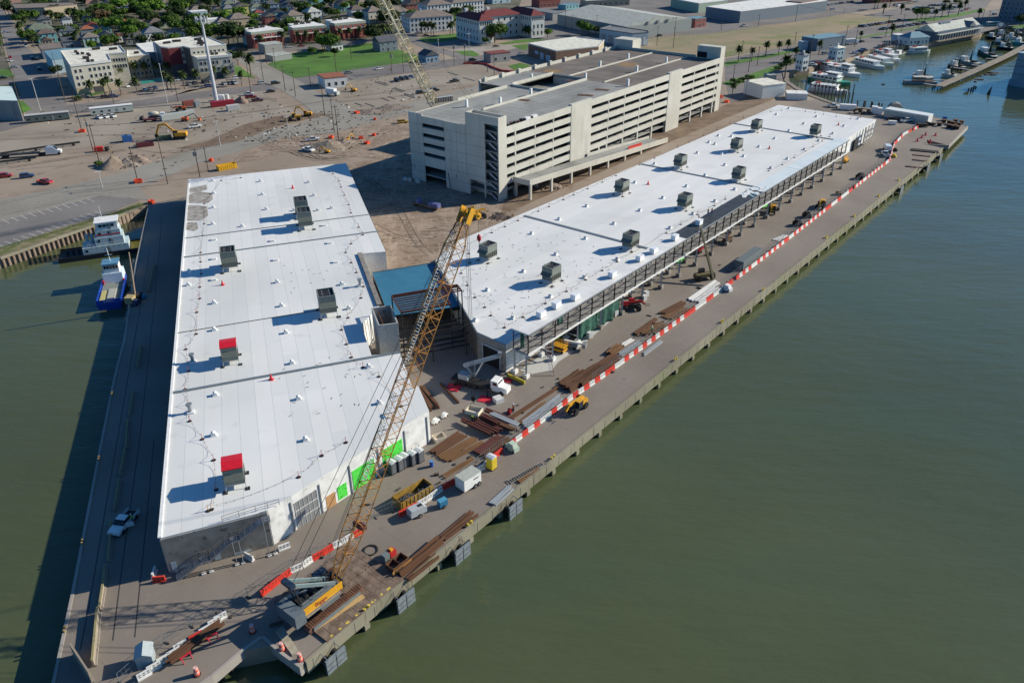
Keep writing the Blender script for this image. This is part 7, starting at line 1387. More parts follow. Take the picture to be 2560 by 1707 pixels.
for i, (x, y) in enumerate(((1560,1150),(1600,1120),(1645,1165),(1650,1130),(1680,1140),(1705,1120),(1700,1170),(1735,1150),(1760,1130),(1720,1180),(1685,1175))):
    t = thing('steel_reel', 'rusty black reel standing on the outer dock, %s from the left' % ORD[i], 'reel', Q('d',x,y), i, 'black reels on the outer dock'); MB().tube((0,0,0),(0,0,1.3),.9,10).build('drum', DKST, t); MB().tube((0,0,1.3),(0,0,1.45),1.1,10).build('flange', RUST, t)
for i, (x, y, s_) in enumerate(((1400,690,3.6),(1385,735,3),(1335,795,3.4),(1430,650,6))):
    p = Q('h',x,y); tag(MB().ob((p.x,p.y,.02), s_*1.6, s_*.5, .3, CA-1.3).build('timber_pad', WOOD if i < 3 else MATS['dark_interior']), ('pale timber pad on the far quay, nearest','pale timber pad on the far quay, middle','pale timber pad on the far quay, by the kerb','dark open pit edge near the end of the quay')[(1,2,0,3)[i]], 'pad')
for i, (x, y) in enumerate(((1360,1290),(1400,1260),(1435,1235),(1475,1300),(1525,1240))): CN.put('c', Q('d',x,y), 0, 'red-brown cone on the far end of the quay, %s from the left' % ORD[i], None, 1.6)
SCF = thing('scaffold_tower', 'scaffold tower standing against the ribbed end wall of the quay shed', 'scaffold', U(222,0), CA)
for z in (0,2,4,6):
    for x in (-6,-3,0,3): MB().tube((x,-.8,0),(x,-.8,7),.06,4).build('standard', STL, SCF) if z == 0 else MB().bar((-6,-.8,z),(3,-.8,z),1.2,.08).build('platform', GCONC, SCF) if x == 0 else None
for i in range(5): pass
# ------------------------------------------------------------------ town buildings
def wallm(name, c): return plain('wall_'+name, c, .8)
WC = dict(cream=(.52,.50,.42),white=(.66,.68,.66),teal=(.16,.40,.42),paleblue=(.36,.48,.54),blue=(.16,.27,.38),brick=(.26,.075,.06),green=(.30,.40,.32),yellow=(.50,.46,.14),grey=(.30,.31,.30),tan=(.40,.34,.24),pink=(.46,.28,.24),lime=(.36,.50,.14),dkred=(.15,.02,.025),slate=(.16,.20,.24),mint=(.35,.50,.46),dark=(.06,.065,.07))  # the courtyard wall's red is darkened to stand in for shade
RC_ = dict(brown=(.13,.10,.085),grey=(.17,.18,.19),slate=(.075,.085,.10),rust=(.28,.10,.05),tile=(.15,.025,.025),white=(.72,.72,.68),green=(.14,.17,.13),taupe=(.20,.165,.14),cream=(.70,.68,.58),metal=(.40,.42,.38),bluem=(.13,.26,.33),dred=(.2,.05,.04))
def rmat(c):
    nm = 'roof_'+c
    if nm in MATS: return MATS[nm]
    ma = mat(nm, tuple(v*.85 for v in RC_[c]), .8, scale=.4, col2=tuple(min(1,v*1.15) for v in RC_[c]), detail=7); return ma
TRIM = plain('house_trim', (.62,.62,.60), .7)
def winrow(par, x0, x1, y, zs, n_, w_=.9, h_=1.4, face=-1, ax='x'):
    for z in zs:
        for i in range(n_):
            c = x0+(x1-x0)*(i+.5)/n_
            if ax == 'x': f = MB().box(c-w_/2-.12, y-.05, z-.12, c+w_/2+.12, y+.05, z+h_+.12).build('window', TRIM, par); MB().box(c-w_/2, y+(-.08 if face < 0 else .05), z, c+w_/2, y+(-.05 if face < 0 else .08), z+h_).build('pane', GLS, f)
            else: f = MB().box(y-.05, c-w_/2-.12, z-.12, y+.05, c+w_/2+.12, z+h_+.12).build('window', TRIM, par); MB().box(y+(-.08 if face < 0 else .05), c-w_/2, z, y+(-.05 if face < 0 else .08), c+w_/2, z+h_).build('pane', GLS, f)
def hip(L, W, z, h, o=.5):
    l, w_ = L/2+o, W/2+o
    if L >= W: r_ = [(-l+w_,0,z+h),(l-w_,0,z+h)]
    else: r_ = [(0,-w_+l,z+h),(0,w_-l,z+h)]
    v = [(-l,-w_,z),(l,-w_,z),(l,w_,z),(-l,w_,z)]+r_
    f = [(0,1,5,4),(1,2,5),(2,3,4,5),(3,0,4),(3,2,1,0)] if L >= W else [(0,1,4),(1,2,5,4),(2,3,5),(3,0,4,5),(3,2,1,0)]
    return MB().add(v, f)
def gable(L, W, z, h, o=.5, ridge='x'):
    l, w_ = L/2+o, W/2+o
    if ridge == 'x': v = [(-l,-w_,z),(l,-w_,z),(l,w_,z),(-l,w_,z),(-l,0,z+h),(l,0,z+h)]; f = [(0,1,5,4),(2,3,4,5),(3,0,4),(1,2,5),(3,2,1,0)]
    else: v = [(-l,-w_,z),(l,-w_,z),(l,w_,z),(-l,w_,z),(0,-w_,z+h),(0,w_,z+h)]; f = [(3,0,4,5),(1,2,5,4),(0,1,4),(2,3,5),(3,2,1,0)]
    return MB().add(v, f)
def house(k, x, y, L, W, h_, wall, roof, kind='hip', deg=34, label='', porch=False, rh=None, cat='house', fl=None, wins=3):
    p = Q(k,x,y); t = thing('house', label, cat, p+Vector((-math.sin(R(deg)),math.cos(R(deg)),0))*W/2, R(deg))
    MB().cb(0,0,0,L,W,h_).build('wall', wallm(wall, WC[wall]), t); rh = rh or min(L,W)*.3
    if kind == 'hip': o = hip(L,W,h_+.01,rh).build('roof', rmat(roof), t)
    elif kind == 'flat': o = MB().cb(0,0,h_+.005,L+.2,W+.2,.35).build('roof', rmat(roof), t)
    else: o = gable(L,W,h_+.01,rh,.5,'x' if kind == 'gable' else 'y').build('roof', rmat(roof), t)
    fl = fl or max(1,int(h_/3)); zs = [1.0+3*i for i in range(fl)]
    winrow(t, -L/2+.4, L/2-.4, -W/2, zs, wins); winrow(t, -W/2+.5, W/2-.5, -L/2, zs, 2, ax='y'); winrow(t, -W/2+.5, W/2-.5, L/2, zs, 2, face=1, ax='y')
    MB().cb(-L*.05,-W/2-.06,0,1.0,.06,2.1).build('door', wallm('dark', WC['dark']), t)
    if porch:
        MB().cb(0,-W/2-1.1,3.0,L*.9,2.0,.18).build('porch_roof', rmat(roof), t)
        for i in range(4): MB().cb(-L*.4+i*L*.27,-W/2-1.9,0,.18,.18,3.0 if fl < 2 else 3.0).build('porch_post', TRIM, t)
    return t
HS = [('1',690,640,17,13,6.2,'white','green','hip',1,'large white two-storey house with grey-green hip roof by the wide street'),('1',800,700,12,9,6,'teal','brown','hip',0,'turquoise two-storey house with dark brown roof'),('1',790,745,7,6,3.2,'tan','brown','gy',0,'small gabled outbuilding below the turquoise house'),('1',1150,660,12,10,6.2,'grey','slate','hip',1,'grey house with white porch columns and dark roof'),('1',1530,560,9,8,6,'paleblue','dred','gy',0,'pale blue gabled house with dark red roof'),('1',1460,410,7,6,5,'blue','slate','gy',0,'small blue gabled house among trees'),
('1',1520,775,10,9,6.2,'mint','taupe','hip',0,'mint green house with taupe roof behind the cream apartments'),('1',1450,600,9,7,5,'slate','rust','hip',0,'house with rusty orange roof behind the mint one'),('1',1770,550,5.5,6,5.5,'teal','slate','gy',0,'narrow teal gabled house'),('1',1790,730,10,9,5.5,'tan','slate','gy',1,'brownish double-gabled house with dark porch'),('1',1945,695,5.5,8,4,'white','dred','gy',0,'small white cottage with dark red roof'),('1',2085,520,9,8,6,'paleblue','rust','hip',1,'pale blue house with orange-brown roof'),('1',2275,500,8,8,6,'mint','taupe','hip',0,'pale mint house with taupe hip roof'),
('1',1120,440,7,8,5.5,'white','grey','gy',0,'white and grey gabled house behind palms'),('1',745,420,10,9,4.5,'grey','slate','hip',0,'house with slate hip roof below the tan school'),('1',2230,720,13,10,3.5,'slate','slate','hip',0,'low dark-roofed building left of the white hip-roofed house'),('1',1200,790,11,8,4.5,'slate','slate','gable',0,'dark house with white dormers behind the workshop'),
('2',200,695,13,11,6.5,'white','grey','hip',0,'white two-storey house with light grey hip roof'),('2',240,470,12,10,4,'green','brown','hip',1,'low green-grey house with dark porch'),('2',560,625,10,9,4,'paleblue','taupe','hip',0,'low blue-grey house with taupe hip roof'),('2',640,240,11,10,6.5,'grey','green','hip',1,'tall grey house with two-level porch'),('2',510,130,5,8,5.5,'teal','slate','gy',0,'narrow teal house at the back left of the porch house'),('2',900,255,12,9,4.5,'grey','taupe','hip',0,'low grey-roofed house behind the mobile mast antennas'),('2',930,335,13,10,6.5,'paleblue','white','flat',0,'pale blue block with flat white roof behind the mast'),('2',1150,515,13,10,8,'white','white','flat',0,'plain white three-storey block with flat roof'),
('2',1330,520,9,12,7,'cream','taupe','hip',1,'cream corner house with brown roof beside the white block'),('2',1590,420,16,12,5,'tan','taupe','hip',0,'long building with brown hip roof behind the brick row'),('2',1190,215,5,6,3,'white','grey','gy',0,'tiny white cottage among palms behind the mast'),('2',1415,235,11,9,4.5,'lime','grey','hip',0,'lime green and cream house'),('2',1620,265,11,9,7.5,'yellow','taupe','gy',0,'tall yellow house with brown roof'),('2',1880,225,12,9,5,'paleblue','green','hip',0,'pale blue house right of the yellow one'),('2',2110,195,12,9,6,'blue','slate','hip',1,'blue house with white columned porch'),('2',1900,300,9,8,4,'paleblue','dred','hip',0,'house with brick-red hip roof'),
('2',2090,405,10,9,6,'brick','taupe','gy',0,'red brick gabled house'),('2',2210,335,10,9,6,'teal','slate','gy',0,'teal house beside the red brick one'),('2',2330,430,9,9,6.5,'grey','slate','gy',0,'grey gabled house at the end of the row'),('2',1340,110,9,8,5,'blue','slate','hip',0,'blue house in the back streets'),('2',1440,70,8,8,5,'white','slate','gy',0,'white porch house in the back streets'),('2',2050,40,11,8,6,'blue','grey','hip',0,'blue house with grey hip roof at the very back'),('2',1820,60,9,8,5,'blue','slate','gy',0,'dark blue gabled house at the back'),('2',2310,110,9,8,5,'brick','dred','hip',0,'dark red house at the back'),('2',60,60,9,8,4,'white','grey','hip',0,'pale bungalow in the trees'),('2',1120,50,9,8,5,'cream','green','hip',0,'cream house at the very back among palms'),
('3',140,405,14,12,6.5,'cream','taupe','hip',0,'big cream house with taupe hip roof'),('3',450,330,12,12,6,'white','metal','hip',0,'house with pale green-grey hip roof'),('3',500,75,14,8,4.5,'teal','metal','gable',0,'bright turquoise row building at the back'),('3',910,195,10,9,6,'teal','brown','gy',0,'teal two-storey gabled house behind the white roofs'),('3',1160,265,13,10,5,'white','brown','hip',1,'white porch house with brown roof'),('3',1230,120,9,8,4,'yellow','taupe','hip',0,'low yellow-green house with taupe roof'),('3',1450,380,13,12,8.5,'cream','taupe','hip',1,'tall cream apartment house with porches'),('3',1830,330,19,13,6,'blue','taupe','hip',0,'wide building with long brown roof behind the lattice boom'),('3',2030,205,11,9,6,'brick','brown','gy',0,'red brick house with white gable'),('3',280,175,8,8,5,'white','slate','gy',0,'white gabled cottage behind the cream house'),('3',30,230,8,8,6,'paleblue','slate','gy',0,'pale gabled house left of the cream house'),('3',680,250,12,9,4,'slate','brown','hip',0,'dark brown roofed house behind the flat white roofs'),('3',800,160,8,8,4,'grey','taupe','hip',0,'low grey house beside the teal one'),
('4',1400,60,20,14,6,'paleblue','white','flat',0,'long pale blue building with flat white roof at the back'),('4',250,60,11,9,6,'grey','brown','hip',0,'brown-roofed house at the top behind the institution'),('4',20,30,10,9,6,'brick','brown','gy',0,'brick house at the top of the frame'),('4',1030,50,10,12,7,'tan','taupe','flat',0,'tan flat-roofed block at the top')]
for k, x, y, L, W, h_, wc, rc, kd, po, l in HS: house(k,x,y,L,W,h_,wc,rc,kd,34 if k != '1' else 33,l,bool(po))
# back rows that fill the old town towards the top edge, each its own house
ws = list(WC); i = 0
nw = {'cream':'cream','white':'white','teal':'turquoise','paleblue':'pale blue','blue':'blue','green':'sage green','yellow':'yellow','grey':'grey','tan':'tan','pink':'pink','mint':'mint','brick':'red brick'}
for r_, (y0, n_) in enumerate(((6,13),(-8,12),(22,7))):
    for j in range(n_):
        x = 20+j*96+r_*31+rnd.random()*18 if r_ < 2 else 250+j*150+rnd.random()*30
        if x > 1200: continue
        wc = rnd.choice(list(nw)); rc = rnd.choice(['brown','grey','slate','taupe','green']); p = G(x,y0+rnd.random()*4)
        kd = rnd.choice(['hip','hip','gy']); L = 8+rnd.random()*4
        t = thing('house', '%s house with %s roof in the %s back row, %s from the left' % (nw[wc], {'slate':'dark slate'}.get(rc,rc), ('second','last','nearest')[r_], ORD[j]), 'house', p, R(34))
        MB().cb(0,0,0,L,9,5.2).build('wall', wallm(wc,WC[wc]), t); (hip(L,9,5.21,2.6) if kd == 'hip' else gable(L,9,5.21,3,.5,'y')).build('roof', rmat(rc), t)
        for q in range(3): MB().box(-L/2+.8+q*L/3.4,-4.55,3.3,-L/2+1.7+q*L/3.4,-4.5,4.6).build('window', GLS, t)
def poly(label, k, pts, z, wc, rc, cat='building', z0=0, name='building', par=None, par_h=.5):
    P = [Q(k,x,y,z) for x, y in pts]; c = sum(P, Vector())/len(P); t = thing(name, label, cat, (c.x,c.y,0))
    A_ = sum(P[i].x*P[(i+1)%len(P)].y-P[(i+1)%len(P)].x*P[i].y for i in range(len(P)))
    if A_ < 0: P = P[::-1]
    MB().prism([(p.x,p.y) for p in P], z0, z-.2).build('wall', wallm(wc,WC[wc]), t, True); MB().prism([(p.x,p.y) for p in P], z-.19, z+.05).build('roof', rmat(rc), t, True)
    for a, b in zip(P, P[1:]+P[:1]): MB().bar(Vector((a.x,a.y,z+par_h/2)), Vector((b.x,b.y,z+par_h/2)), .3, par_h).build('parapet', TRIM if rc in ('cream','white') else rmat(rc), t, True) if par_h else None
    return t, P
def wins(t, a, b, zs, n_, w_=1.0, h_=1.6, ma=None, t0=.04, t1=.96, skip=()):
    d = (b-a); L = math.hypot(d.x,d.y); d = Vector((d.x/L,d.y/L,0)); nn = Vector((d.y,-d.x,0))
    if nn.y > .35: nn = -nn
    for zi, z in enumerate(zs):
        for i in range(n_):
            if (zi,i) in skip: continue
            s_ = L*(t0+(t1-t0)*(i+.5)/n_); p = Vector((a.x,a.y,0))+d*s_
            f = MB().ob((p.x+nn.x*.04,p.y+nn.y*.04,z-.1), w_+.25, .14, h_+.2, math.atan2(d.y,d.x)).build('window', TRIM, t, True)
            MB().ob((p.x+nn.x*.12,p.y+nn.y*.12,z), w_, .04, h_, math.atan2(d.y,d.x)).build('pane', ma or GLS, f).location = -t.location
            
def band(t, a, b, z0, z1, wc, out=.08, nm='wall_band', t0=0, t1=1):
    d = (b-a); L = math.hypot(d.x,d.y); d = Vector((d.x/L,d.y/L,0)); nn = Vector((d.y,-d.x,0))
    if nn.y > .35: nn = -nn
    p = Vector((a.x,a.y,0))+d*L*t0+nn*out/2; q = Vector((a.x,a.y,0))+d*L*t1+nn*out/2
    return MB().bar(Vector((p.x,p.y,(z0+z1)/2)), Vector((q.x,q.y,(z0+z1)/2)), out+.06, z1-z0).build(nm, wallm(wc,WC[wc]) if isinstance(wc,str) else wc, t, True)
def roofunits(t, k, pts, z):
    for x, y in pts: MB().ob(Q(k,x,y,z).to_tuple(), 1.6, 1.2, 1.1, R(33)).build('roof_unit', DKST, t, True)
t, P = poly('cream four-storey apartment block with flat pale roof, left of the courtyard', '1', [(1145,1075),(1815,995),(1755,890),(2050,868),(1960,757),(990,842)], 14.6, 'cream', 'cream', 'apartment block')
a, b = Q('1',1145,1075,14.6), Q('1',1815,995,14.6); wins(t, a, b, (4.4,7.6,10.8), 8, skip=((0,5),(1,2),(2,2))); band(t, a, b, 0, 3.6, 'tan'); band(t, a, b, .1, 3.1, 'dark', .16, 'garage_door', .42, .66); band(t, a, b, 14, 14.5, 'white', .35, 'cornice')
a2, b2 = Q('1',990,842,14.6), Q('1',1145,1075,14.6); wins(t, b2, a2, (4.4,7.6,10.8), 7); a, b = Q('1',1755,890,14.6), Q('1',2050,868,14.6); wins(t, a, b, (7.4,10.6), 6)
roofunits(t, '1', ((1240,860),(1270,890),(1350,890),(1440,900),(1460,920),(1380,960),(1430,965),(1440,1010),(1510,1010),(1530,820),(1575,815),(1610,810),(1810,820),(1850,815),(1890,810)), 14.7)
t, P = poly('tan lower wing of the apartments with a pale roof, behind the courtyard palms', '1', [(2080,938),(2442,898),(2300,820),(2080,832)], 11.5, 'tan', 'cream', 'apartment block'); wins(t, Q('1',2080,938,11.5), Q('1',2442,898,11.5), (1.5,4.8,8), 5); roofunits(t,'1',((2215,880),(2245,875)),11.6)
t, P = poly('white standing-seam low hall between the apartment wings', '2', [(30,868),(200,862),(170,700),(-130,735)], 8.5, 'slate', 'white')
t, P = poly('tall apartment block with a dark red courtyard wall', '2', [(750,795),(1340,738),(1060,622),(780,612),(450,650),(170,697),(270,772),(390,792),(640,767)], 15.5, 'cream', 'cream', 'apartment block')
a, b = Q('2',270,772,15.5), Q('2',390,792,15.5); c = Q('2',640,767,15.5); d = Q('2',750,795,15.5)
band(t, a, b, 6, 15.2, 'dkred', .12, 'red_wall'); band(t, b, c, 6.5, 15.2, 'dkred', .12, 'red_wall', 0, .8); band(t, a, b, 0, 6, 'dark', .12, 'lower_wall'); band(t, b, c, 0, 6.5, 'dark', .12, 'lower_wall'); wins(t, b, c, (5,8.3,11.6), 6, 1.0, 1.8); band(t, c, d, 0, 15.2, 'dark', .12, 'shaded_wall'); band(t, Q('2',170,697,15.5), a, 0, 15.2, 'slate', .12, 'side_wall'); wins(t, Q('2',750,795,15.5), Q('2',1340,738,15.5), (12.6,), 8, .9, 1.0)  # courtyard shade painted in: dark lower walls, dark end wall, deepened red
roofunits(t,'2',((340,720),(380,715),(410,712),(490,690),(520,688),(550,686),(580,684),(845,660),(880,658),(915,655),(900,695),(940,692),(890,730),(930,725),(965,722),(940,750)),15.6)
t, P = poly('cream front block of the apartments behind the mobile mast', '2', [(862,955),(1435,907),(1335,852),(775,917)], 11.3, 'cream', 'cream', 'apartment block')
a, b = Q('2',862,955,11.3), Q('2',1435,907,11.3); wins(t, a, b, (4.2,7.6), 8, skip=((0,5),(1,5))); band(t, a, b, 0, 3.3, 'tan'); band(t, a, b, .1, 3.0, 'dark', .16, 'garage_door', .47, .66); band(t, a, b, 10.7, 11.2, 'white', .35, 'cornice'); roofunits(t,'2',((1115,895),(1185,893)),11.4)
t, P = poly('blue-grey corrugated workshop left of the cream apartments', '1', [(715,840),(1050,792),(1430,785),(1010,842),(1060,960),(850,985)], 7.5, 'paleblue', 'bluem', 'workshop', par_h=0); t, P = poly('flat brown-roofed workshop behind the blue-grey one', '1', [(635,738),(1010,702),(1050,785),(675,822)], 5.5, 'slate', 'taupe', 'workshop')
t, P = poly('pale green-roofed warehouse corner at the left edge', 'a', [(-300,790),(105,790),(160,920),(-300,905)], 9, 'grey', 'mint' if False else 'metal', 'warehouse', par_h=0); rf_ = [o for o in t.children if o.name.startswith('roof')][0]; rf_.data.materials.clear(); rf_.data.materials.append(plain('roof_pale_mint', (.62,.76,.72)))
band(t, Q('a',-300,905,9), Q('a',160,920,9), 0, 8.6, mat('rusty_corrugated', (.22,.24,.24), .8, scale=.5, col2=(.32,.33,.32), stretch=(3,3,.2)), .1, 'corrugated_wall')
# tan school
t, P = poly('long tan two-storey school with rows of dark windows', '1', [(255,150),(720,135),(1255,80),(1210,45),(590,60),(190,75)], 8.5, 'tan', 'taupe', 'school'); wins(t, Q('1',640,140,8.5), Q('1',1255,80,8.5), (1.5,5.2), 9, 1.8, 1.9)
for l, pts in (('low green-grey hip-roofed hall among the trees, right of the school',[(1270,235),(1690,215),(1600,150),(1260,150)]),('low long-roofed hall behind the trees, farther',[(1640,105),(2190,70),(2180,20),(1680,60)]),('low long-roofed hall behind the trees, nearer',[(1830,150),(2340,130),(2240,90),(1860,110)])): poly(l, '1', pts, 4, 'tan', 'grey', 'hall', par_h=0)
# brick row
def brick_row(label, k, xa, ya, xb, yb, h_, dep, extra=0):
    a, b = Q(k,xa,ya), Q(k,xb,yb); L = dist(a,b); rz = ang(a,b); t = thing('brick_building', label, 'building', a.lerp(b,.5)+Vector((-math.sin(rz),math.cos(rz),0))*dep/2, rz)
    MB().cb(0,0,0,L,dep,h_).build('wall', wallm('brick',WC['brick']), t); MB().cb(0,0,h_+.01,L+.3,dep+.3,1.6).build('parapet_band', wallm('band_green', (.30,.34,.28)), t); MB().cb(0,.2,h_+1.62,L-.4,dep-.4,.12).build('roof', rmat('white'), t)
    MB().cb(0,-dep/2-.9,h_-2.6,L*.96,1.8,.35).build('canopy', TRIM, t)
    for i in range(int(L/4)+1): MB().cb(-L/2+.6+i*4,-dep/2-1.5,0,.5,.5,h_-2.6).build('pillar', wallm('brick',WC['brick']), t)
    winrow(t, -L/2+.4, L/2-.4, -dep/2, (h_-1.9,), int(L/3.5), 1.1, 1.3)
    MB().cb(L*.05,dep/2+7,0,L*.8,14,h_+1.2).build('rear_block', wallm('paleblue',WC['paleblue']), t); MB().cb(L*.05,dep/2+7,h_+1.21,L*.81,14.2,.3).build('rear_roof', rmat('white'), t)
    for i in range(3): MB().cb(-L*.2+i*L*.2,dep/2+6+i,h_+1.55,3,1.5,.9).build('roof_unit', DKST, t)
    return t
brick_row('brick commercial building with white canopy, left one of the row of three', '2', 1790, 800, 2310, 735, 8.5, 9); brick_row('brick commercial building with white canopy, middle one of the row of three', '3', 110, 705, 650, 655, 8, 9); brick_row('brick commercial building with white canopy, right one of the row of three', '3', 790, 655, 1290, 600, 9, 9)
# institution wings
for i, (k, xa, ya, xb, yb) in enumerate((('3',2000,545,2710,490),('4',190,315,600,280),('4',600,270,1110,225))):
    a, b = Q(k,xa,ya), Q(k,xb,yb); L = dist(a,b); rz = ang(a,b); t = thing('institution', 'white three-storey institution wing with grey hip roof, %s from the street' % ORD[i], 'building', a.lerp(b,.5)+Vector((-math.sin(rz),math.cos(rz),0))*9, rz)
    MB().cb(0,0,0,L,18,10).build('wall', wallm('white',WC['white']), t); hip(L,18,10.01,4).build('roof', rmat('taupe'), t); winrow(t, -L/2+.5, L/2-.5, -9, (1.2,4.3,7.4), int(L/3), 1.0, 1.8); winrow(t, -8, 8, -L/2, (1.2,4.3,7.4), 4, 1, 1.7, ax='y')
    for x in (-L*.15,L*.2): MB().cb(x,0,13,1.2,1.2,1.8).build('chimney', TRIM, t)
# red-roofed mansion
P1, P2 = Q('4',1045,722), Q('4',1885,628); mu = (P2-P1).normalized(); mw = Vector((-mu.y,mu.x,0)); rz = ang(P1,P2); D2 = (P2-P1).length
mn = thing('mansion', 'white courtyard mansion with dark red tiled hip roofs and arched windows', 'mansion', P1, rz); MW = wallm('mansion_white', (.58,.60,.57))
for x0, x1, y0, y1 in ((0,11,0,32),(D2,D2+11,0,32),(11,D2,14,28)):
    MB().box(x0,y0,0,x1,y1,14.5).build('wall', MW, mn); h__ = hip(x1-x0,y1-y0,14.51,3.6,1.0); h__.v = [(v[0]+(x0+x1)/2, v[1]+(y0+y1)/2, v[2]) for v in h__.v]; h__.build('roof', rmat('tile'), mn)
for x0 in (0,D2): winrow(mn, x0+.5, x0+10.5, 0, (1.8,6.2), 3, 1.1, 2.4); winrow(mn, x0+.3, x0+10.7, 0, (11.4,), 6, .9, 1.9); winrow(mn, 1, 31, x0, (1.8,6.2), 7, 1.1, 2.2, ax='y'); winrow(mn, 1, 31, x0, (11.4,), 12, .9, 1.9, ax='y')
winrow(mn, 12, D2-1, 14, (2,6.5,11.3), 6, 1.1, 1.9)
for x, y in ((5,26),(20,22)): MB().cb(x,y,15.5,2.2,2.2,4.2).build('chimney_tower', TRIM, mn); 
# sheds and warehouses beyond the garage
t, P = poly('single-storey brick shed with a stained cream roof behind the garage', 'c', [(150,402),(400,470),(790,428),(840,372),(590,342)], 7, 'tan', 'cream', 'shed'); BRK = mat('brown_brick', (.14,.09,.065), .9, scale=1.5, col2=(.22,.14,.10))
a, b = Q('c',150,402,7), Q('c',400,470,7); band(t, a, b, 0, 6.6, BRK, .1, 'brick_wall'); band(t, b, Q('c',790,428,7), 0, 6.6, BRK, .1, 'brick_wall'); band(t, a, b, .1, 4.0, 'paleblue', .2, 'shutter_door', .45, .58); band(t, a, b, .1, 3.6, 'paleblue', .2, 'shutter_door', .66, .82); band(t, a, b, 2.4, 4.2, 'paleblue', .2, 'window', .25, .38)
E1, E2, E3 = Q('c',415,132,8), Q('c',1040,246,8), Q('c',1640,172,8); E4 = E1+(E3-E2); wt = thing('warehouse', 'huge metal warehouse with a ribbed grey-green gable roof', 'warehouse', (E1.x,E1.y,0))
MB().prism([(p.x,p.y) for p in (E1,E2,E3,E4)], 0, 8).build('wall', wallm('metal', (.26,.29,.28)), wt, True); m1 = (E2+E3)/2+Vector((0,0,4.5)); m2 = (E1+E4)/2+Vector((0,0,4.5)); RM = rmat('metal'); mixin(RM, line_mask(RM, 2.4, .15, 40), (.28,.30,.27), .6)
MB().add([E1,E2,m1,m2,E3,E4], [(0,1,2,3),(3,2,4,5),(1,4,2),(0,3,5)]).build('roof', RM, wt, True)
for i in range(3): MB().bar(E2.lerp(E3,.3+.15*i)+Vector((.4,-.4,1.2)), E2.lerp(E3,.34+.15*i)+Vector((.4,-.4,1.2)), .6, 1.5).build('wall_fan', STL, wt, True)
t, P = poly('grey stuccoed building with tall arched openings facing the field', 'c', [(800,268),(1098,312),(1245,300),(1240,288),(905,238)], 8, 'paleblue', 'grey', 'building')
a, b = Q('c',1098,312,8), Q('c',1245,300,8)
for tt in (.05,.38,.70): band(t, a, b, .5, 5.4, 'white', .2, 'arched_opening', tt, tt+.24); MB().tube(*(lambda p,q: (p,q))(*[Vector((v.x,v.y,5.4)) for v in (a.lerp(b,tt+.12)+Vector((.05,-.13,0)), a.lerp(b,tt+.12)+Vector((.08,-.22,0)))]), 1.7, 14).build('arch_head', wallm('white',WC['white']), t, True)
a, b = Q('c',800,268,8), Q('c',1098,312,8)
for tt in (.05,.28,.5,.72): band(t, a, b, .5, 5.4, 'grey', .2, 'arched_opening', tt, tt+.14)
house('c',1715,250,12,10,6,'brick','bluem','flat',36,'brick office with pale blue roof at the end of the metal warehouse')
t, P = poly('pale green ribbed warehouse with a flat white roof at the top edge', 'c', [(1450,-8),(1705,38),(1965,8),(1700,-40)], 7, 'green', 'white', 'warehouse'); t, P = poly('large blue-grey warehouse with white roof beside the waterfront road', 'c', [(1770,62),(2085,106),(2880,8),(2500,-40)], 8.5, 'slate', 'white', 'warehouse', par_h=0)
band(t, Q('d',150,5,8.5), Q('d',300,15,8.5), .2, 8, 'dark', .3, 'open_bay') if False else None
def bx(label, k, xa, ya, xb, yb, dep, h_, wc, rc, fl=2, n_=6, cat='building', name='building'):
    a, b = Q(k,xa,ya), Q(k,xb,yb); L = dist(a,b); rz = ang(a,b); t = thing(name, label, cat, a.lerp(b,.5)+Vector((-math.sin(rz),math.cos(rz),0))*dep/2, rz); MB().cb(0,0,0,L,dep,h_).build('wall', wallm(wc,WC[wc]), t); MB().cb(0,0,h_+.01,L+.3,dep+.3,.4).build('roof', rmat(rc), t)
    if n_: winrow(t, -L/2+.4, L/2-.4, -dep/2, [1.2+3.4*i for i in range(fl)], n_, 1.2, 1.7)
    return t
bx('red brick two-storey warehouse with dark arcaded ground floor','d',290,135,500,95,14,9,'brick','taupe',2,7); bx('red brick block at the top right beyond the parking','d',960,35,1310,10,14,8,'brick','taupe',2,10); bx('long dark low roofed block at the top','d',500,10,900,-5,14,6,'slate','slate',1,8)
bx('towering dark blue-grey building at the top right corner','d',2090,185,2500,215,30,26,'slate','slate',7,10,'building'); bx('red warehouse with orange side roofs at the top','c',250,75,440,60,14,6,'brick','rust',1,5); bx('low building with a teal roof beside the red warehouse','c',490,95,610,80,10,3.5,'teal','bluem',1,4); bx('low tan building with patchy pale roof behind the metal warehouse','c',680,68,1070,50,16,5,'tan','cream',1,8); bx('open grey pavilion left of the metal warehouse','c',60,140,370,190,12,5,'grey','grey',1,0)
bx('white office building with a flat rusty brown roof in the yard','b',635,812,835,790,13,5,'white','rust',1,3,'office'); bx('grey open shed with pale flat roof left of the green field','b',90,500,250,480,10,5.5,'grey','metal',1,0,'shed'); bx('low grey walled shed in front of the open one','b',160,565,330,540,10,3,'grey','metal',1,0,'shed')
bx('ruined grey blockhouse with a red-edged roof near the orange barriers','b',2140,580,2320,560,9,5,'grey','dred',1,2,'ruin')
house('b',1610,570,9,9,4,'blue','slate','gy',36,'small blue-grey gabled house at the road junction'); house('b',745,468,8,9,4,'white','grey','gy',36,'white cottage with grey roof in the green field'); house('b',1215,470,13,10,6,'slate','slate','gable',36,'dark weathered house behind the lattice boom and palms')
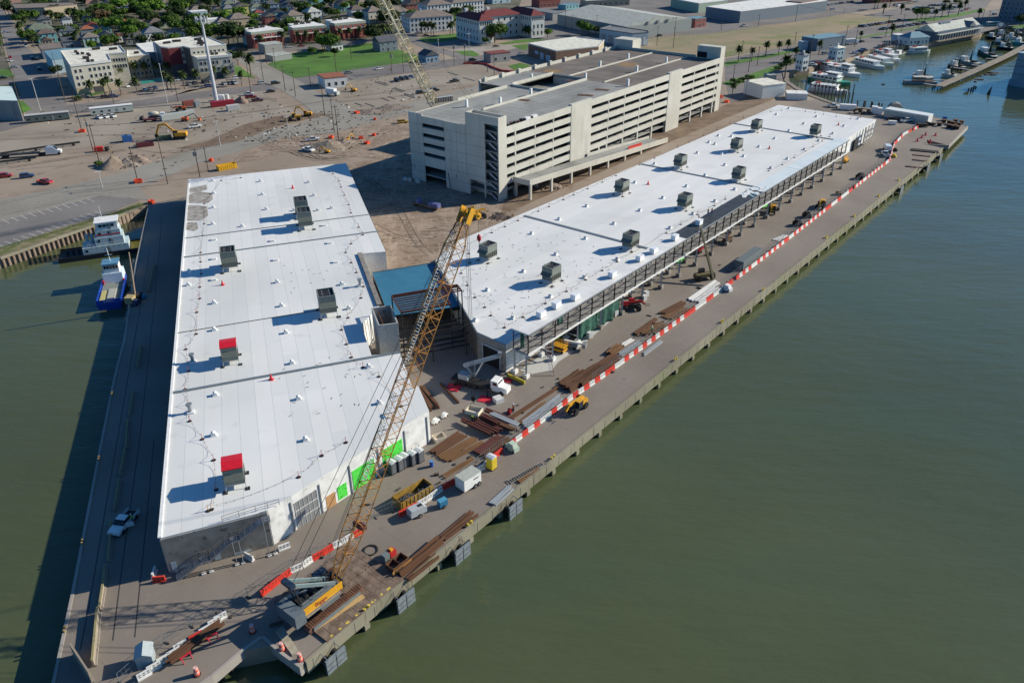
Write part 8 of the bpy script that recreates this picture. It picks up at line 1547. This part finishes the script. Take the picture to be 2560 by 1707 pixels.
# waterfront buildings at the right
bx('blue-grey metal shed with pale blue roof on the waterfront street','d',440,470,695,435,13,7,'slate','bluem',1,3,'shed')
for k, x, y, L, W, h_, wc, l in (('d',330,650,4.5,5,8.5,'white','tall white lookout house with a small cupola at the marina'),('d',650,560,6.5,6,7.5,'paleblue','tall pale blue ticket house on piles at the marina')):
    t = house(k,x,y,L,W,h_,wc,'grey' if wc == 'white' else 'cream','hip',30,l,fl=2,wins=2,rh=1.2); MB().cb(0,0,h_+1.0,1,1,1.2).build('cupola', TRIM, t)
bx('pale blue container-like box beside the blue-grey shed','d',300,462,358,458,4,5,'paleblue','white',1,0,'box'); bx('white workshop with flat roof and rooflights behind the quay shed','d',-60,905,145,880,14,6,'white','cream',1,0,'workshop'); t = bx('row of shrink-wrapped white boats beside the white workshop','d',170,910,355,915,7,2.6,'white','white',1,0,'boats')
bx('concrete booth with thick flat roof by the marina gate','d',0,755,70,750,5,3.4,'grey','metal',1,0,'booth'); bx('pale blue kiosk near the restaurant','d',1175,385,1235,378,5,4,'paleblue','white',1,1,'kiosk'); house('d',1370,410,16,10,4.5,'white','bluem','hip',18,'low white dock house with wide blue roof beside the restaurant',wins=5)
a, b = Q('6',930,690), Q('6',1640,560); L = dist(a,b); rz = ang(a,b); rs = thing('restaurant', 'long dark blue waterfront restaurant with pale roofs and a columned verandah', 'restaurant', a.lerp(b,.5)+Vector((-math.sin(rz),math.cos(rz),0))*9, rz)
MB().cb(0,0,0,L,16,6).build('wall', wallm('rest_blue', (.05,.09,.14)), rs); gable(L,12,6.01,4,.8).build('roof', rmat('metal'), rs); MB().cb(0,-8.6,4.2,L*1.02,3.4,.25).build('verandah_roof', rmat('metal'), rs); MB().cb(0,-8.8,.3,L*1.04,4,.3).build('deck', TIM, rs)
for i in range(18): MB().cb(-L/2+i*L/17,-10.2,.3,.2,.2,4).build('verandah_post', TRIM, rs)
g_ = gable(8,8,6.3,3,.5,'y'); g_.v = [(v[0]+L*.28,v[1]-4,v[2]) for v in g_.v]; g_.build('dormer', rmat('grey'), rs)
for i in range(4): MB().cb(-L*.25+i*3.4,-1,8.6,2.2,1.6,1.6).build('roof_unit', STL, rs)
# ---- mobile phone mast and the pale lattice boom beyond the garage
mt = thing('monopole_mast', 'tall tapering grey mobile phone mast with a ring of antennas', 'mast', Q('a',1975,930)); MB().tube((0,0,0),(0,0,39),1.0,12,.45).build('pole', plain('mast_steel', (.50,.52,.56), .5), mt)
MB().tube((0,0,37.8),(0,0,38.1),2.6,10).build('platform', STL, mt)
for i in range(9): MB().cb(2.7*math.cos(i*.7),2.7*math.sin(i*.7),36.6,.5,.35,2.6).build('antenna', TRIM, mt)
cb_ = thing('mast_cabinet', 'white equipment cabinet and round tank at the foot of the mobile mast', 'cabinet', Q('a',2020,915)); MB().cb(0,0,0,2.5,2,2.6).build('body', WHT, cb_); MB().tube((3,0,0),(3,0,2.8),1.0,12).build('tank', TRIM, cb_)
lc = thing('lattice_crane', 'pale yellow lattice crane boom rising from behind the garage roof', 'crane', Q('q',760,310,22.7)); f2 = Q('q',735,290,18.0); t2 = G(958,2,60); t2 = f2+(t2-f2)*1.35
PYL = mat('pale_boom_yellow', (.50,.36,.08), .6, scale=.06, col2=(.60,.55,.36)); lattice(f2, t2, 2.5, 34, PYL, lc, Vector((0,0,1)), .13, .08, 5, 3); wpart(MB().bar(f2, t2, .35, .35), 'boom_walkway', TRIM, lc)
for s_ in (0,1.5): wpart(MB().tube(f2+Vector((14+s_,4,0)), f2+(t2-f2)*.98, .05, 4), 'pendant', CAB, lc)
wpart(MB().cb(f2.x+2,f2.y+1,0.02,9,4,3.5), 'carrier', PYL, lc)
# ------------------------------------------------------------------ trees, palms, poles
def leafm(nm, c1, c2):
    ma = mat(nm, c1, .9, scale=.9, col2=c2, detail=4, fac=(.3,.7)); nd(ma)[1].inputs['Specular IOR Level'].default_value = .15; return ma
LF = [leafm('leaf_mid', (.025,.055,.012), (.09,.16,.025)), leafm('leaf_bright', (.045,.10,.012), (.13,.24,.03)), leafm('leaf_dark', (.015,.03,.012), (.045,.075,.02)), leafm('leaf_dry', (.06,.045,.025), (.14,.10,.05))]
BARK = plain('bark', (.11,.085,.06), .9)
def crown(seed, n_=900, lobes=11, flat=.75):
    r_ = random.Random(seed); C = []
    for i in range(lobes):
        a = r_.random()*6.28; q = r_.random()**.5*.62; C.append((q*math.cos(a), q*math.sin(a), (r_.random()-.35)*.5*flat, .28+r_.random()*.22))
    mb = MB()
    for i in range(n_):
        x, y, z, s_ = C[r_.randrange(lobes)]; u = Vector((r_.gauss(0,1), r_.gauss(0,1), r_.gauss(0,1)+.3)).normalized()*s_*(.75+.35*r_.random()); p = Vector((x,y,z))+u
        n2 = (u.normalized()+Vector((r_.random()-.5,r_.random()-.5,r_.random()-.2))*1.1).normalized(); a = n2.orthogonal().normalized(); b = n2.cross(a); k = .05+r_.random()*.06
        mb.add([p-a*k-b*k*.6, p+a*k-b*k*.5, p+a*k*.7+b*k, p-a*k*.8+b*k*.8], [(0,1,2,3)])
    return mb
CRM = [crown(s_).build('crown', LF[0]).data for s_ in range(4)]
for o in [o for o in bpy.data.objects if o.name.startswith('crown') and o.parent is None]: bpy.data.objects.remove(o)
def cm(i, j):
    key = (i,j)
    if key not in CMC:
        me = CRM[i].copy(); me.materials.clear(); me.materials.append(LF[j]); CMC[key] = me
    return CMC[key]
CMC = {}
TRK_ = MB().tube((0,0,0),(.02,.03,.5),.06,6,.04).tube((.02,.03,.45),(.35,.1,.85),.035,5,.015).tube((.02,.03,.45),(-.3,.2,.9),.03,5,.015).tube((.02,.03,.5),(0,-.25,1.0),.03,5,.012)
_o = TRK_.build('trunk', BARK); TRM = _o.data; bpy.data.objects.remove(_o)
def tree(k, x, y, r_, col=0, label='', ht=None, group=None):
    p = Q(k,x,y); ht = ht or r_*.9; t = thing('tree', label, 'tree', p, rnd.random()*6, group)
    c = bpy.data.objects.new('crown', cm(rnd.randrange(4),col)); sc.collection.objects.link(c); c.parent = t; c.location = (0,0,ht+r_*.15); c.scale = (r_,r_,r_*.85)
    k_ = bpy.data.objects.new('trunk', TRM); sc.collection.objects.link(k_); k_.parent = t; k_.scale = (ht,ht,ht); return t
def mk_palm(kind):
    t = thing('palm_tree', '', 'palm'); H = 5.2; MB().tube((0,0,0),(.15,.1,H),.22,7,.16).build('trunk', plain('palm_bark', (.16,.13,.10), .9), t); mb = MB(); r_ = random.Random(3)
    for i in range(30):
        a = i*2.4; el = 1.1-1.9*(i/30); L = 1.9+r_.random()*.5; pr = Vector((.15,.1,H)); d = Vector((math.cos(a)*math.cos(el), math.sin(a)*math.cos(el), math.sin(el))); sd2 = Vector((-math.sin(a), math.cos(a), 0)); 
        for j in range(4):
            q = pr+d*L/4; w0 = .6*(1-abs(j-1.3)/4); w1 = .6*(1-abs(j-.3)/4)*(0.3 if j == 3 else 1); mb.add([pr-sd2*w0, pr+sd2*w0, q+sd2*w1, q-sd2*w1], [(0,1,2,3)]); pr = q; d = (d+Vector((0,0,-.28))).normalized()
    mb.build('fronds', leafm('palm_leaf', (.03,.05,.015), (.09,.12,.04)), t); return t
PM = Kind(mk_palm)
cn = ['mid-green','bright green','dark green','dry brownish']
TR = {'1':[(1400,100,8,0),(1250,70,6,0),(1560,90,7,1),(2000,250,9,1),(2240,260,7,1),(1900,180,6,0),(1650,400,7,3),(1740,380,6,3),(480,720,6,0),(520,690,5,0),(420,370,6,2),(330,430,6,0),(300,300,5,2),(150,250,6,2),(40,90,8,0),(170,40,7,0),(230,30,7,1),(120,180,6,2),(1200,330,6,2),(1060,650,6,0),(1850,550,7,1),(1950,520,7,0),(2060,560,6,1),(2230,560,7,0),(2320,580,6,0),(2330,330,6,1),(1990,330,6,0),(1780,300,7,0),(1480,330,4,2),(690,300,5,2),(1950,1210,6,1),(2010,1260,5,0),(1330,330,5,0),(1680,240,6,1),(1860,260,5,0),(2330,60,9,0),(60,30,8,2),(820,330,5,2),(960,1260,4,2),(560,760,5,2)],
'2':[(40,180,9,1),(120,290,8,1),(250,290,8,1),(330,120,7,0),(600,250,8,0),(500,220,7,0),(660,240,7,1),(420,470,6,0),(820,600,8,0),(890,570,6,0),(1390,760,9,2),(1470,700,9,2),(1540,730,8,2),(1350,640,6,2),(640,320,5,2),(740,400,4,2),(1160,140,7,0),(1250,110,6,3),(1080,60,6,0),(30,330,7,0),(70,440,7,2),(1440,1010,4,0),(1540,1060,5,2),(1480,600,4,2),(2000,220,5,2),(2290,300,5,2),(170,20,8,0),(380,60,7,2),(960,60,6,3),(780,130,5,0)],
'3':[(600,860,7,1),(700,860,7,0),(560,830,5,0),(660,800,6,1),(400,920,3.5,0),(770,930,3.2,2),(1400,740,7,2),(1460,700,6,2),(1400,640,6,2),(1690,790,4,0),(1090,80,7,1),(1130,50,6,0),(940,200,5,1),(680,150,6,2),(250,60,7,1),(150,80,6,0),(1630,480,8,2),(1600,400,7,2),(2200,500,4,0),(120,190,5,2),(1530,560,4,2)],
'4':[(520,460,6,0),(600,440,6,0),(690,400,6,0),(650,330,6,2),(1290,700,8,0),(1390,650,6,0),(1210,700,5,3),(1850,620,5,2),(350,430,5,0),(450,420,4,0),(1150,740,3,0),(2150,625,4,1)],
'c':[(640,320,6,0),(700,325,5,1),(760,325,4,2),(150,335,4,2)],'6':[(600,330,6,0),(680,310,5,1),(2280,430,5,2)]}
for k in TR:
    where = {'1':'in the old town on the left','2':'around the apartments','3':'around the green field','4':'by the red-roofed mansion','c':'behind the garage','6':'near the restaurant'}[k]; cnt = {}
    for x, y, r_, c in sorted(TR[k]):
        cnt[c] = cnt.get(c,0)+1; tree(k,x,y,r_*1.0,c,'%s broad-crowned tree %s, %s such from the left' % (cn[c], where, ORD[cnt[c]-1]), group='%s trees %s' % (cn[c], where))
# dense street trees of the town, tree by tree, kept clear of the houses
HP = [o.location.copy() for o in bpy.data.objects if o.get('category') in ('house','building','apartment block','school','hall')]
cand = []
for j in range(420):
    y0 = rnd.random()*150-14; x = rnd.random()*1180
    if y0 > 150-x*.085 or (y0 > 60 and x < 160) or (x < 60 and y0 > 10): continue
    p = G(x,y0)
    if any((p-h).length < 10 for h in HP) or any((p-c_[0]).length < 7 for c_ in cand): continue
    cand.append((p, x))
    if len(cand) >= 190: break
cand.sort(key=lambda c_: c_[1]); cnt = {}
for p, x in cand:
    c = rnd.choice([0,0,1,2,2]); cnt[c] = cnt.get(c,0)+1; q_ = cnt[c]-1
    t = thing('tree', '%s street tree in the old town, %s of its colour from the left' % (cn[c], ORD[q_] if q_ < 99 else 'last'), 'tree', p, rnd.random()*6, '%s trees of the back streets' % cn[c]); r_ = 4+rnd.random()*3.5
    o = bpy.data.objects.new('crown', cm(rnd.randrange(4),c)); sc.collection.objects.link(o); o.parent = t; o.location = (0,0,r_*.8); o.scale = (r_,r_,r_*.85)
    o = bpy.data.objects.new('trunk', TRM); sc.collection.objects.link(o); o.parent = t; o.scale = (r_*.75,)*3
PA = {'1':[(130,180,1.3),(390,600,1.3),(440,520,1.3),(1090,620,1),(1310,640,1),(1270,700,1),(890,420,1.1),(960,400,1.1),(1160,380,1.3),(2090,740,1),(1250,780,.9),(2190,740,.9),(30,900,1.2),(40,800,1.2),(2000,1330,1),(2100,1290,1),(2230,1290,1.1),(2290,1260,1),(1500,1590,1),(1720,1560,1),(1800,1520,1),(1985,1560,1),(2250,1530,1),(1290,480,1.2),(560,780,1),(380,700,1.1),(340,620,1.2),(1040,430,1.1),(100,240,1.3)],
'2':[(430,340,1.1),(100,1200,1.1),(150,1190,1),(40,1270,1),(230,1270,1),(390,1270,1),(390,1470,1.1),(460,1510,1),(665,1460,1.1),(895,1430,1.1),(1365,1380,1.1),(1160,1330,1),(1600,1400,.9),(1750,1250,1.5),(1930,790,1),(2290,740,1.1),(1110,220,1.4),(1240,230,1.4)],
'3':[(170,720,1),(310,715,1),(480,700,1),(665,690,1),(500,690,.9),(865,670,1),(1015,655,1),(1175,640,1),(1320,610,1),(1380,610,1),(1570,670,1.3),(1625,650,1.2),(1490,660,1.2),(1670,640,1.2),(1250,600,1),(2180,560,1),(2250,555,1)],
'4':[(100,560,1),(250,570,1.1),(190,560,.9),(290,580,1),(560,590,1.1),(605,570,1.1)],'s':[(1925,430,1.1),(2185,430,1),(1800,1130,.9)],
'5':[(85,930,1.1),(300,910,1),(430,880,1),(560,1010,1),(400,1290,1.5),(960,890,1),(2145,610,.9),(1630,680,.8),(2005,240,1),(1860,170,1.1),(1915,150,1.1),(2110,130,1.1),(2300,250,1)],'6':[(50,240,1),(340,250,1),(180,600,1),(1000,300,1.2),(1110,270,1.1),(1370,190,1.1),(1270,260,1.2),(1600,330,1),(880,340,1)]}
for k in PA:
    where = {'1':'on the left side of the town','2':'in the apartment grounds','3':'along the brick row','4':'before the white institution','s':'by the garage end tower','5':'along the waterfront street','6':'around the far parking lot'}[k]
    for i, (x, y, s_) in enumerate(sorted(PA[k])): PM.put('p', Q(k,x,y), i*1.7, 'fan palm with shaggy crown %s, %s from the left' % (where, ORD[i]), 'palms '+where, s_*1.3)
for i, (k, x, y, r_) in enumerate((('s',1860,860,3.5),('s',2010,820,3),('s',2150,760,3),('d',130,610,3),('d',180,590,3),('d',230,575,3),('d',90,640,2.5),('e',10,0,0),('a',905,1510,2.2),('a',700,920,3),('d',300,530,3),('d',350,500,3),('6',1250,60,4),('6',1080,60,4))):
    if r_:
        t = thing('shrub', 'rounded dark green clipped shrub, %s counting along the waterfront and yard' % ORD[i], 'shrub', Q(k,x,y)); o = bpy.data.objects.new('foliage', cm(i%4,2 if i%2 else 0)); sc.collection.objects.link(o); o.parent = t; o.location = (0,0,r_*.35); o.scale = (r_,r_,r_*.6)
# poles
WP = plain('pole_wood', (.10,.075,.055), .9)
def pole(i, k, xb, yb, xt, yt, kind='w'):
    p = Q(k,xb,yb); sx_, sy_ = ORG[k][0]+xt*scl(k), ORG[k][1]+yt*scl(k); h = 1.0
    while h < 34:
        d_ = Vector((p.x,p.y,h))-_C
        if 853.5-FPX*d_.dot(_U)/d_.dot(_F) < sy_: break
        h += .25
    t = thing('utility_pole' if kind != 'l' else 'light_pole', ('dark timber utility pole, %s in the photo from the left' if kind == 'w' else 'timber utility pole carrying grey transformers, %s in the photo from the left' if kind == 't' else 'pale steel light pole, %s in the photo from the left') % ORD[i], 'pole', p, R(rnd.choice([34,-56])))
    MB().tube((0,0,0),(0,0,h),.2 if kind != 'l' else .18,6,.13).build('pole', WP if kind != 'l' else plain('pole_steel', (.5,.5,.48), .6), t)
    if kind == 'l': MB().bar((-1.1,0,h),(1.1,0,h),.3,.2).build('lamp_head', TRIM, t)
    else: MB().bar((-1.2,0,h-.7),(1.2,0,h-.7),.14,.16).build('crossarm', WP, t)
    if kind == 't':
        for x in (-.5,.5): MB().tube((x,.4,h-3),(x,.4,h-1.6),.38,8).build('transformer', STL, t)
    return p, h
PL = [('a',370,1010,280,720,'l'),('a',600,940,470,540,'w'),('a',1530,950,1455,590,'l'),('a',745,1190,655,880,'w'),('a',850,1380,795,1080,'t'),('a',905,1480,815,1135,'w'),('e',1530,110,1420,-310,'w'),('e',1255,80,1180,-235,'w'),('a',2010,1335,1970,1110,'l'),('e',1825,50,1770,-215,'t'),('a',1900,1560,1825,1340,'w'),('a',1040,950,1000,800,'t'),('a',1625,930,1570,700,'w'),('a',2290,850,2245,480,'w'),('a',230,1100,150,690,'w'),('a',520,660,470,480,'w'),
('b',68,735,30,380,'w'),('b',268,835,235,600,'w'),('b',362,885,335,650,'w'),('b',500,795,465,620,'w'),('b',627,1055,600,770,'w'),('b',715,1210,685,900,'w'),('b',757,1310,718,960,'w'),('b',308,1285,272,1070,'l'),('b',870,540,850,350,'w'),('b',1240,670,1215,480,'t'),('b',1345,660,1310,500,'w'),('b',1452,965,1440,780,'l'),('b',735,680,705,500,'w'),('b',1715,580,1705,440,'w'),('b',1807,600,1790,400,'t'),('b',1905,580,1875,390,'t'),('b',1945,510,1940,310,'l'),('b',2110,660,2100,480,'w'),('b',2172,690,2170,480,'w'),('b',180,620,155,440,'w'),('b',98,580,75,440,'w'),('b',1665,460,1660,360,'l'),('b',25,720,15,630,'l'),
('c',485,260,483,80,'w'),('c',545,270,545,140,'w'),('c',770,300,770,140,'w'),('c',930,240,930,160,'w'),('c',1228,290,1230,190,'t'),('c',1482,330,1485,160,'w'),('c',1320,420,1325,240,'w'),('c',1470,440,1480,250,'w'),('c',2095,480,2100,370,'w'),('c',2015,740,2030,590,'w'),('c',2155,660,2180,430,'w'),('c',2235,600,2253,425,'w'),('c',2130,860,2140,700,'t'),('c',1905,280,1908,200,'w'),('c',2245,240,2250,130,'w'),
('d',180,560,195,400,'w'),('d',380,540,412,315,'w'),('d',790,430,822,225,'w'),('d',710,350,735,235,'w'),('d',1070,340,1110,145,'w'),('d',245,390,258,295,'w'),('d',250,200,265,40,'w'),('d',1425,215,1455,90,'w'),('d',1215,290,1250,130,'w'),('d',1365,270,1395,120,'w'),('d',1940,230,1975,90,'w'),('d',1990,250,2030,100,'w'),('d',2090,200,2130,80,'w'),('d',570,150,575,85,'l'),('d',690,130,695,60,'l'),('e',935,150,895,0,'l'),('f',2900,0,2890,-60,'l')]
PL = PL[:-1]; tops = {}
for i, (k, xb, yb, xt, yt, kd) in enumerate(PL): tops[i] = pole(i,k,xb,yb,xt,yt,kd)
for i, (a, b) in enumerate(((5,21),(7,9),(6,10),(17,18),(18,20),(20,21),(21,22),(25,26),(31,30),(30,29),(33,34),(54,55),(56,57),(58,60),(62,61),(40,42),(43,44),(24,25))):
    pa, ha = tops[a]; pb2, hb2 = tops[b]; mb = MB(); prev = None
    for s_ in (-.9,.9):
        prev = None
        for k in range(9):
            t_ = k/8; q = Vector((pa.x+s_,pa.y,ha-.6)).lerp(Vector((pb2.x+s_,pb2.y,hb2-.6)),t_)-Vector((0,0,4*t_*(1-t_)*1.6))
            if prev is not None: mb.tube(prev, q, .04, 3, cap=False)
            prev = q
    tag(mb.build('power_line', CAB), 'pair of sagging overhead wires between utility poles, %s span counted from the left' % ORD[i], 'wires')
# spoil heaps
def heap(label, k, x, y, r_, h_, c1, c2, seed):
    p = Q(k,x,y); r2 = random.Random(seed); vs = []; N = 22; M_ = 8
    for j in range(M_+1):
        for i in range(N): 
            q = j/M_; a = 6.283*i/N; rr = r_*q*(1+.18*math.sin(a*3+seed)+.12*(r2.random()-.5)); vs.append((rr*math.cos(a), rr*math.sin(a)*.8, h_*(1-q)**1.1*(1+.1*(r2.random()-.5))-.05*(j == M_)))
    fs = [(j*N+i, (j+1)*N+i, (j+1)*N+(i+1)%N, j*N+(i+1)%N) for j in range(M_) for i in range(N)]
    mb = MB().add(vs, fs)
    for i in range(6 if 'smooth' in label or 'brown soil' in label else 26): a = r2.random()*6.28; q = .5+.6*r2.random(); mb.ob((r_*q*math.cos(a)*1.1, r_*q*math.sin(a)*.9, max(0,h_*(1-q)*.7)), .4+r2.random()*.5, .3, .25, a)
    o = mb.build('spoil_heap', mat('heap_'+str(seed), c1, .95, scale=.8, col2=c2, detail=7), smooth=True); o.location = p; tag(o, label, 'heap')
heap('smooth brown soil heap left of the rubble heaps by the road','a',1040,1520,6,4.2,(.24,.18,.13),(.32,.25,.19),1); heap('grey rubble heap between the two brown ones by the road','a',1160,1510,4.6,3,(.17,.14,.12),(.30,.26,.22),2); heap('lower brown soil heap right of the rubble one','a',1260,1470,5,2.6,(.22,.16,.12),(.31,.24,.19),3)
heap('brown soil heap beside the red container','a',2200,935,4.5,3,(.19,.13,.09),(.28,.21,.16),4); heap('broad heap of broken concrete and soil in front of the slip shed','b',660,1340,10,2.6,(.16,.12,.09),(.33,.28,.22),5); heap('dug-out rubble at the foot of the tall pole','b',800,1310,7,2.0,(.15,.11,.08),(.30,.25,.20),6); heap('line of dark broken debris beyond the junction','b',1060,1020,8,.9,(.13,.10,.08),(.28,.23,.19),7); heap('second stretch of broken debris beyond the junction','b',1250,985,8,.8,(.13,.10,.08),(.28,.23,.19),8)
heap('dark heap of soil and scrap in the mud before the garage','r',2000,1270,4,1.4,(.08,.06,.05),(.2,.15,.12),9); heap('tan rubble heap beside the dirt road under the garage ramp','g',350,130,5,1.5,(.19,.14,.1),(.3,.24,.19),10)
pt_ = thing('site_trailer_load', 'long flatbed with wrapped blue-grey bales in the garage shade', 'trailer', Q('r',520,1090), ang(Q('r',200,1020),Q('r',840,1180))); MB().cb(0,0,.8,11,2.2,.25).build('bed', WOOD, pt_); 
for x in (-3.2,2.0,3.4,4.8): MB().cb(x,0,1.06,1.2,1.6,1.2).build('bale', plain('bale_blue', (.10,.12,.30), .6), pt_)
for x in (-4,4): MB().tube((x,-1,.45),(x,1,.45),.45,10).build('axle', BLK, pt_)
# hedge-like rough growth: nobody could count it
gs = MB()
for k in range(2600):
    t_ = rnd.random(); p = G(365,511).lerp(G(-20,630),t_)+Vector(((rnd.random()-.5)*1.5,(rnd.random())*3-1,.05)); s_ = .12+rnd.random()*.25; a = rnd.random()*6.28
    gs.add([p, p+Vector((math.cos(a)*.1,math.sin(a)*.1,s_)), p+Vector((math.cos(a+1)*.12,math.sin(a+1)*.12,s_*.8))], [(0,1,2)])
tag(gs.build('rough_growth', LF[1]), 'rough weeds growing behind the slip seawall', 'weeds', None, 'stuff')
# timber pile face of the slip seawall
sw = PX([(0,645),(145,594),(247,559),(345,520)])
for i, (p, d) in enumerate(along(sw, 1.5, .5)):
    tag(MB().tube((p.x+.1,p.y-.35,-6),(p.x+.1,p.y-.35,-.5),.3,7).build('seawall_pile', WOOD), 'round timber pile of the slip seawall, %s from the left' % ORD[i], 'pile', 'seawall piles') if i < 99 else None
for a, b in zip(sw, sw[1:]): tag(MB().bar(Vector((a.x,a.y,-.1)), Vector((b.x,b.y,-.1)), .7, .7).build('seawall_cap', M_BEAM), None, None, None, 'structure')

# chain-link fence lines
def fline(label, pts, h=2.0, step=4):
    P = PX(pts); t = thing('chain_fence', label, 'fence', P[0]); mb = MB(); mr = MB()
    for p, d in along(P, step, .1): mb.tube(p, p+Vector((0,0,h)), .05, 4)
    for a, b in zip(P, P[1:]):
        for z in (.1,h*.5,h): mr.tube(a+Vector((0,0,z)), b+Vector((0,0,z)), .025, 3)
    o = mb.build('posts', STL, t, True); tag(o, None, None, None, 'stuff'); mr.build('rails', STL, t, True)
for l, pts in (('low fence along the near edge of the green field',[(672,163),(736,198),(942,168),(1050,156)]),('fence behind the green field, across the lawn',[(700,172),(800,155),(900,140),(1040,130)]),('fence before the apartment parking',[(175,268),(260,255),(400,238),(600,206)]),('fence on the seawall side of the waterfront lot',[(0,541),(120,515),(240,485),(330,495)]),('fence between dry field and far road',[(1570,108),(1780,86),(1920,66),(2060,42),(2150,36)]),('fence between dry field and waterfront street',[(1815,143),(1930,122),(2060,97),(2230,65)]),('fence along the edge of the old lot below the road',[(0,512),(150,478),(260,450)]),('fence by the brick shed beyond the garage',[(1285,150),(1400,175),(1480,165)])): fline(l, pts)
# small litter of site debris: nobody could count it
for nm_, n_, box, ma_ in (('site_debris', 420, (0,230,1180,400), MATS['pile_timber']), ('site_debris', 110, (0,230,1180,400), MATS['footing_concrete']), ('quay_debris', 45, None, MATS['pile_timber'])):
    mb = MB()
    for k in range(n_):
        if box: c_ = rnd.choice(((700,340,60),(800,330,50),(340,395,60),(900,290,60),(1000,230,70),(450,330,90),(250,300,120),(600,270,80),(760,300,60),(980,205,80))); p = G(c_[0]+rnd.gauss(0,c_[2]), c_[1]+rnd.gauss(0,c_[2]*.22), .05)
        else: p = U(rnd.gauss(0,40), 12+rnd.gauss(0,3), .02)
        if box and (p-GO).dot(GU) > -2 and (p-GO).dot(GV) > -8 and (p-GO).dot(GV) < 58: continue
        mb.ob(p.to_tuple(), .3+rnd.random()**2*1.6, .15+rnd.random()*.4, .1+rnd.random()*.25, rnd.random()*3)
    tag(mb.build(nm_, ma_), 'small scattered debris on the %s' % ('dirt lots' if box else 'quay'), 'debris', None, 'stuff')
